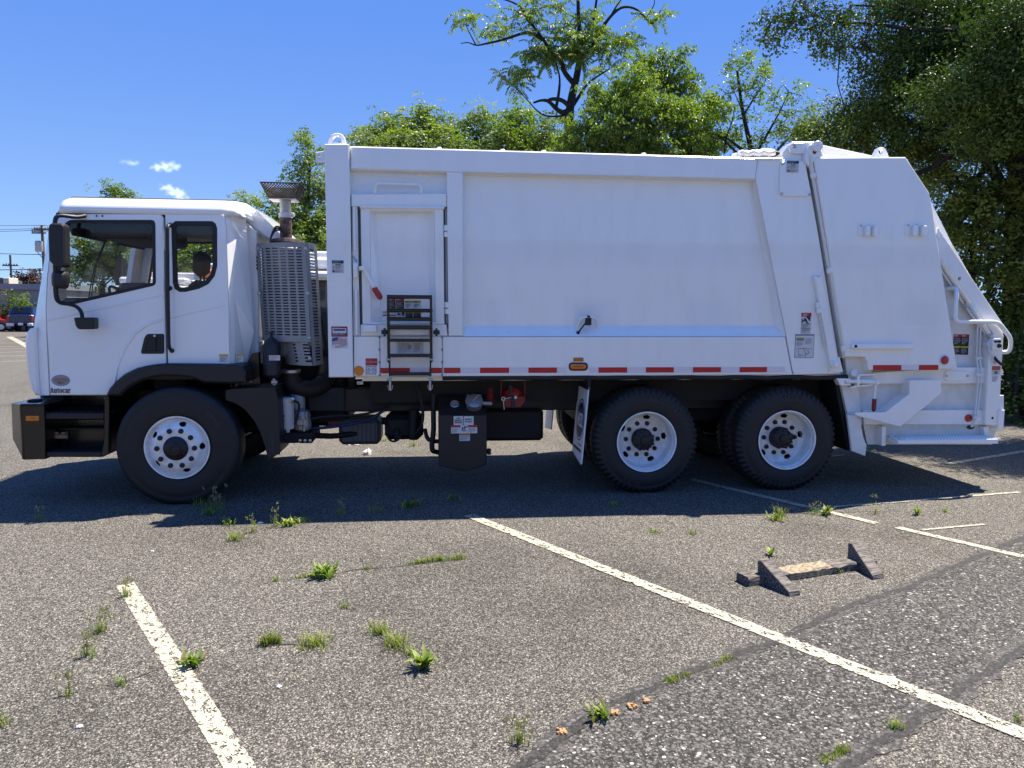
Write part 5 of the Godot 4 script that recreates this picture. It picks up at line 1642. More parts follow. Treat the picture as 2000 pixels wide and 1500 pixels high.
	# tailgate fittings
	var bar := plate("tailgate_bar", rounded(pv([4.214, 1.518, 4.882, 1.518, 4.88, 1.461, 4.217, 1.461]), 0.02, 3), 0.045, 0.09, P, 0.006)
	bolts("bar_bolt", [Vector3(4.256, 1.49, 0.09)], M.ink, 0.016, bar)
	for x in [0.0, 1.0]:
		var a := Vector2(4.24, 2.706) if x == 0.0 else Vector2(4.737, 2.72)
		var b := Vector2(4.43, 2.584) if x == 0.0 else Vector2(4.942, 2.592)
		var wd := b.x - a.x
		var br := plate("hose_bracket", rounded(rect(Vector2(a.x, b.y + 0.005), Vector2(a.x + wd * 0.82, a.y)), 0.012, 2), 0.048, 0.058, P, 0.003)
		var tb := Build.new()
		for u in [0.36, 0.8]:
			tb.box(Vector3(a.x + wd * u + 0.012, (a.y + b.y) / 2 - 0.012, 0.08), Vector3(wd * 0.26, 0.105, 0.05), 0.008)
		obj("bracket_loop", tb, P, br)
		bolts("bracket_bolt", [Vector3(a.x + wd * 0.14, a.y - 0.02, 0.058), Vector3(a.x + wd * 0.58, a.y - 0.02, 0.058)], M.zinc, 0.011, br)
	for s in [[1699, 1754, 1], [1754, 1788, 0], [1788, 1826, 1]]:
		tape(s[0], s[1], 1.298, 1.246, 0.0515, s[2] == 1)
	var bz := Build.new()
	bz.lathe([Vector2(0.056, 0.0), Vector2(0.056, 0.006), Vector2(0.048, 0.01), Vector2(0.043, 0.008)], Vector3(5.243, 1.347, 0.05), Vector3.BACK, 24)
	var bzo := obj("lamp_rim", bz, M.paper, truck)
	var rl := Build.new()
	rl.lathe([Vector2(0.043, 0.0), Vector2(0.04, 0.014), Vector2(0.02, 0.02), Vector2(0, 0.022)], Vector3(5.242, 1.347, 0.052), Vector3.BACK, 24)
	obj("red_lamp", rl, M.red_lens, truck)
	plate("notch_plate", pv([4.219, 1.376, 4.495, 1.381, 4.529, 1.175, 4.257, 1.176]), -0.1, -0.04, D, 0.004)
	# hopper side behind the tailgate
	plate("hopper_side", pv([4.284, 1.206, 5.092, 1.674, 5.216, 2.57, 5.389, 2.52, 5.985, 1.65, 6.017, 0.642, 5.974, 0.433, 4.56, 0.451, 4.504, 0.658, 4.281, 1.036]), -0.17, -0.12, D, 0.0)
	plate("hopper_cover", pv([5.064, 2.761, 5.477, 2.253, 5.926, 1.698, 5.923, 1.584, 5.83, 1.595, 5.494, 2.004, 5.16, 2.389]), -0.16, 0.0, P, 0.008, [oval(Vector2(5.398, 2.18), 0.016, 0.018, 12)])
	plate("hopper_post", pv([5.789, 1.616, 5.927, 1.6, 5.937, 0.65, 5.785, 0.665, 5.773, 1.361]), -0.16, 0.0, P, 0.008)
	plate("hopper_rib", pv([4.256, 1.186, 4.511, 1.211, 5.468, 1.265, 5.818, 1.264, 5.819, 1.094, 4.272, 1.096]), -0.13, -0.05, P, 0.006)
	plate("hopper_rib", pv([4.453, 0.824, 5.822, 0.813, 5.827, 0.657, 4.473, 0.672]), -0.13, -0.05, P, 0.006)
	plate("hopper_strip", pv([4.206, 1.085, 4.395, 1.084, 4.456, 0.667, 4.322, 0.669]), -0.14, -0.06, D, 0.004)
	plate("hopper_bracket", pv([4.652, 0.655, 4.697, 0.66, 4.703, 0.451, 4.658, 0.452]), -0.14, -0.02, P, 0.004)
	pipe("lift_rod", [Vector3(5.14, 2.422, -0.03), Vector3(5.538, 1.941, -0.03), Vector3(5.796, 1.599, -0.03)], 0.022, P, truck, 0.0, 10)
	pipe("lift_line", [Vector3(5.178, 2.331, -0.06), Vector3(5.517, 1.905, -0.06), Vector3(5.767, 1.614, -0.06)], 0.01, P, truck, 0.0, 8)
	var le := Build.new()
	le.box(Vector3(5.525, 1.915, -0.04), Vector3(0.06, 0.05, 0.04), 0.008, Basis(Vector3.BACK, -1.0))
	le.box(Vector3(5.782, 1.584, -0.01), Vector3(0.06, 0.05, 0.05), 0.01, Basis(Vector3.BACK, -0.9))
	obj("rod_end", le, M.zinc, truck)
	var hk := Build.new()
	hk.box(Vector3(5.111, 2.64, 0), Vector3(0.03, 0.09, 0.05), 0.006)
	obj("cover_hook", hk, P, truck)
	# looped grab rail
	pipe("grab_rail", [Vector3(5.325, 2.078, -0.1), Vector3(5.362, 2.085, 0.02), Vector3(5.326, 1.939, 0.06), Vector3(5.328, 1.742, 0.06), Vector3(5.807, 1.739, 0.06), Vector3(5.978, 1.565, 0.04), Vector3(6.004, 1.425, 0), Vector3(5.922, 1.424, -0.02)], 0.022, P, truck, 0.06, 10)
	var rm := Build.new()
	rm.rod(Vector3(5.439, 1.771, -0.12), Vector3(5.332, 1.763, 0.06), 0.015, 8)
	obj("rail_stay", rm, P, truck)
	# controls
	var cb := plate("control_box", rounded(pv([5.764, 1.57, 5.861, 1.57, 5.87, 1.444, 5.773, 1.449]), 0.012, 3), -0.01, 0.05, P, 0.006)
	var bt := Build.new()
	for q in [Vector3(5.795, 1.539, 0.05), Vector3(5.835, 1.539, 0.05)]:
		bt.lathe([Vector2(0.014, 0.0), Vector2(0.012, 0.02), Vector2(0, 0.022)], q, Vector3.BACK, 10)
	bt.lathe([Vector2(0.022, 0.0), Vector2(0.018, 0.02), Vector2(0, 0.024)], Vector3(5.838, 1.494, 0.05), Vector3.BACK, 12)
	obj("button", bt, M.ink, cb)
	var lm := Build.new()
	lm.rod(Vector3(5.755, 1.513, -0.05), Vector3(5.768, 1.513, 0), 0.03, 12)
	lm.lathe([Vector2(0.034, 0.0), Vector2(0.034, 0.02), Vector2(0.022, 0.024), Vector2(0.02, 0.014), Vector2(0, 0.014)], Vector3(5.752, 1.513, 0.02), Vector3.BACK, 16)
	obj("valve_stem", lm, M.filter_white, truck)
	pipe("control_hose", [Vector3(5.748, 1.495, 0.02), Vector3(5.751, 1.416, 0.03), Vector3(5.8, 1.368, 0.03)], 0.014, M.filter_white, truck, 0.06)
	pipe("control_lever", [Vector3(5.805, 1.379, 0.03), Vector3(5.839, 1.332, 0.05), Vector3(5.879, 1.301, 0.06)], 0.015, M.rubber, truck, 0.03)
	label_plate("hopper_label", Vector2(5.82, 1.382), Vector2(5.904, 1.297), -0.003, grey(0.02), [[0.1, 0.1, 0.9, 0.6, grey(0.1), 4]])
	label_plate("hopper_label", Vector2(5.816, 1.281), Vector2(5.912, 1.107), -0.003, grey(0.02), [[0.0, 0.76, 1.0, 1.0, Color(0.42, 0.1, 0.03)], [0.0, 0.48, 1.0, 0.76, grey(0.58)], [0.3, 0.52, 0.7, 0.7, grey(0.15)], [0.1, 0.05, 0.9, 0.44, grey(0.25), 5]])
	for q in [[Vector2(5.453, 1.606), Vector2(5.544, 1.394)], [Vector2(5.535, 1.606), Vector2(5.629, 1.391)]]:
		label_plate("danger_label", q[0], q[1], -0.122, grey(0.015), [[0.0, 0.86, 1.0, 1.0, Color(0.4, 0.015, 0.03)], [0.1, 0.88, 0.9, 0.97, grey(0.5), 1], [0.0, 0.34, 1.0, 0.42, Color(0.5, 0.42, 0.02)], [0.12, 0.5, 0.9, 0.82, grey(0.3), 4], [0.12, 0.05, 0.9, 0.3, grey(0.3), 4]])
	var ov := plate("oval_cover", rounded(pv([5.315, 1.228, 5.6, 1.228, 5.608, 1.12, 5.322, 1.122]), 0.06, 6), -0.052, -0.036, P, 0.005)
	bolts("cover_bolt", [Vector3(5.341, 1.178, -0.036), Vector3(5.578, 1.177, -0.036)], M.zinc, 0.014, ov)
	var rr := Build.new()
	rr.lathe([Vector2(0.041, 0.0), Vector2(0.041, 0.006), Vector2(0.034, 0.01), Vector2(0, 0.011)], Vector3(5.625, 0.73, -0.05), Vector3.BACK, 24)
	obj("red_reflector", rr, M.red_lens, truck)
	var ho := Build.new()
	ho.slab(oval(Vector2(5.71, 0.621), 0.045, 0.022, 16), -0.122, -0.117, 0.0)
	ho.lathe([Vector2(0.014, 0.0), Vector2(0, 0.003)], Vector3(5.86, 0.735, 0.001), Vector3.BACK, 12)
	obj("hole", ho, M.seal, truck)
	for k in 2:
		var dx := k * 0.034
		pipe("hopper_hose", [Vector3(5.672, 1.731, -0.06) + Vector3(dx, 0, 0), Vector3(5.681, 1.357, -0.06) + Vector3(dx, 0, 0), Vector3(5.682, 1.242, -0.02) + Vector3(dx, 0, 0), Vector3(5.685, 1.039, -0.02) + Vector3(dx, 0, 0), Vector3(5.675, 0.769, -0.02) + Vector3(dx * 0.8, 0, 0), Vector3(5.674, 0.633, -0.06) + Vector3(dx * 0.3, 0, 0)], 0.009, M.paper, truck, 0.08)
	var cl := Build.new()
	for q in [Vector3(5.696, 1.363, -0.05), Vector3(5.683, 1.195, -0.01), Vector3(5.686, 0.743, -0.01)]:
		cl.box(q, Vector3(0.07, 0.03, 0.03), 0.006)
	obj("hose_clamp", cl, M.paper, truck)
	# bumper plates at the very back
	plate("bump_plate", pv([5.921, 0.975, 5.974, 0.975, 5.985, 0.818, 5.933, 0.818]), -0.1, 0.0, P, 0.004)
	plate("bump_plate", pv([5.911, 0.821, 5.98, 0.823, 5.979, 0.61, 5.92, 0.616]), -0.1, 0.02, P, 0.004)
	# riding step with a toothed tread
	var sp := Build.new()
	sp.slab(pv([4.744, 0.531, 5.847, 0.533, 5.851, 0.485, 4.746, 0.494]), -0.1, 0.12, 0.003)
	sp.hexa([Vector3(4.749, 0.496, 0.115), Vector3(4.747, 0.528, 0.115), Vector3(4.781, 0.55, -0.1), Vector3(4.784, 0.506, -0.1), Vector3(4.771, 0.496, 0.115), Vector3(4.77, 0.527, 0.115), Vector3(4.816, 0.549, -0.1), Vector3(4.818, 0.506, -0.1)])
	var y := 0.531
	var x0 := 4.845
	var x1 := 5.932
	for r in 5:
		for k in 30:
			var xx := lerpf(x0, x1, (k + 0.5 * (r % 2) + 0.3) / 31.0)
			sp.lathe([Vector2(0.013, 0.0), Vector2(0.01, 0.012), Vector2(0.004, 0.006)], Vector3(xx, y, -0.07 + r * 0.042), Vector3.UP, 6)
	obj("riding_step", sp, P, truck)
	plate("step_end", pv([5.806, 0.633, 5.869, 0.643, 5.872, 0.512, 5.832, 0.513]), -0.12, -0.05, P, 0.004)
	# bent white chute guard
	plate("chute_guard", rounded(pv([4.295, 0.816, 4.632, 0.816, 4.877, 0.999, 4.874, 1.143, 5.221, 1.142, 5.23, 1.007, 4.803, 0.664, 4.313, 0.782]), 0.012, 2), 0.035, 0.06, P, 0.004)
	var cg := Build.new()
	cg.hexa([Vector3(4.894, 0.996, 0.035), Vector3(4.891, 1.138, 0.035), Vector3(4.894, 1.138, -0.12), Vector3(4.897, 0.995, -0.12), Vector3(4.905, 0.996, 0.035), Vector3(4.902, 1.138, 0.035), Vector3(4.906, 1.138, -0.12), Vector3(4.909, 0.995, -0.12)])
	cg.hexa([Vector3(4.648, 0.813, 0.035), Vector3(4.894, 0.996, 0.035), Vector3(4.897, 0.995, -0.12), Vector3(4.651, 0.812, -0.12), Vector3(4.654, 0.802, 0.035), Vector3(4.906, 0.991, 0.035), Vector3(4.909, 0.99, -0.12), Vector3(4.657, 0.801, -0.12)])
	obj("chute_side", cg, P, truck)
	plate("rear_flap", pv([4.254, 0.785, 4.354, 0.773, 4.402, 0.72, 4.438, 0.56, 4.482, 0.463, 4.474, 0.35, 4.323, 0.406]), -0.03, 0.0, D, 0.006)
	# turnbuckle clamp
	plate("clamp_hook", pv([4.108, 1.161, 4.196, 1.161, 4.262, 1.155, 4.263, 1.134, 4.197, 1.135, 4.198, 1.109, 4.264, 1.108, 4.266, 1.087, 4.15, 1.088]), -0.06, 0.02, P, 0.004)
	var cz := Build.new()
	cz.rod(Vector3(4.209, 1.13, 0), Vector3(4.352, 1.129, 0), 0.02, 10)
	cz.rod(Vector3(4.374, 1.127, 0), Vector3(4.552, 1.121, 0), 0.026, 12)
	cz.slab(pv([4.326, 1.192, 4.359, 1.192, 4.361, 1.15, 4.385, 1.123, 4.364, 1.103, 4.36, 1.082, 4.332, 1.082]), -0.05, 0.02, 0.004)
	cz.slab(pv([4.326, 1.2, 4.575, 1.208, 4.576, 1.192, 4.338, 1.179]), -0.1, 0.0, 0.002)
	cz.slab(pv([4.267, 1.069, 4.349, 1.09, 4.553, 1.1, 4.554, 1.081, 4.366, 1.069, 4.273, 1.054]), -0.1, 0.0, 0.002)
	cz.box(Vector3(4.546, 1.12, 0.02), Vector3(0.035, 0.05, 0.04), 0.005)
	cz.slab(pv([4.519, 1.092, 4.541, 1.092, 4.536, 0.934, 4.514, 0.934]), 0.01, 0.03, 0.003)
	var cza := obj("clamp", cz, P, truck)
	var rg := Build.new()
	rg.tube([Vector3(4.527, 0.949, 0.02), Vector3(4.525, 0.838, 0.02)], 0.022, 12)
	rg.lathe([Vector2(0.022, 0.0), Vector2(0.015, 0.016), Vector2(0, 0.022)], Vector3(4.525, 0.838, 0.02), Vector3.DOWN, 12)
	obj("grip", rg, M.red_dark, cza)
	var kb := Build.new()
	kb.lathe([Vector2(0.034, 0.0), Vector2(0.034, 0.012), Vector2(0, 0.014)], Vector3(4.286, 1.215, 0.02), Vector3.BACK, 20)
	kb.rod(Vector3(4.356, 1.205, -0.1), Vector3(4.286, 1.215, 0.02), 0.015, 8)
	obj("round_stop", kb, M.paper, truck)
	plate("wheel_guard", pv([4.153, 1.134, 4.224, 1.059, 4.382, 0.392, 4.331, 0.393]), -0.7, -0.1, M.frame_black, 0.0)


func build_truck() -> void:
	truck = thing("refuse_truck", "long white rear-loading refuse truck with black step bumper parked across the lot", "truck", Vector3(0.9, 0, -1.21))
	build_body()
	build_tail()
	build_cab()
	build_middle()
	build_wheels()


# ---------------------------------------------------------------- ground
# crushed stone in dark binder, strewn over a tile of so many metres; returns [colour, height]
func stone_tile(px: int, metres: float, count: int, r_lo: float, r_hi: float, binder: Array, tones: Array, seed_: int) -> Array:
	var r := RandomNumberGenerator.new()
	r.seed = seed_
	var rgb := PackedByteArray()
	rgb.resize(px * px * 3)
	var hgt := PackedByteArray()
	hgt.resize(px * px)
	var n := noise(FastNoiseLite.TYPE_SIMPLEX, 0.03, 3, seed_).get_seamless_image(px, px, false, false, 0.1).get_data()
	for i in px * px:
		var k := 0.75 + n[i] / 510.0
		rgb[i * 3] = int(binder[0] * k)
		rgb[i * 3 + 1] = int(binder[1] * k)
		rgb[i * 3 + 2] = int(binder[2] * k)
		hgt[i] = 60 + n[i] / 8
	var scale := px / metres
	for s in count:
		var cx := r.randf() * px
		var cy := r.randf() * px
		var rad := (r_lo + (r_hi - r_lo) * pow(r.randf(), 2.2)) * scale
		var asp := r.randf_range(0.55, 1.0)
		var ang := r.randf() * PI
		var tone: Array = tones[r.randi() % tones.size()]
		var k := r.randf_range(0.75, 1.15)
		var ca := cos(ang)
		var sa := sin(ang)
		var sq := r.randf_range(0.0, 0.5)
		var top := 120 + r.randi() % 120
		var R := ceili(rad)
		for dy in range(-R, R + 1):
			for dx in range(-R, R + 1):
				var u := absf(dx * ca + dy * sa) / rad
				var v := absf(-dx * sa + dy * ca) / (rad * asp)
				var d := u * u + v * v + sq * u * v
				if d > 1.0:
					continue
				var i := posmod(int(cy) + dy, px) * px + posmod(int(cx) + dx, px)
				hgt[i] = maxi(hgt[i], int(top * (1.0 - 0.4 * d)))
				rgb[i * 3] = mini(255, int(tone[0] * k))
				rgb[i * 3 + 1] = mini(255, int(tone[1] * k))
				rgb[i * 3 + 2] = mini(255, int(tone[2] * k))
	return [ImageTexture.create_from_image(Image.create_from_data(px, px, false, Image.FORMAT_RGB8, rgb)), ImageTexture.create_from_image(Image.create_from_data(px, px, false, Image.FORMAT_L8, hgt))]


func paint_tile() -> ImageTexture:
	var w := 128
	var h := 1024
	var im := Image.create(w, h, false, Image.FORMAT_RGBA8)
	var a := noise(FastNoiseLite.TYPE_SIMPLEX, 0.06, 4, 31)
	var c := noise(FastNoiseLite.TYPE_CELLULAR, 0.055, 1, 12)
	c.cellular_return_type = FastNoiseLite.RETURN_CELL_VALUE
	var s := noise(FastNoiseLite.TYPE_SIMPLEX, 0.012, 4, 77)
	for y in h:
		for x in w:
			var e := 1.0 - absf(x - w / 2.0 + 0.5) / (w / 2.0)
			var wear := a.get_noise_2d(x, y) * 0.6 + c.get_noise_2d(x, y) * 0.35 + s.get_noise_2d(x, y) * 0.5
			var keep := wear < 0.13 + minf(e * 4.0, 1.0) * 0.18 - (0.5 if e < 0.05 else 0.0)
			var v := 0.86 + 0.1 * s.get_noise_2d(x * 2.0, y * 2.0 + 500.0) + 0.06 * a.get_noise_2d(x + 300.0, y)
			im.set_pixel(x, y, Color(0.87 * v, 0.855 * v, 0.785 * v, 1.0 if keep else 0.0))
	return ImageTexture.create_from_image(im)


func sheet(poly: PackedVector2Array, y: float, scale: float, b := SurfaceTool.new()) -> ArrayMesh:
	b.begin(Mesh.PRIMITIVE_TRIANGLES)
	var ix := Geometry2D.triangulate_polygon(poly)
	for i in range(0, ix.size(), 3):
		var p := [poly[ix[i]], poly[ix[i + 1]], poly[ix[i + 2]]]
		if (p[1] - p[0]).cross(p[2] - p[0]) < 0.0:
			p.reverse()
		for v in p:
			b.set_normal(Vector3.UP)
			b.set_uv(v / scale)
			b.add_vertex(Vector3(v.x, y, v.y))
	return b.commit()


func strip(a: Vector2, c: Vector2, wide: float, y: float, len_per_tile: float, start := 0.0) -> ArrayMesh:
	var b := SurfaceTool.new()
	b.begin(Mesh.PRIMITIVE_TRIANGLES)
	var d := (c - a).normalized()
	var n := Vector2(-d.y, d.x) * wide / 2
	var l := a.distance_to(c)
	var q := [[a - n, 0.0, 0.0], [a + n, 1.0, 0.0], [c + n, 1.0, l], [c - n, 0.0, l]]
	for k in [0, 2, 1, 0, 3, 2]:
		b.set_normal(Vector3.UP)
		b.set_uv(Vector2(q[k][1], (q[k][2] + start) / len_per_tile))
		b.add_vertex(Vector3(q[k][0].x, y, q[k][0].y))
	return b.commit()


func ragged(line: PackedVector2Array, wide: float, y: float, seed_: int, taper := false) -> ArrayMesh:
	var r := RandomNumberGenerator.new()
	r.seed = seed_
	var n := noise(FastNoiseLite.TYPE_SIMPLEX, 1.3, 3, seed_)
	var pts := []
	for i in line.size() - 1:
		var steps := maxi(2, int(line[i].distance_to(line[i + 1]) / 0.03))
		for s in steps:
			pts.append(line[i].lerp(line[i + 1], float(s) / steps))
	pts.append(line[-1])
	var b := SurfaceTool.new()
	b.begin(Mesh.PRIMITIVE_TRIANGLES)
	var sides := []
	for i in pts.size():
		var d: Vector2 = (pts[mini(i + 1, pts.size() - 1)] - pts[maxi(i - 1, 0)]).normalized()
		var m := Vector2(-d.y, d.x)
		var k := wide / 2 * (sin(PI * (i + 0.5) / pts.size()) if taper else 1.0)
		var off := m * n.get_noise_2d(i * 0.06, 50.0) * wide * 0.35
		sides.append([pts[i] + off + m * k * (1.0 + 0.6 * n.get_noise_1d(i * 0.15) + r.randf_range(-0.14, 0.14)), pts[i] + off - m * k * (1.0 + 0.6 * n.get_noise_1d(i * 0.15 + 90.0) + r.randf_range(-0.14, 0.14))])
	for i in sides.size() - 1:
		for v in [sides[i][0], sides[i][1], sides[i + 1][1], sides[i][0], sides[i + 1][1], sides[i + 1][0]]:
			b.set_normal(Vector3.UP)
			b.set_uv(v / 4.0)
			b.add_vertex(Vector3(v.x, y, v.y))
	return b.commit()


func axis_stops(lo: float, hi: float, step: float, out_lo: float, out_hi: float) -> Array:
	var a := []
	var x := lo
	while x <= hi:
		a.append(x)
		x += step
	var g := step
	var p: float = a[-1]
	while p < out_hi:
		g *= 1.5
		p += g
		a.append(p)
	g = step
	p = lo
	while p > out_lo:
		g *= 1.5
		p -= g
		a.push_front(p)
	return a


func build_ground() -> void:
	var tile := stone_tile(2048, 3.6, 400000, 0.002, 0.0062, [66, 62, 59], [[130, 127, 120], [152, 148, 139], [114, 111, 105], [98, 96, 91], [172, 166, 154], [124, 119, 110], [140, 135, 123], [64, 63, 60]], 4)
	var am := mat("asphalt", Color.WHITE, 0.85)
	am.albedo_texture = tile[0]
	am.vertex_color_use_as_albedo = true
	am.heightmap_enabled = true
	am.heightmap_texture = tile[1]
	am.heightmap_scale = 0.6
	am.metallic_specular = 0.3
	am.albedo_color = Color(0.895, 0.905, 0.905)
	var xs := axis_stops(-9.0, 13.0, 0.14, -420.0, 420.0)
	var zs := axis_stops(-9.0, 5.6, 0.14, -500.0, 60.0)
	var v := PackedVector3Array()
	var nn := PackedVector3Array()
	var uv := PackedVector2Array()
	var col := PackedColorArray()
	var ix := PackedInt32Array()
	var big := noise(FastNoiseLite.TYPE_SIMPLEX_SMOOTH, 0.35, 4, 21)
	var fine := noise(FastNoiseLite.TYPE_SIMPLEX_SMOOTH, 1.6, 3, 22)
	var dust := noise(FastNoiseLite.TYPE_SIMPLEX_SMOOTH, 0.12, 3, 23)
	for z in zs:
		for x in xs:
			v.append(Vector3(x, 0, z))
			nn.append(Vector3.UP)
			uv.append(Vector2(x, z) / 3.6)
			var k: float = 0.96 + 0.34 * big.get_noise_2d(x, z) + 0.2 * fine.get_noise_2d(x, z)
			var d: float = clampf(0.8 * dust.get_noise_2d(x, z) + 0.8 * big.get_noise_2d(x + 40.0, z), 0.0, 0.6)
			col.append(Color(k * (1.0 + 0.5 * d), k * (1.0 + 0.44 * d), k * (1.0 + 0.34 * d)))
	var w := xs.size()
	for j in zs.size() - 1:
		for i in w - 1:
			var a := j * w + i
			ix.append_array([a, a + 1, a + w + 1, a, a + w + 1, a + w])
	var arr := []
	arr.resize(Mesh.ARRAY_MAX)
	arr[Mesh.ARRAY_VERTEX] = v
	arr[Mesh.ARRAY_NORMAL] = nn
	arr[Mesh.ARRAY_TEX_UV] = uv
	arr[Mesh.ARRAY_COLOR] = col
	arr[Mesh.ARRAY_INDEX] = ix
	var gm := ArrayMesh.new()
	gm.add_surface_from_arrays(Mesh.PRIMITIVE_TRIANGLES, arr)
	struct("ground", gm, am, "old weathered brown-grey asphalt of the parking lot")
	# band of coarser grey asphalt between two tar seams
	var t2 := stone_tile(2048, 3.6, 170000, 0.0025, 0.0105, [54, 53, 51], [[112, 110, 105], [98, 97, 93], [122, 120, 115], [112, 110, 105], [90, 89, 85], [186, 183, 176], [98, 97, 93], [106, 104, 99], [118, 115, 109], [84, 82, 79], [102, 100, 95], [94, 93, 90], [126, 124, 119], [108, 106, 103], [98, 97, 94], [72, 71, 70], [120, 117, 112]], 9)
	var pm := mat("coarse_asphalt", Color.WHITE, 0.85)
	pm.albedo_texture = t2[0]
	pm.heightmap_enabled = true
	pm.heightmap_texture = t2[1]
	pm.heightmap_scale = 0.6
	pm.metallic_specular = 0.3
	pm.albedo_color = Color(0.87, 0.87, 0.87)
	var s1 := pv([0.233, 4.564, 0.436, 4.411, 0.758, 4.075, 1.225, 3.798, 1.958, 3.415, 2.572, 3.002, 3.223, 2.687, 4.223, 2.089, 5.422, 1.378])
	var s2 := pv([1.553, 4.693, 1.668, 4.603, 2.024, 4.391, 2.467, 4.107, 2.824, 3.901, 3.633, 3.418])
	s1.insert(0, s1[0] + (s1[0] - s1[1]).normalized() * 2.0)
	s2.insert(0, s2[0] + (s2[0] - s2[1]).normalized() * 2.0)
	var pp := s1.duplicate()
	var back := s2.duplicate()
	back.reverse()
	pp.append_array(back)
	struct("asphalt_band", sheet(pp, 0.002, 3.6), pm, "band of coarse grey asphalt with white stones between two tar seams")
	var tar := mat("tar", Color(0.19, 0.19, 0.19), 0.8)
	var tar2 := mat("tar_edge", Color(0.46, 0.455, 0.45), 0.8)
	tar2.albedo_texture = t2[0]
	tar.heightmap_enabled = true
	tar.heightmap_texture = tile[1]
	tar.heightmap_scale = 0.5
	tar.albedo_texture = t2[0]
	struct("tar_stain", ragged(s1, 0.11, 0.0035, 13), tar2, "faded edge of the tar seam crossing the lower right")
	struct("tar_stain", ragged(s2, 0.11, 0.0035, 15), tar2, "faded edge of the tar seam in the bottom right corner")
	struct("tar_seam", ragged(s1, 0.05, 0.005, 3), tar, "dark tar seam crossing the lower right of the lot")
	struct("tar_seam", ragged(s2, 0.05, 0.005, 5), tar, "dark tar seam in the bottom right corner")
	# painted stall lines
	var pt := mat("line_paint", Color.WHITE, 0.7)
	pt.albedo_texture = paint_tile()
	pt.transparency = BaseMaterial3D.TRANSPARENCY_ALPHA_SCISSOR
	pt.alpha_scissor_threshold = 0.5
	pt.albedo_color = Color(0.85, 0.84, 0.815)
	var lines := [[Vector3(-2.024, 0, 2.18), Vector3(-0.746, 0, 4.401), 0.115, "worn stall line at the lower left that ends short of the truck"], [Vector3(0.34, 0, 0.659), Vector3(2.659, 0, 4.583), 0.115, "long worn stall line running to the lower right corner"], [Vector3(2.832, 0, -0.59), Vector3(3.865, 0, 1.227), 0.09, "stall line that runs out of the shade of the rear wheels"], [Vector3(3.968, 0, 1.362), Vector3(4.593, 0, 2.416), 0.09, "stall line crossing the right edge beyond the wood stop"], [Vector3(4.131, 0, 1.453), Vector3(4.788, 0, 1.339), 0.04, "thin faded mark beside the right stall line"], [Vector3(3.624, 0, 0.689), Vector3(6.002, 0, 0.26), 0.05, "faint line along the edge of the tail shadow"], [Vector3(6.226, 0, -1.155), Vector3(8.557, 0, -2.198), 0.09, "stall line behind the tail under the trees"], [Vector3(4.068, 0, -1.386), Vector3(5.291, 0, -1.816), 0.05, "faint line in the shade behind the rear wheels"]]
	for l in lines:
		struct("stall_line", strip(Vector2(l[0].x, l[0].z), Vector2(l[1].x, l[1].z), l[2], 0.003 if l[3].begins_with("worn") else 0.0065, 1.4, rng.randf() * 3.0), pt, l[3])
	var a := Vector2(Vector3(-24.727, 0, -41.017).x, Vector3(-24.727, 0, -41.017).z)
	struct("stall_line", strip(a, Vector2(Vector3(-17.319, 0, -28.19).x, Vector3(-17.319, 0, -28.19).z), 0.35, 0.012, 4.0), pt, "slanting white line far off at the left edge")
	for q in [[Vector3(-24.353, 0, -37.296), Vector3(-22.453, 0, -38.798)], [Vector3(-21.456, 0, -31.958), Vector3(-19.961, 0, -33.65)], [Vector3(-19.64, 0, -28.609), Vector3(-18.195, 0, -30)], [Vector3(-18.733, 0, -26.939), Vector3(-17.113, 0, -27.765)], [Vector3(-17.334, 0, -24.359), Vector3(-15.973, 0, -25.41)], [Vector3(-16.129, 0, -22.138), Vector3(-14.671, 0, -22.719)], [Vector3(-14.54, 0, -19.211), Vector3(-13.314, 0, -19.916)]]:
		struct("stall_line", strip(Vector2(q[0].x, q[0].z), Vector2(q[1].x, q[1].z), 0.12, 0.012, 3.0, q[0].z), pt, "faint stall line on the far lot left of the cab")
	# hairline cracks
	var cm := mat("crack", Color(0.05, 0.048, 0.045), 0.95)
	for c in [[pv([-1.069, 2.218, -0.91, 2.163, -0.709, 2.12, -0.509, 2.012, -0.258, 1.991, 0.034, 1.905, 0.336, 1.863]), 0.01, "crack with grass right of centre left"], [pv([-1.016, 3.297, -0.948, 3.24, -0.79, 3.21, -0.619, 3.252, -0.524, 3.235]), 0.01, "crack under the grass tufts left of centre"], [pv([-0.383, 2.91, -0.277, 3.172, -0.142, 3.379, -0.097, 3.533, 0.021, 3.573]), 0.01, "crack under the row of weeds in mid foreground"], [pv([-1.768, 3.701, -1.636, 3.63, -1.493, 3.566, -1.347, 3.414, -1.181, 3.372]), 0.007, "hairline crack across the left stall line"], [pv([2.458, 0.891, 3.04, 0.872, 3.645, 0.836, 4.534, 0.858]), 0.012, "crack along the truck's shadow edge"]]:
		struct("asphalt_crack", ragged(c[0], c[1], 0.004, 40, true), cm, c[2])


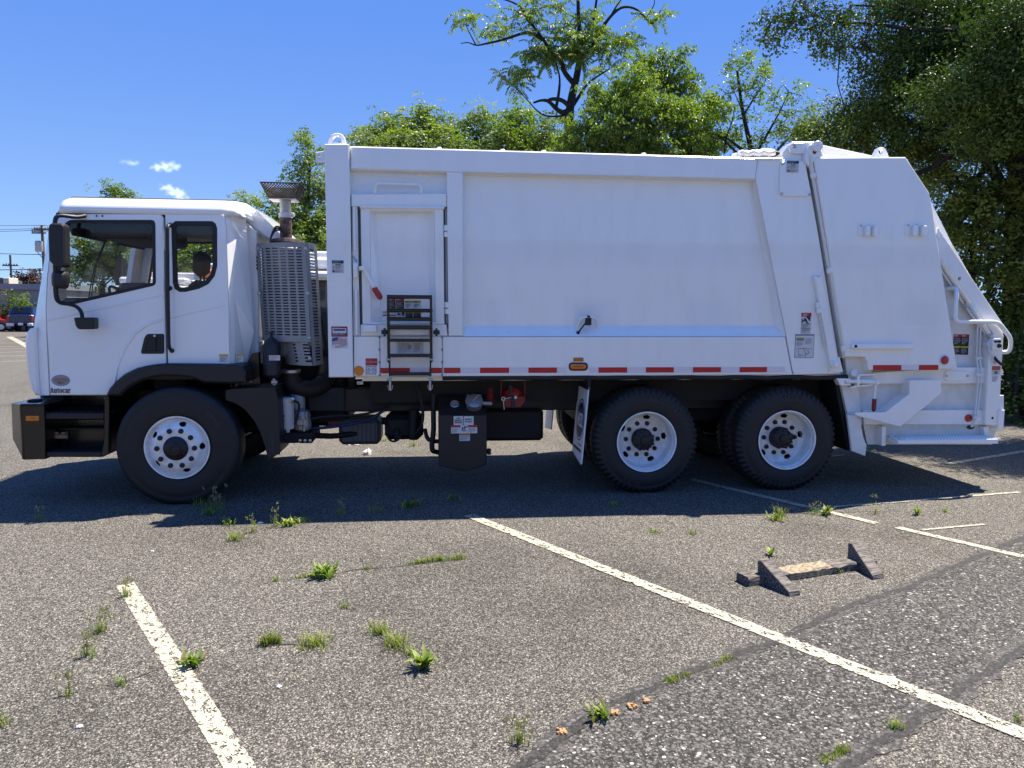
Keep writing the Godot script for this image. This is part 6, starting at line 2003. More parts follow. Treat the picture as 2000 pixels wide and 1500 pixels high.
# ---------------------------------------------------------------- weeds
func weed(called: String, at: Vector3, h: float, n: int, spread: float, kind: String, label: String, hue := 0.5) -> void:
	var b := SurfaceTool.new()
	b.begin(Mesh.PRIMITIVE_TRIANGLES)
	for i in int(n * 1.9):
		var a := rng.randf() * TAU
		var root := Vector3(cos(rng.randf() * TAU), 0, sin(rng.randf() * TAU)) * spread * 1.5 * rng.randf()
		var l := h * rng.randf_range(0.4, 0.85)
		var wd := 0.0026
		var bend := rng.randf_range(0.35, 1.5)
		if kind == "broad":
			wd = l * 0.095
			bend = rng.randf_range(0.7, 1.7)
		elif kind == "stalk" and i % 5 == 0:
			bend = rng.randf_range(0.0, 0.25)
			l *= 1.1
			wd = 0.0025
		var dir := Vector3(cos(a), 0, sin(a))
		var side := Vector3(-sin(a), 0, cos(a))
		var g := Color(0.15, 0.24, 0.04).lerp(Color(0.36, 0.4, 0.08), clampf(hue + rng.randf_range(-0.4, 0.4), 0.0, 1.0))
		if rng.randf() < 0.12:
			g = Color(0.25, 0.19, 0.08)
		var segs := 4
		var prev := []
		var lift := 0.0
		var pos := root
		for s in segs + 1:
			var t := float(s) / segs
			var tilt := bend * (0.25 + t * 1.0)
			var width := wd * (sin(PI * (0.12 + 0.88 * t)) * 1.1 if kind == "broad" else 1.0 - t * 0.9)
			var q := [pos - side * width, pos + Vector3(0, -width * 0.35, 0), pos + side * width]
			if s > 0:
				for tri in [[prev[0], prev[1], q[1]], [prev[0], q[1], q[0]], [prev[1], prev[2], q[2]], [prev[1], q[2], q[1]]]:
					for p in tri:
						b.set_color(g.lerp(Color(0.2, 0.17, 0.06), 0.25 * (1.0 - t) if kind != "broad" else 0.0))
						b.add_vertex(p)
			prev = q
			pos += (Vector3.UP * cos(tilt) + dir * sin(tilt)) * l / segs
		if kind == "stalk" and i % 5 == 0:
			for k in 5:
				var e := pos + Vector3(rng.randf_range(-1, 1), rng.randf_range(-1.5, 0.5), rng.randf_range(-1, 1)) * 0.014
				for p in [e, e + Vector3(0.012, 0.006, 0.0), e + Vector3(0.003, 0.018, 0.004)]:
					b.set_color(Color(0.3, 0.26, 0.2))
					b.add_vertex(p)
	b.generate_normals()
	var o := obj(called, b.commit(), M.weed_leaf)
	o.position = at + Vector3(0, 0.002, 0)
	tag(o, label, "weed", "weeds growing in the asphalt")


func weed_row(path: PackedVector2Array, h: float, n: int, label: String, hue := 0.5) -> void:
	# one strip of grass along a crack
	var at := Vector3(path[path.size() / 2].x, 0, path[path.size() / 2].y)
	var b := SurfaceTool.new()
	b.begin(Mesh.PRIMITIVE_TRIANGLES)
	var cl := []
	for i in maxi(3, n / 14):
		cl.append([rng.randf(), rng.randf_range(0.5, 1.2)])
	for i in n * 2:
		var c: Array = cl[rng.randi() % cl.size()]
		var u := clampf(c[0] + rng.randf_range(-0.06, 0.06), 0.0, 1.0) * (path.size() - 1)
		var k := mini(int(u), path.size() - 2)
		var g2: Vector2 = path[k].lerp(path[k + 1], u - k)
		var pos := Vector3(g2.x, 0, g2.y) - at + Vector3(rng.randf_range(-0.02, 0.02), 0, rng.randf_range(-0.02, 0.02))
		var a := rng.randf() * TAU
		var l: float = h * c[1] * rng.randf_range(0.5, 1.1)
		var dir := Vector3(cos(a), 0, sin(a))
		var side := Vector3(-sin(a), 0, cos(a)) * 0.0035
		var bend := rng.randf_range(0.2, 1.1)
		var g := Color(0.16, 0.24, 0.045).lerp(Color(0.38, 0.4, 0.09), clampf(hue + rng.randf_range(-0.4, 0.4), 0.0, 1.0))
		if rng.randf() < 0.15:
			g = Color(0.25, 0.19, 0.08)
		var prev := []
		for s in 4:
			var t := s / 3.0
			var q := [pos - side * (1.0 - t * 0.9), pos + side * (1.0 - t * 0.9)]
			if s > 0:
				for p in [prev[0], prev[1], q[1], prev[0], q[1], q[0]]:
					b.set_color(g)
					b.add_vertex(p)
			prev = q
			var tilt := bend * (0.2 + t)
			pos += (Vector3.UP * cos(tilt) + dir * sin(tilt)) * l / 3
	b.generate_normals()
	var o := obj("grass_strip", b.commit(), M.weed_leaf)
	o.position = at + Vector3(0, 0.002, 0)
	tag(o, label, "grass", "weeds growing in the asphalt")


func build_weeds() -> void:
	var m := mat("weed_leaf", Color.WHITE, 0.55)
	m.vertex_color_use_as_albedo = true
	m.backlight_enabled = true
	m.backlight = Color(0.75, 0.85, 0.3)
	weed("weed_tuft", Vector3(-1.955, 0, 0.306), 0.2, 40, 0.06, "stalk", "tall seeding weed against the front tyre in shade", 0.2)
	weed("weed_tuft", Vector3(-2.128, 0, 0.108), 0.13, 22, 0.05, "grass", "dark grass tuft just left of the tall weed at the front tyre", 0.1)
	weed("weed_tuft", Vector3(-1.967, 0, 0.427), 0.1, 16, 0.04, "broad", "broad leaved weed at the foot of the tall tyre weed", 0.2)
	weed("weed_tuft", Vector3(-1.543, 0, 1.229), 0.13, 40, 0.045, "grass", "bright tuft at the shadow edge below the front mudguard", 0.7)
	weed("weed_tuft", Vector3(-1.732, 0, 0.728), 0.09, 14, 0.05, "broad", "small leafy weed between tyre and shadow edge", 0.5)
	weed("weed_tuft", Vector3(-1.457, 0, 1.025), 0.13, 15, 0.03, "stalk", "thin seeding stalks on the shadow edge right of the bright tuft", 0.6)
	weed("weed_tuft", Vector3(-1.292, 0, 0.86), 0.16, 12, 0.03, "stalk", "pale flowering stalks on the shadow edge below the fuel filter", 0.6)
	weed("weed_tuft", Vector3(-1.181, 0, 0.838), 0.11, 34, 0.06, "broad", "leafy green weed beside the pale flowering stalks", 0.6)
	weed("weed_tuft", Vector3(-1.082, 0, 0.736), 0.09, 16, 0.05, "grass", "shaded grass right of the leafy weed on the shadow edge", 0.2)
	weed("weed_tuft", Vector3(-3.374, 0, 0.49), 0.12, 10, 0.03, "stalk", "faint weed in the cab shadow at the far left", 0.2)
	weed("weed_tuft", Vector3(-2.745, 0, 0.309), 0.07, 16, 0.07, "grass", "low grass in the shade left of the front tyre", 0.1)
	weed("weed_tuft", Vector3(-0.801, 0, 0.527), 0.12, 16, 0.05, "stalk", "thin weed in the shade under the gearbox", 0.2)
	weed("weed_tuft", Vector3(-0.49, 0, 0.43), 0.1, 20, 0.06, "grass", "grass in the shade left of the tank", 0.3)
	weed("weed_tuft", Vector3(-0.178, 0, 0.311), 0.12, 22, 0.06, "broad", "leafy weed in the shade below the tank's left edge", 0.3)
	weed("weed_tuft", Vector3(0.221, 0, 0.053), 0.09, 16, 0.06, "broad", "weed in the deep shade below the tank", 0.3)
	weed("weed_tuft", Vector3(1.728, 0, 0.434), 0.08, 12, 0.05, "broad", "small weed in the shade under the first rear wheel", 0.3)
	weed("weed_tuft", Vector3(3.02, 0, 1.04), 0.09, 30, 0.05, "broad", "bright low weed at the shadow edge under the second rear wheel", 0.6)
	weed("weed_tuft", Vector3(3.13, 0, 0.949), 0.17, 26, 0.05, "grass", "spiky grass beside the bright low weed under the second rear wheel", 0.5)
	weed("weed_tuft", Vector3(3.468, 0, 0.892), 0.1, 16, 0.05, "stalk", "thin weed just left of the big leafy weed behind the wheels", 0.5)
	weed("weed_tuft", Vector3(3.572, 0, 0.918), 0.14, 20, 0.03, "broad", "big leafy weed at the head of the right stall line", 0.5)
	weed("weed_tuft", Vector3(4.051, 0, 0.906), 0.15, 12, 0.04, "stalk", "seeding weed between the stall line and tail shadow", 0.5)
	weed("weed_tuft", Vector3(4.407, 0, 0.972), 0.12, 12, 0.02, "broad", "small two-leaved weed near the right edge of the lot", 0.5)
	weed("weed_tuft", Vector3(4.725, 0, 0.91), 0.09, 14, 0.03, "grass", "short grass tuft rightmost beside the tail shadow", 0.6)
	weed("weed_tuft", Vector3(2.557, 0, 1.978), 0.13, 7, 0.008, "broad", "three-leaved seedling just behind the wood stop", 0.4)
	weed("weed_tuft", Vector3(2.865, 0, 2.381), 0.08, 24, 0.025, "grass", "tiny grass tuft against the plank of the wood stop", 0.4)
	weed("weed_tuft", Vector3(1.861, 0, 1.315), 0.06, 26, 0.05, "grass", "small grass clump below the first rear wheel in the sun", 0.6)
	weed("weed_tuft", Vector3(2.154, 0, 1.384), 0.06, 18, 0.03, "grass", "small grass clump right of the other sunny clump below the rear wheels", 0.6)
	weed("weed_tuft", Vector3(-0.731, 0, 2.139), 0.14, 50, 0.05, "broad", "bushy round weed in the crack of the left foreground", 0.3)
	weed("weed_tuft", Vector3(-1.039, 0, 2.201), 0.06, 14, 0.03, "grass", "tiny tuft at the left end of the left crack", 0.5)
	weed("weed_tuft", Vector3(-0.448, 0, 2.017), 0.06, 14, 0.02, "grass", "tiny tuft in the gap between the two grassy cracks", 0.7)
	weed("weed_tuft", Vector3(-0.534, 0, 2.707), 0.06, 16, 0.025, "grass", "lone tiny tuft above the mid foreground weeds", 0.4)
	weed("weed_tuft", Vector3(-1.926, 0, 2.4), 0.11, 16, 0.03, "stalk", "wispy weed on the end of the left stall line", 0.4)
	weed("weed_tuft", Vector3(-1.876, 0, 2.96), 0.12, 26, 0.035, "stalk", "weed left of the left stall line, upper one", 0.3)
	weed("weed_tuft", Vector3(-1.812, 0, 3.264), 0.1, 24, 0.035, "stalk", "weed left of the left stall line, lower one", 0.3)
	weed("weed_tuft", Vector3(-1.225, 0, 3.415), 0.11, 26, 0.04, "broad", "low leafy weed touching the left stall line's right edge", 0.2)
	weed("weed_tuft", Vector3(-1.511, 0, 3.616), 0.09, 12, 0.03, "grass", "sparse grass in the hairline crack left of the line", 0.3)
	weed("weed_tuft", Vector3(-1.717, 0, 3.687), 0.1, 12, 0.025, "stalk", "small weed at the left end of the hairline crack", 0.3)
	weed("weed_tuft", Vector3(-1.885, 0, 3.943), 0.12, 14, 0.03, "grass", "grass blades cut by the left edge of the view", 0.3)
	weed("weed_tuft", Vector3(-0.632, 0, 3.251), 0.12, 70, 0.07, "grass", "thick grass tuft left of centre in the foreground", 0.7)
	weed("weed_tuft", Vector3(-0.289, 0, 3.123), 0.11, 46, 0.05, "grass", "bright tuft at the top of the slanting weed row", 0.6)
	weed("weed_tuft", Vector3(-0.186, 0, 3.293), 0.13, 60, 0.05, "grass", "densest tuft in the middle of the slanting weed row", 0.8)
	weed("weed_tuft", Vector3(-0.114, 0, 3.413), 0.08, 24, 0.03, "grass", "yellow tuft low in the slanting weed row", 0.9)
	weed("weed_tuft", Vector3(-0.042, 0, 3.567), 0.16, 18, 0.025, "broad", "long leaved bright weed at the foot of the slanting row", 0.4)
	weed("weed_tuft", Vector3(0.375, 0, 4.299), 0.1, 22, 0.03, "stalk", "leafy weed at the bottom where the tar seam leaves the view", 0.3)
	weed("weed_tuft", Vector3(0.764, 0, 4.121), 0.1, 24, 0.035, "broad", "green weed standing in the tar seam", 0.3)
	weed("weed_tuft", Vector3(2.052, 0, 4.34), 0.07, 26, 0.03, "grass", "small tuft between the long stall line and the corner seam", 0.6)
	weed("weed_tuft", Vector3(2.65, 0, 4.338), 0.05, 12, 0.02, "grass", "tiny tuft on the far right end of the long stall line", 0.5)
	weed("weed_tuft", Vector3(-0.621, 0, -3.281), 0.1, 20, 0.05, "grass", "sunlit tuft seen under the chassis right of the gearbox", 0.6)
	weed("weed_tuft", Vector3(-0.217, 0, -2.852), 0.14, 20, 0.05, "stalk", "sunlit stalks seen under the chassis left of the tank", 0.6)
	weed_row(pv([-0.927, 2.162, -0.845, 2.139, -0.762, 2.116, -0.681, 2.06]), 0.055, 60, "strip of short grass either side of the bushy round weed", 0.7)
	weed_row(pv([-0.266, 1.99, -0.151, 1.945, -0.003, 1.891, 0.147, 1.869, 0.318, 1.838]), 0.06, 150, "strip of yellow-green grass along the crack right of the bushy weed", 0.7)
	weed_row(pv([-0.938, 3.222, -0.874, 3.202, -0.794, 3.19]), 0.075, 90, "grass strip just left of the thick foreground tuft", 0.5)
	weed_row(pv([1.157, 3.845, 1.315, 3.769, 1.559, 3.631, 1.787, 3.498]), 0.03, 80, "thin brown grass along the tar seam", 0.95)
	weed_row(pv([1.582, 4.559, 1.73, 4.492, 1.9, 4.4]), 0.032, 60, "dry grass along the corner tar seam", 0.9)
	# dead rust-coloured clumps in the seam
	var dm := mat("dead_moss", Color(0.34, 0.2, 0.09), 0.9)
	for q in [[1095, 1432, 0.03], [1201, 1395, 0.025], [1235, 1383, 0.03], [1262, 1371, 0.02]]:
		var b := Build.new()
		var at: Vector3 = { 1095: Vector3(0.563, 0, 4.237), 1201: Vector3(0.837, 0, 4.106), 1235: Vector3(0.931, 0, 4.06), 1262: Vector3(1.011, 0, 4.011) }[q[0]]
		for k in 16:
			b.lathe([Vector2(0.008, 0.0), Vector2(0.006, 0.008), Vector2(0, 0.011)], Vector3(rng.randf_range(-1, 1) * q[2] * 0.7, 0.006, rng.randf_range(-1, 1) * q[2] * 0.7), Vector3.UP, 6)
		var o := obj("dead_moss", b, dm)
		o.position = at
		tag(o, { 1095: "orange dead moss nearest the bottom edge in the tar seam", 1201: "orange dead moss beside the weed in the tar seam", 1235: "orange dead moss, larger one right of the weed in the seam", 1262: "smallest orange dead moss highest up the tar seam" }[q[0]], "moss", "dead moss clumps in the tar seam")
	# scraps of litter
	for q in [[Vector3(-1.035, 0, -3.069), 0.22, "torn white paper on the sunlit asphalt behind the gearbox", 0.03], [Vector3(-0.784, 0, -2.315), 0.14, "crumpled white scrap seen under the chassis left of the tank", 0.09], [Vector3(-1.454, 0, 0.752), 0.06, "white scrap on the shadow edge near the flowering stalks", 0.012], [Vector3(-1.541, 0, 3.988), 0.035, "small white chip left of the left stall line", 0.012], [Vector3(-0.738, 0, 3.705), 0.035, "small white chip right of the left stall line", 0.012], [Vector3(-2.094, 0, 1.466), 0.03, "small white chip above the left stall line", 0.01]]:
		var b := Build.new()
		var rings := []
		for y in 3:
			var ring := PackedVector3Array()
			for k in 9:
				var a := TAU * k / 9
				var rr: float = q[1] * 0.5 * rng.randf_range(0.6, 1.1) * [1.0, 0.9, 0.3][y]
				ring.append(Vector3(cos(a) * rr, 0.003 + q[3] * [0.0, 0.5, 1.0][y] * rng.randf_range(0.5, 1.0), sin(a) * rr * 0.7))
			rings.append(ring)
		b.loft(rings, false)
		var o := obj("litter_scrap", b, M.paper)
		o.position = q[0]
		tag(o, q[2], "litter", "white litter on the asphalt")


func build_wood_stop() -> void:
	var wm := mat("weathered_wood", Color(0.2, 0.19, 0.18), 0.85)
	var n := noise(FastNoiseLite.TYPE_SIMPLEX, 0.02, 5, 6)
	wm.albedo_texture = noise_map(n, 256, [0.0, 0.4, 0.55, 0.75, 1.0], [Color(0.28, 0.27, 0.26), Color(0.6, 0.58, 0.56), Color(0.75, 0.73, 0.7), Color(0.95, 0.92, 0.9), Color(1, 1, 1)])
	wm.uv1_triplanar = true
	wm.uv1_scale = Vector3(1.2, 9.0, 9.0)
	wm.heightmap_enabled = true
	wm.heightmap_texture = wm.albedo_texture
	wm.heightmap_scale = 0.6
	var lm := mat("worn_wood", Color(0.33, 0.29, 0.225), 0.85)
	lm.albedo_texture = noise_map(noise(FastNoiseLite.TYPE_SIMPLEX, 0.03, 5, 16), 256, [0.0, 0.4, 0.6, 1.0], [Color(0.5, 0.46, 0.4), Color(0.8, 0.75, 0.66), Color(1, 0.97, 0.9), Color(1, 1, 1)])
	lm.uv1_triplanar = true
	lm.uv1_scale = Vector3(2.0, 10.0, 10.0)
	lm.heightmap_enabled = true
	lm.heightmap_texture = lm.albedo_texture
	lm.heightmap_scale = 0.8
	var p0 := Vector3(2.12, 0, 2.596)
	var p1 := Vector3(3.208, 0, 2.303)
	var d := (p1 - p0).normalized()
	var back := Vector3(d.z, 0, -d.x)
	if back.z > 0.0:
		back = -back
	var t := thing("wood_wheel_stop", "weathered grey wooden wheel stop, a plank with two wedge blocks, on the asphalt at right", "wheel stop", (p0 + p1) / 2)
	var base := Basis(d, Vector3.UP, d.cross(Vector3.UP))
	t.basis = base
	var l := p0.distance_to(p1)
	var r := RandomNumberGenerator.new()
	r.seed = 5
	var parts := [["plank_end", -l / 2, -l * 0.2, wm], ["plank", -l * 0.2, l * 0.14, lm], ["plank_end", l * 0.14, l / 2, wm]]
	for p in parts:
		var b := Build.new()
		var rings := []
		for k in 9:
			var x: float = lerpf(p[1], p[2], k / 8.0)
			var j := func(): return r.randf_range(-0.006, 0.006)
			rings.append(PackedVector3Array([Vector3(x, 0.0, 0.004 + j.call()), Vector3(x, 0.045 + j.call(), 0.002 + j.call()), Vector3(x, 0.056 + j.call(), -0.01), Vector3(x, 0.056 + j.call(), -0.12), Vector3(x, 0.05, -0.13), Vector3(x, 0.0, -0.13)]))
		b.loft(rings, false)
		obj(p[0], b, p[3], t)
	# wedges: back edge, nose, width along the plank
	var inv := t.transform.affine_inverse()
	for w in [[Vector3(2.228, 0, 2.488), Vector3(2.313, 0, 2.798), 0.15, 0.085], [Vector3(3.051, 0, 2.187), Vector3(3.034, 0, 2.551), 0.155, 0.1]]:
		var a: Vector3 = inv * w[0]
		var nose: Vector3 = inv * w[1]
		var b := Build.new()
		var wd: float = w[3]
		var hgt: float = w[2]
		var rings := []
		for s in [0.0, 0.08, 0.92, 1.0]:
			var e := 0.008 if s in [0.0, 1.0] else 0.0
			var off := Vector3(wd * s, 0, 0)
			rings.append(PackedVector3Array([a + off + Vector3(0, 0.0, 0), a + off + Vector3(0, hgt - e, 0), a + off + Vector3(0.0, hgt - e * 0.5, 0.03), nose + off + Vector3(0, 0.03 - e * 0.4, -0.01), nose + off + Vector3(0, 0.0, 0)]))
		b.loft(rings, false)
		obj("wedge_block", b, wm, t)


# ---------------------------------------------------------------- trees
func leaf(st: SurfaceTool, base: Vector3, dir: Vector3, up: Vector3, l: float, w: float, fold := 0.25) -> void:
	var side := dir.cross(up).normalized() * w
	var n := side.cross(dir).normalized()
	var m := base + dir * l * 0.45
	var tip := base + dir * l - n * l * 0.12
	var e := n * w * fold
	for p in [base, m + side + e, tip, base, tip, m - side + e]:
		st.add_vertex(p)


func spray_mesh(kind: String) -> ArrayMesh:
	var st := SurfaceTool.new()
	st.begin(Mesh.PRIMITIVE_TRIANGLES)
	st.set_smooth_group(-1)
	var r := RandomNumberGenerator.new()
	r.seed = 3 + kind.length()
	if kind == "pinnate":
		# three long compound leaves, leaflets in pairs along each arching rib
		for f in 3:
			var a := TAU * f / 3.0 + r.randf()
			var out := Vector3(cos(a), 0.25, sin(a)).normalized()
			var p := Vector3.ZERO
			for k in 8:
				var t := k / 7.0
				var d := (out + Vector3.DOWN * t * 1.1).normalized()
				var q := p + d * 0.058
				var side := d.cross(Vector3.UP).normalized()
				var l := 0.125 * (1.0 - 0.35 * absf(t - 0.4))
				for s in [-1, 1]:
					leaf(st, q, (side * s + Vector3.DOWN * r.randf_range(0.4, 1.1) + d * 0.35).normalized(), Vector3(r.randf_range(-0.4, 0.4), 1, r.randf_range(-0.4, 0.4)).normalized(), l, 0.025)
				p = q
			leaf(st, p, (out + Vector3.DOWN * 1.3).normalized(), Vector3.UP, 0.11, 0.02)
	elif kind == "droop":
		for k in 18:
			var t := k / 18.0
			var stem := Vector3(0.0, 0.3 * t - 0.22 * t * t, 0.3 * t) + Vector3(r.randf_range(-0.1, 0.1), r.randf_range(-0.06, 0.06), r.randf_range(-0.08, 0.08))
			var a := k * 2.4 + r.randf()
			leaf(st, stem, Vector3(cos(a) * 0.75, r.randf_range(-1.1, -0.1), sin(a) * 0.75).normalized(), Vector3(r.randf_range(-0.4, 0.4), 1, r.randf_range(-0.4, 0.4)).normalized(), 0.115 * r.randf_range(0.7, 1.2), 0.026)
	else:
		var n := 15 if kind == "broad" else 17
		var l0 := 0.085 if kind == "broad" else 0.066
		var w0 := 0.026 if kind == "broad" else 0.0165
		for k in n:
			var t := float(k) / n
			var stem := Vector3(0.0, 0.36 * t - 0.1 * t * t, 0.12 * t * t) + Vector3(r.randf_range(-0.09, 0.09), r.randf_range(-0.05, 0.05), r.randf_range(-0.09, 0.09))
			var a := k * 2.4 + r.randf()
			var d := Vector3(cos(a), r.randf_range(-0.5, 0.45), sin(a)).normalized()
			leaf(st, stem, d, Vector3(r.randf_range(-0.5, 0.5), 1, r.randf_range(-0.5, 0.5)).normalized(), l0 * r.randf_range(0.7, 1.15), w0)
	st.generate_normals()
	return st.commit()


var sprays := {}


# lobes: [centre, radius, flatten, share]; limbs: [path, r0, r1]
func tree(called: String, label: String, base: Vector3, trunk: Array, r0: float, r1: float, limbs: Array, lobes: Array, kind: String, per_m3: float, size: float, tint_a: Color, tint_b: Color, bark: Material, group: String, seed_: int, clump := 0.3, per_clump := 9, category := "tree") -> Node3D:
	var r := RandomNumberGenerator.new()
	r.seed = seed_
	var t := thing(called, label, category, base, 0.0, group)
	var tb := Build.new()
	var tr := []
	for p in trunk:
		tr.append(p - base)
	tb.tube(soft(tr, 0.5, 3), r0, 10, r1)
	obj("trunk", tb, bark, t)
	for l in limbs:
		var lb := Build.new()
		var pth := []
		for p in l[0]:
			pth.append(p - base)
		lb.tube(soft(pth, 0.4, 3), l[1], 7, l[2])
		obj("branch", lb, bark, t)
	var tw := Build.new()
	var xf := []
	var cols := []
	for lo in lobes:
		var c: Vector3 = lo[0] - base
		var R: float = lo[1]
		var flat: float = lo[2] if lo.size() > 2 else 0.8
		var share: float = lo[3] if lo.size() > 3 else 1.0
		# a bough from the nearest wood
		var best := Vector3.ZERO
		var bd := INF
		for p in tr:
			var d: float = (p + Vector3(0, 0.3, 0)).distance_to(c)
			if p.y < c.y + 0.2 and d < bd:
				bd = d
				best = p
		for l in limbs:
			for p in l[0]:
				var d: float = (p - base).distance_to(c)
				if d < bd:
					bd = d
					best = p - base
		if bd < INF and bd > 0.15:
			var mid := best.lerp(c, 0.5) + Vector3(r.randf_range(-1, 1), r.randf_range(-0.2, 0.6), r.randf_range(-1, 1)) * bd * 0.12
			tw.tube([best, best.lerp(mid, 0.5) + Vector3(0, bd * 0.02, 0), mid, c], clampf(R * 0.05, 0.012, 0.06), 5, 0.008)
		var n := maxi(2, int(per_m3 * share * R * R * R * flat * 4.2 / per_clump))
		for k in n:
			var u := Vector3(r.randfn(), r.randfn(), r.randfn()).normalized()
			var q := u * pow(r.randf(), 0.42) * R
			q.y *= flat
			var cc := c + q
			if k % 3 == 0:
				tw.tube([c.lerp(cc, 0.15), c.lerp(cc, 0.6) + Vector3(0, R * 0.06, 0), cc], 0.011 * size, 3, 0.004)
			var bright := r.randf()
			for s in per_clump:
				var o := cc + Vector3(r.randfn(), r.randfn() * 0.7, r.randfn()) * clump * 0.5
				var bx := Basis(Vector3.UP, r.randf() * TAU) * Basis(Vector3.RIGHT, r.randf_range(0.2, 2.2))
				if kind == "pinnate":
					bx = Basis(Vector3.UP, r.randf() * TAU) * Basis(Vector3.RIGHT, r.randf_range(-0.8, 0.8))
				elif kind == "droop":
					bx = Basis(Vector3.UP, r.randf() * TAU) * Basis(Vector3.RIGHT, r.randf_range(-0.5, 0.9))
				xf.append(Transform3D(bx.scaled(Vector3.ONE * size * r.randf_range(0.75, 1.2)), o))
				var cl := tint_a.lerp(tint_b, clampf(bright * 0.7 + r.randf() * 0.4, 0.0, 1.0))
				cols.append(cl)
	if tw.any:
		var two := obj("twigs", tw, bark, t)
		two.set_meta("kind", "stuff")
	if not sprays.has(kind):
		sprays[kind] = spray_mesh(kind)
	var mm := MultiMesh.new()
	mm.transform_format = MultiMesh.TRANSFORM_3D
	mm.use_colors = true
	mm.mesh = sprays[kind]
	mm.instance_count = xf.size()
	for i in xf.size():
		mm.set_instance_transform(i, xf[i])
		mm.set_instance_color(i, cols[i])
	var mi := MultiMeshInstance3D.new()
	mi.multimesh = mm
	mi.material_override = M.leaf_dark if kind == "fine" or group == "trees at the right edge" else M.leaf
	mi.name = "crown"
	mi.set_meta("kind", "stuff")
	t.add_child(mi, true)
	return t


func thin_out(lobes: Array) -> Array:      # sparse outer sprays
	for l in lobes:
		l.append_array([0.8, 0.42])
	return lobes


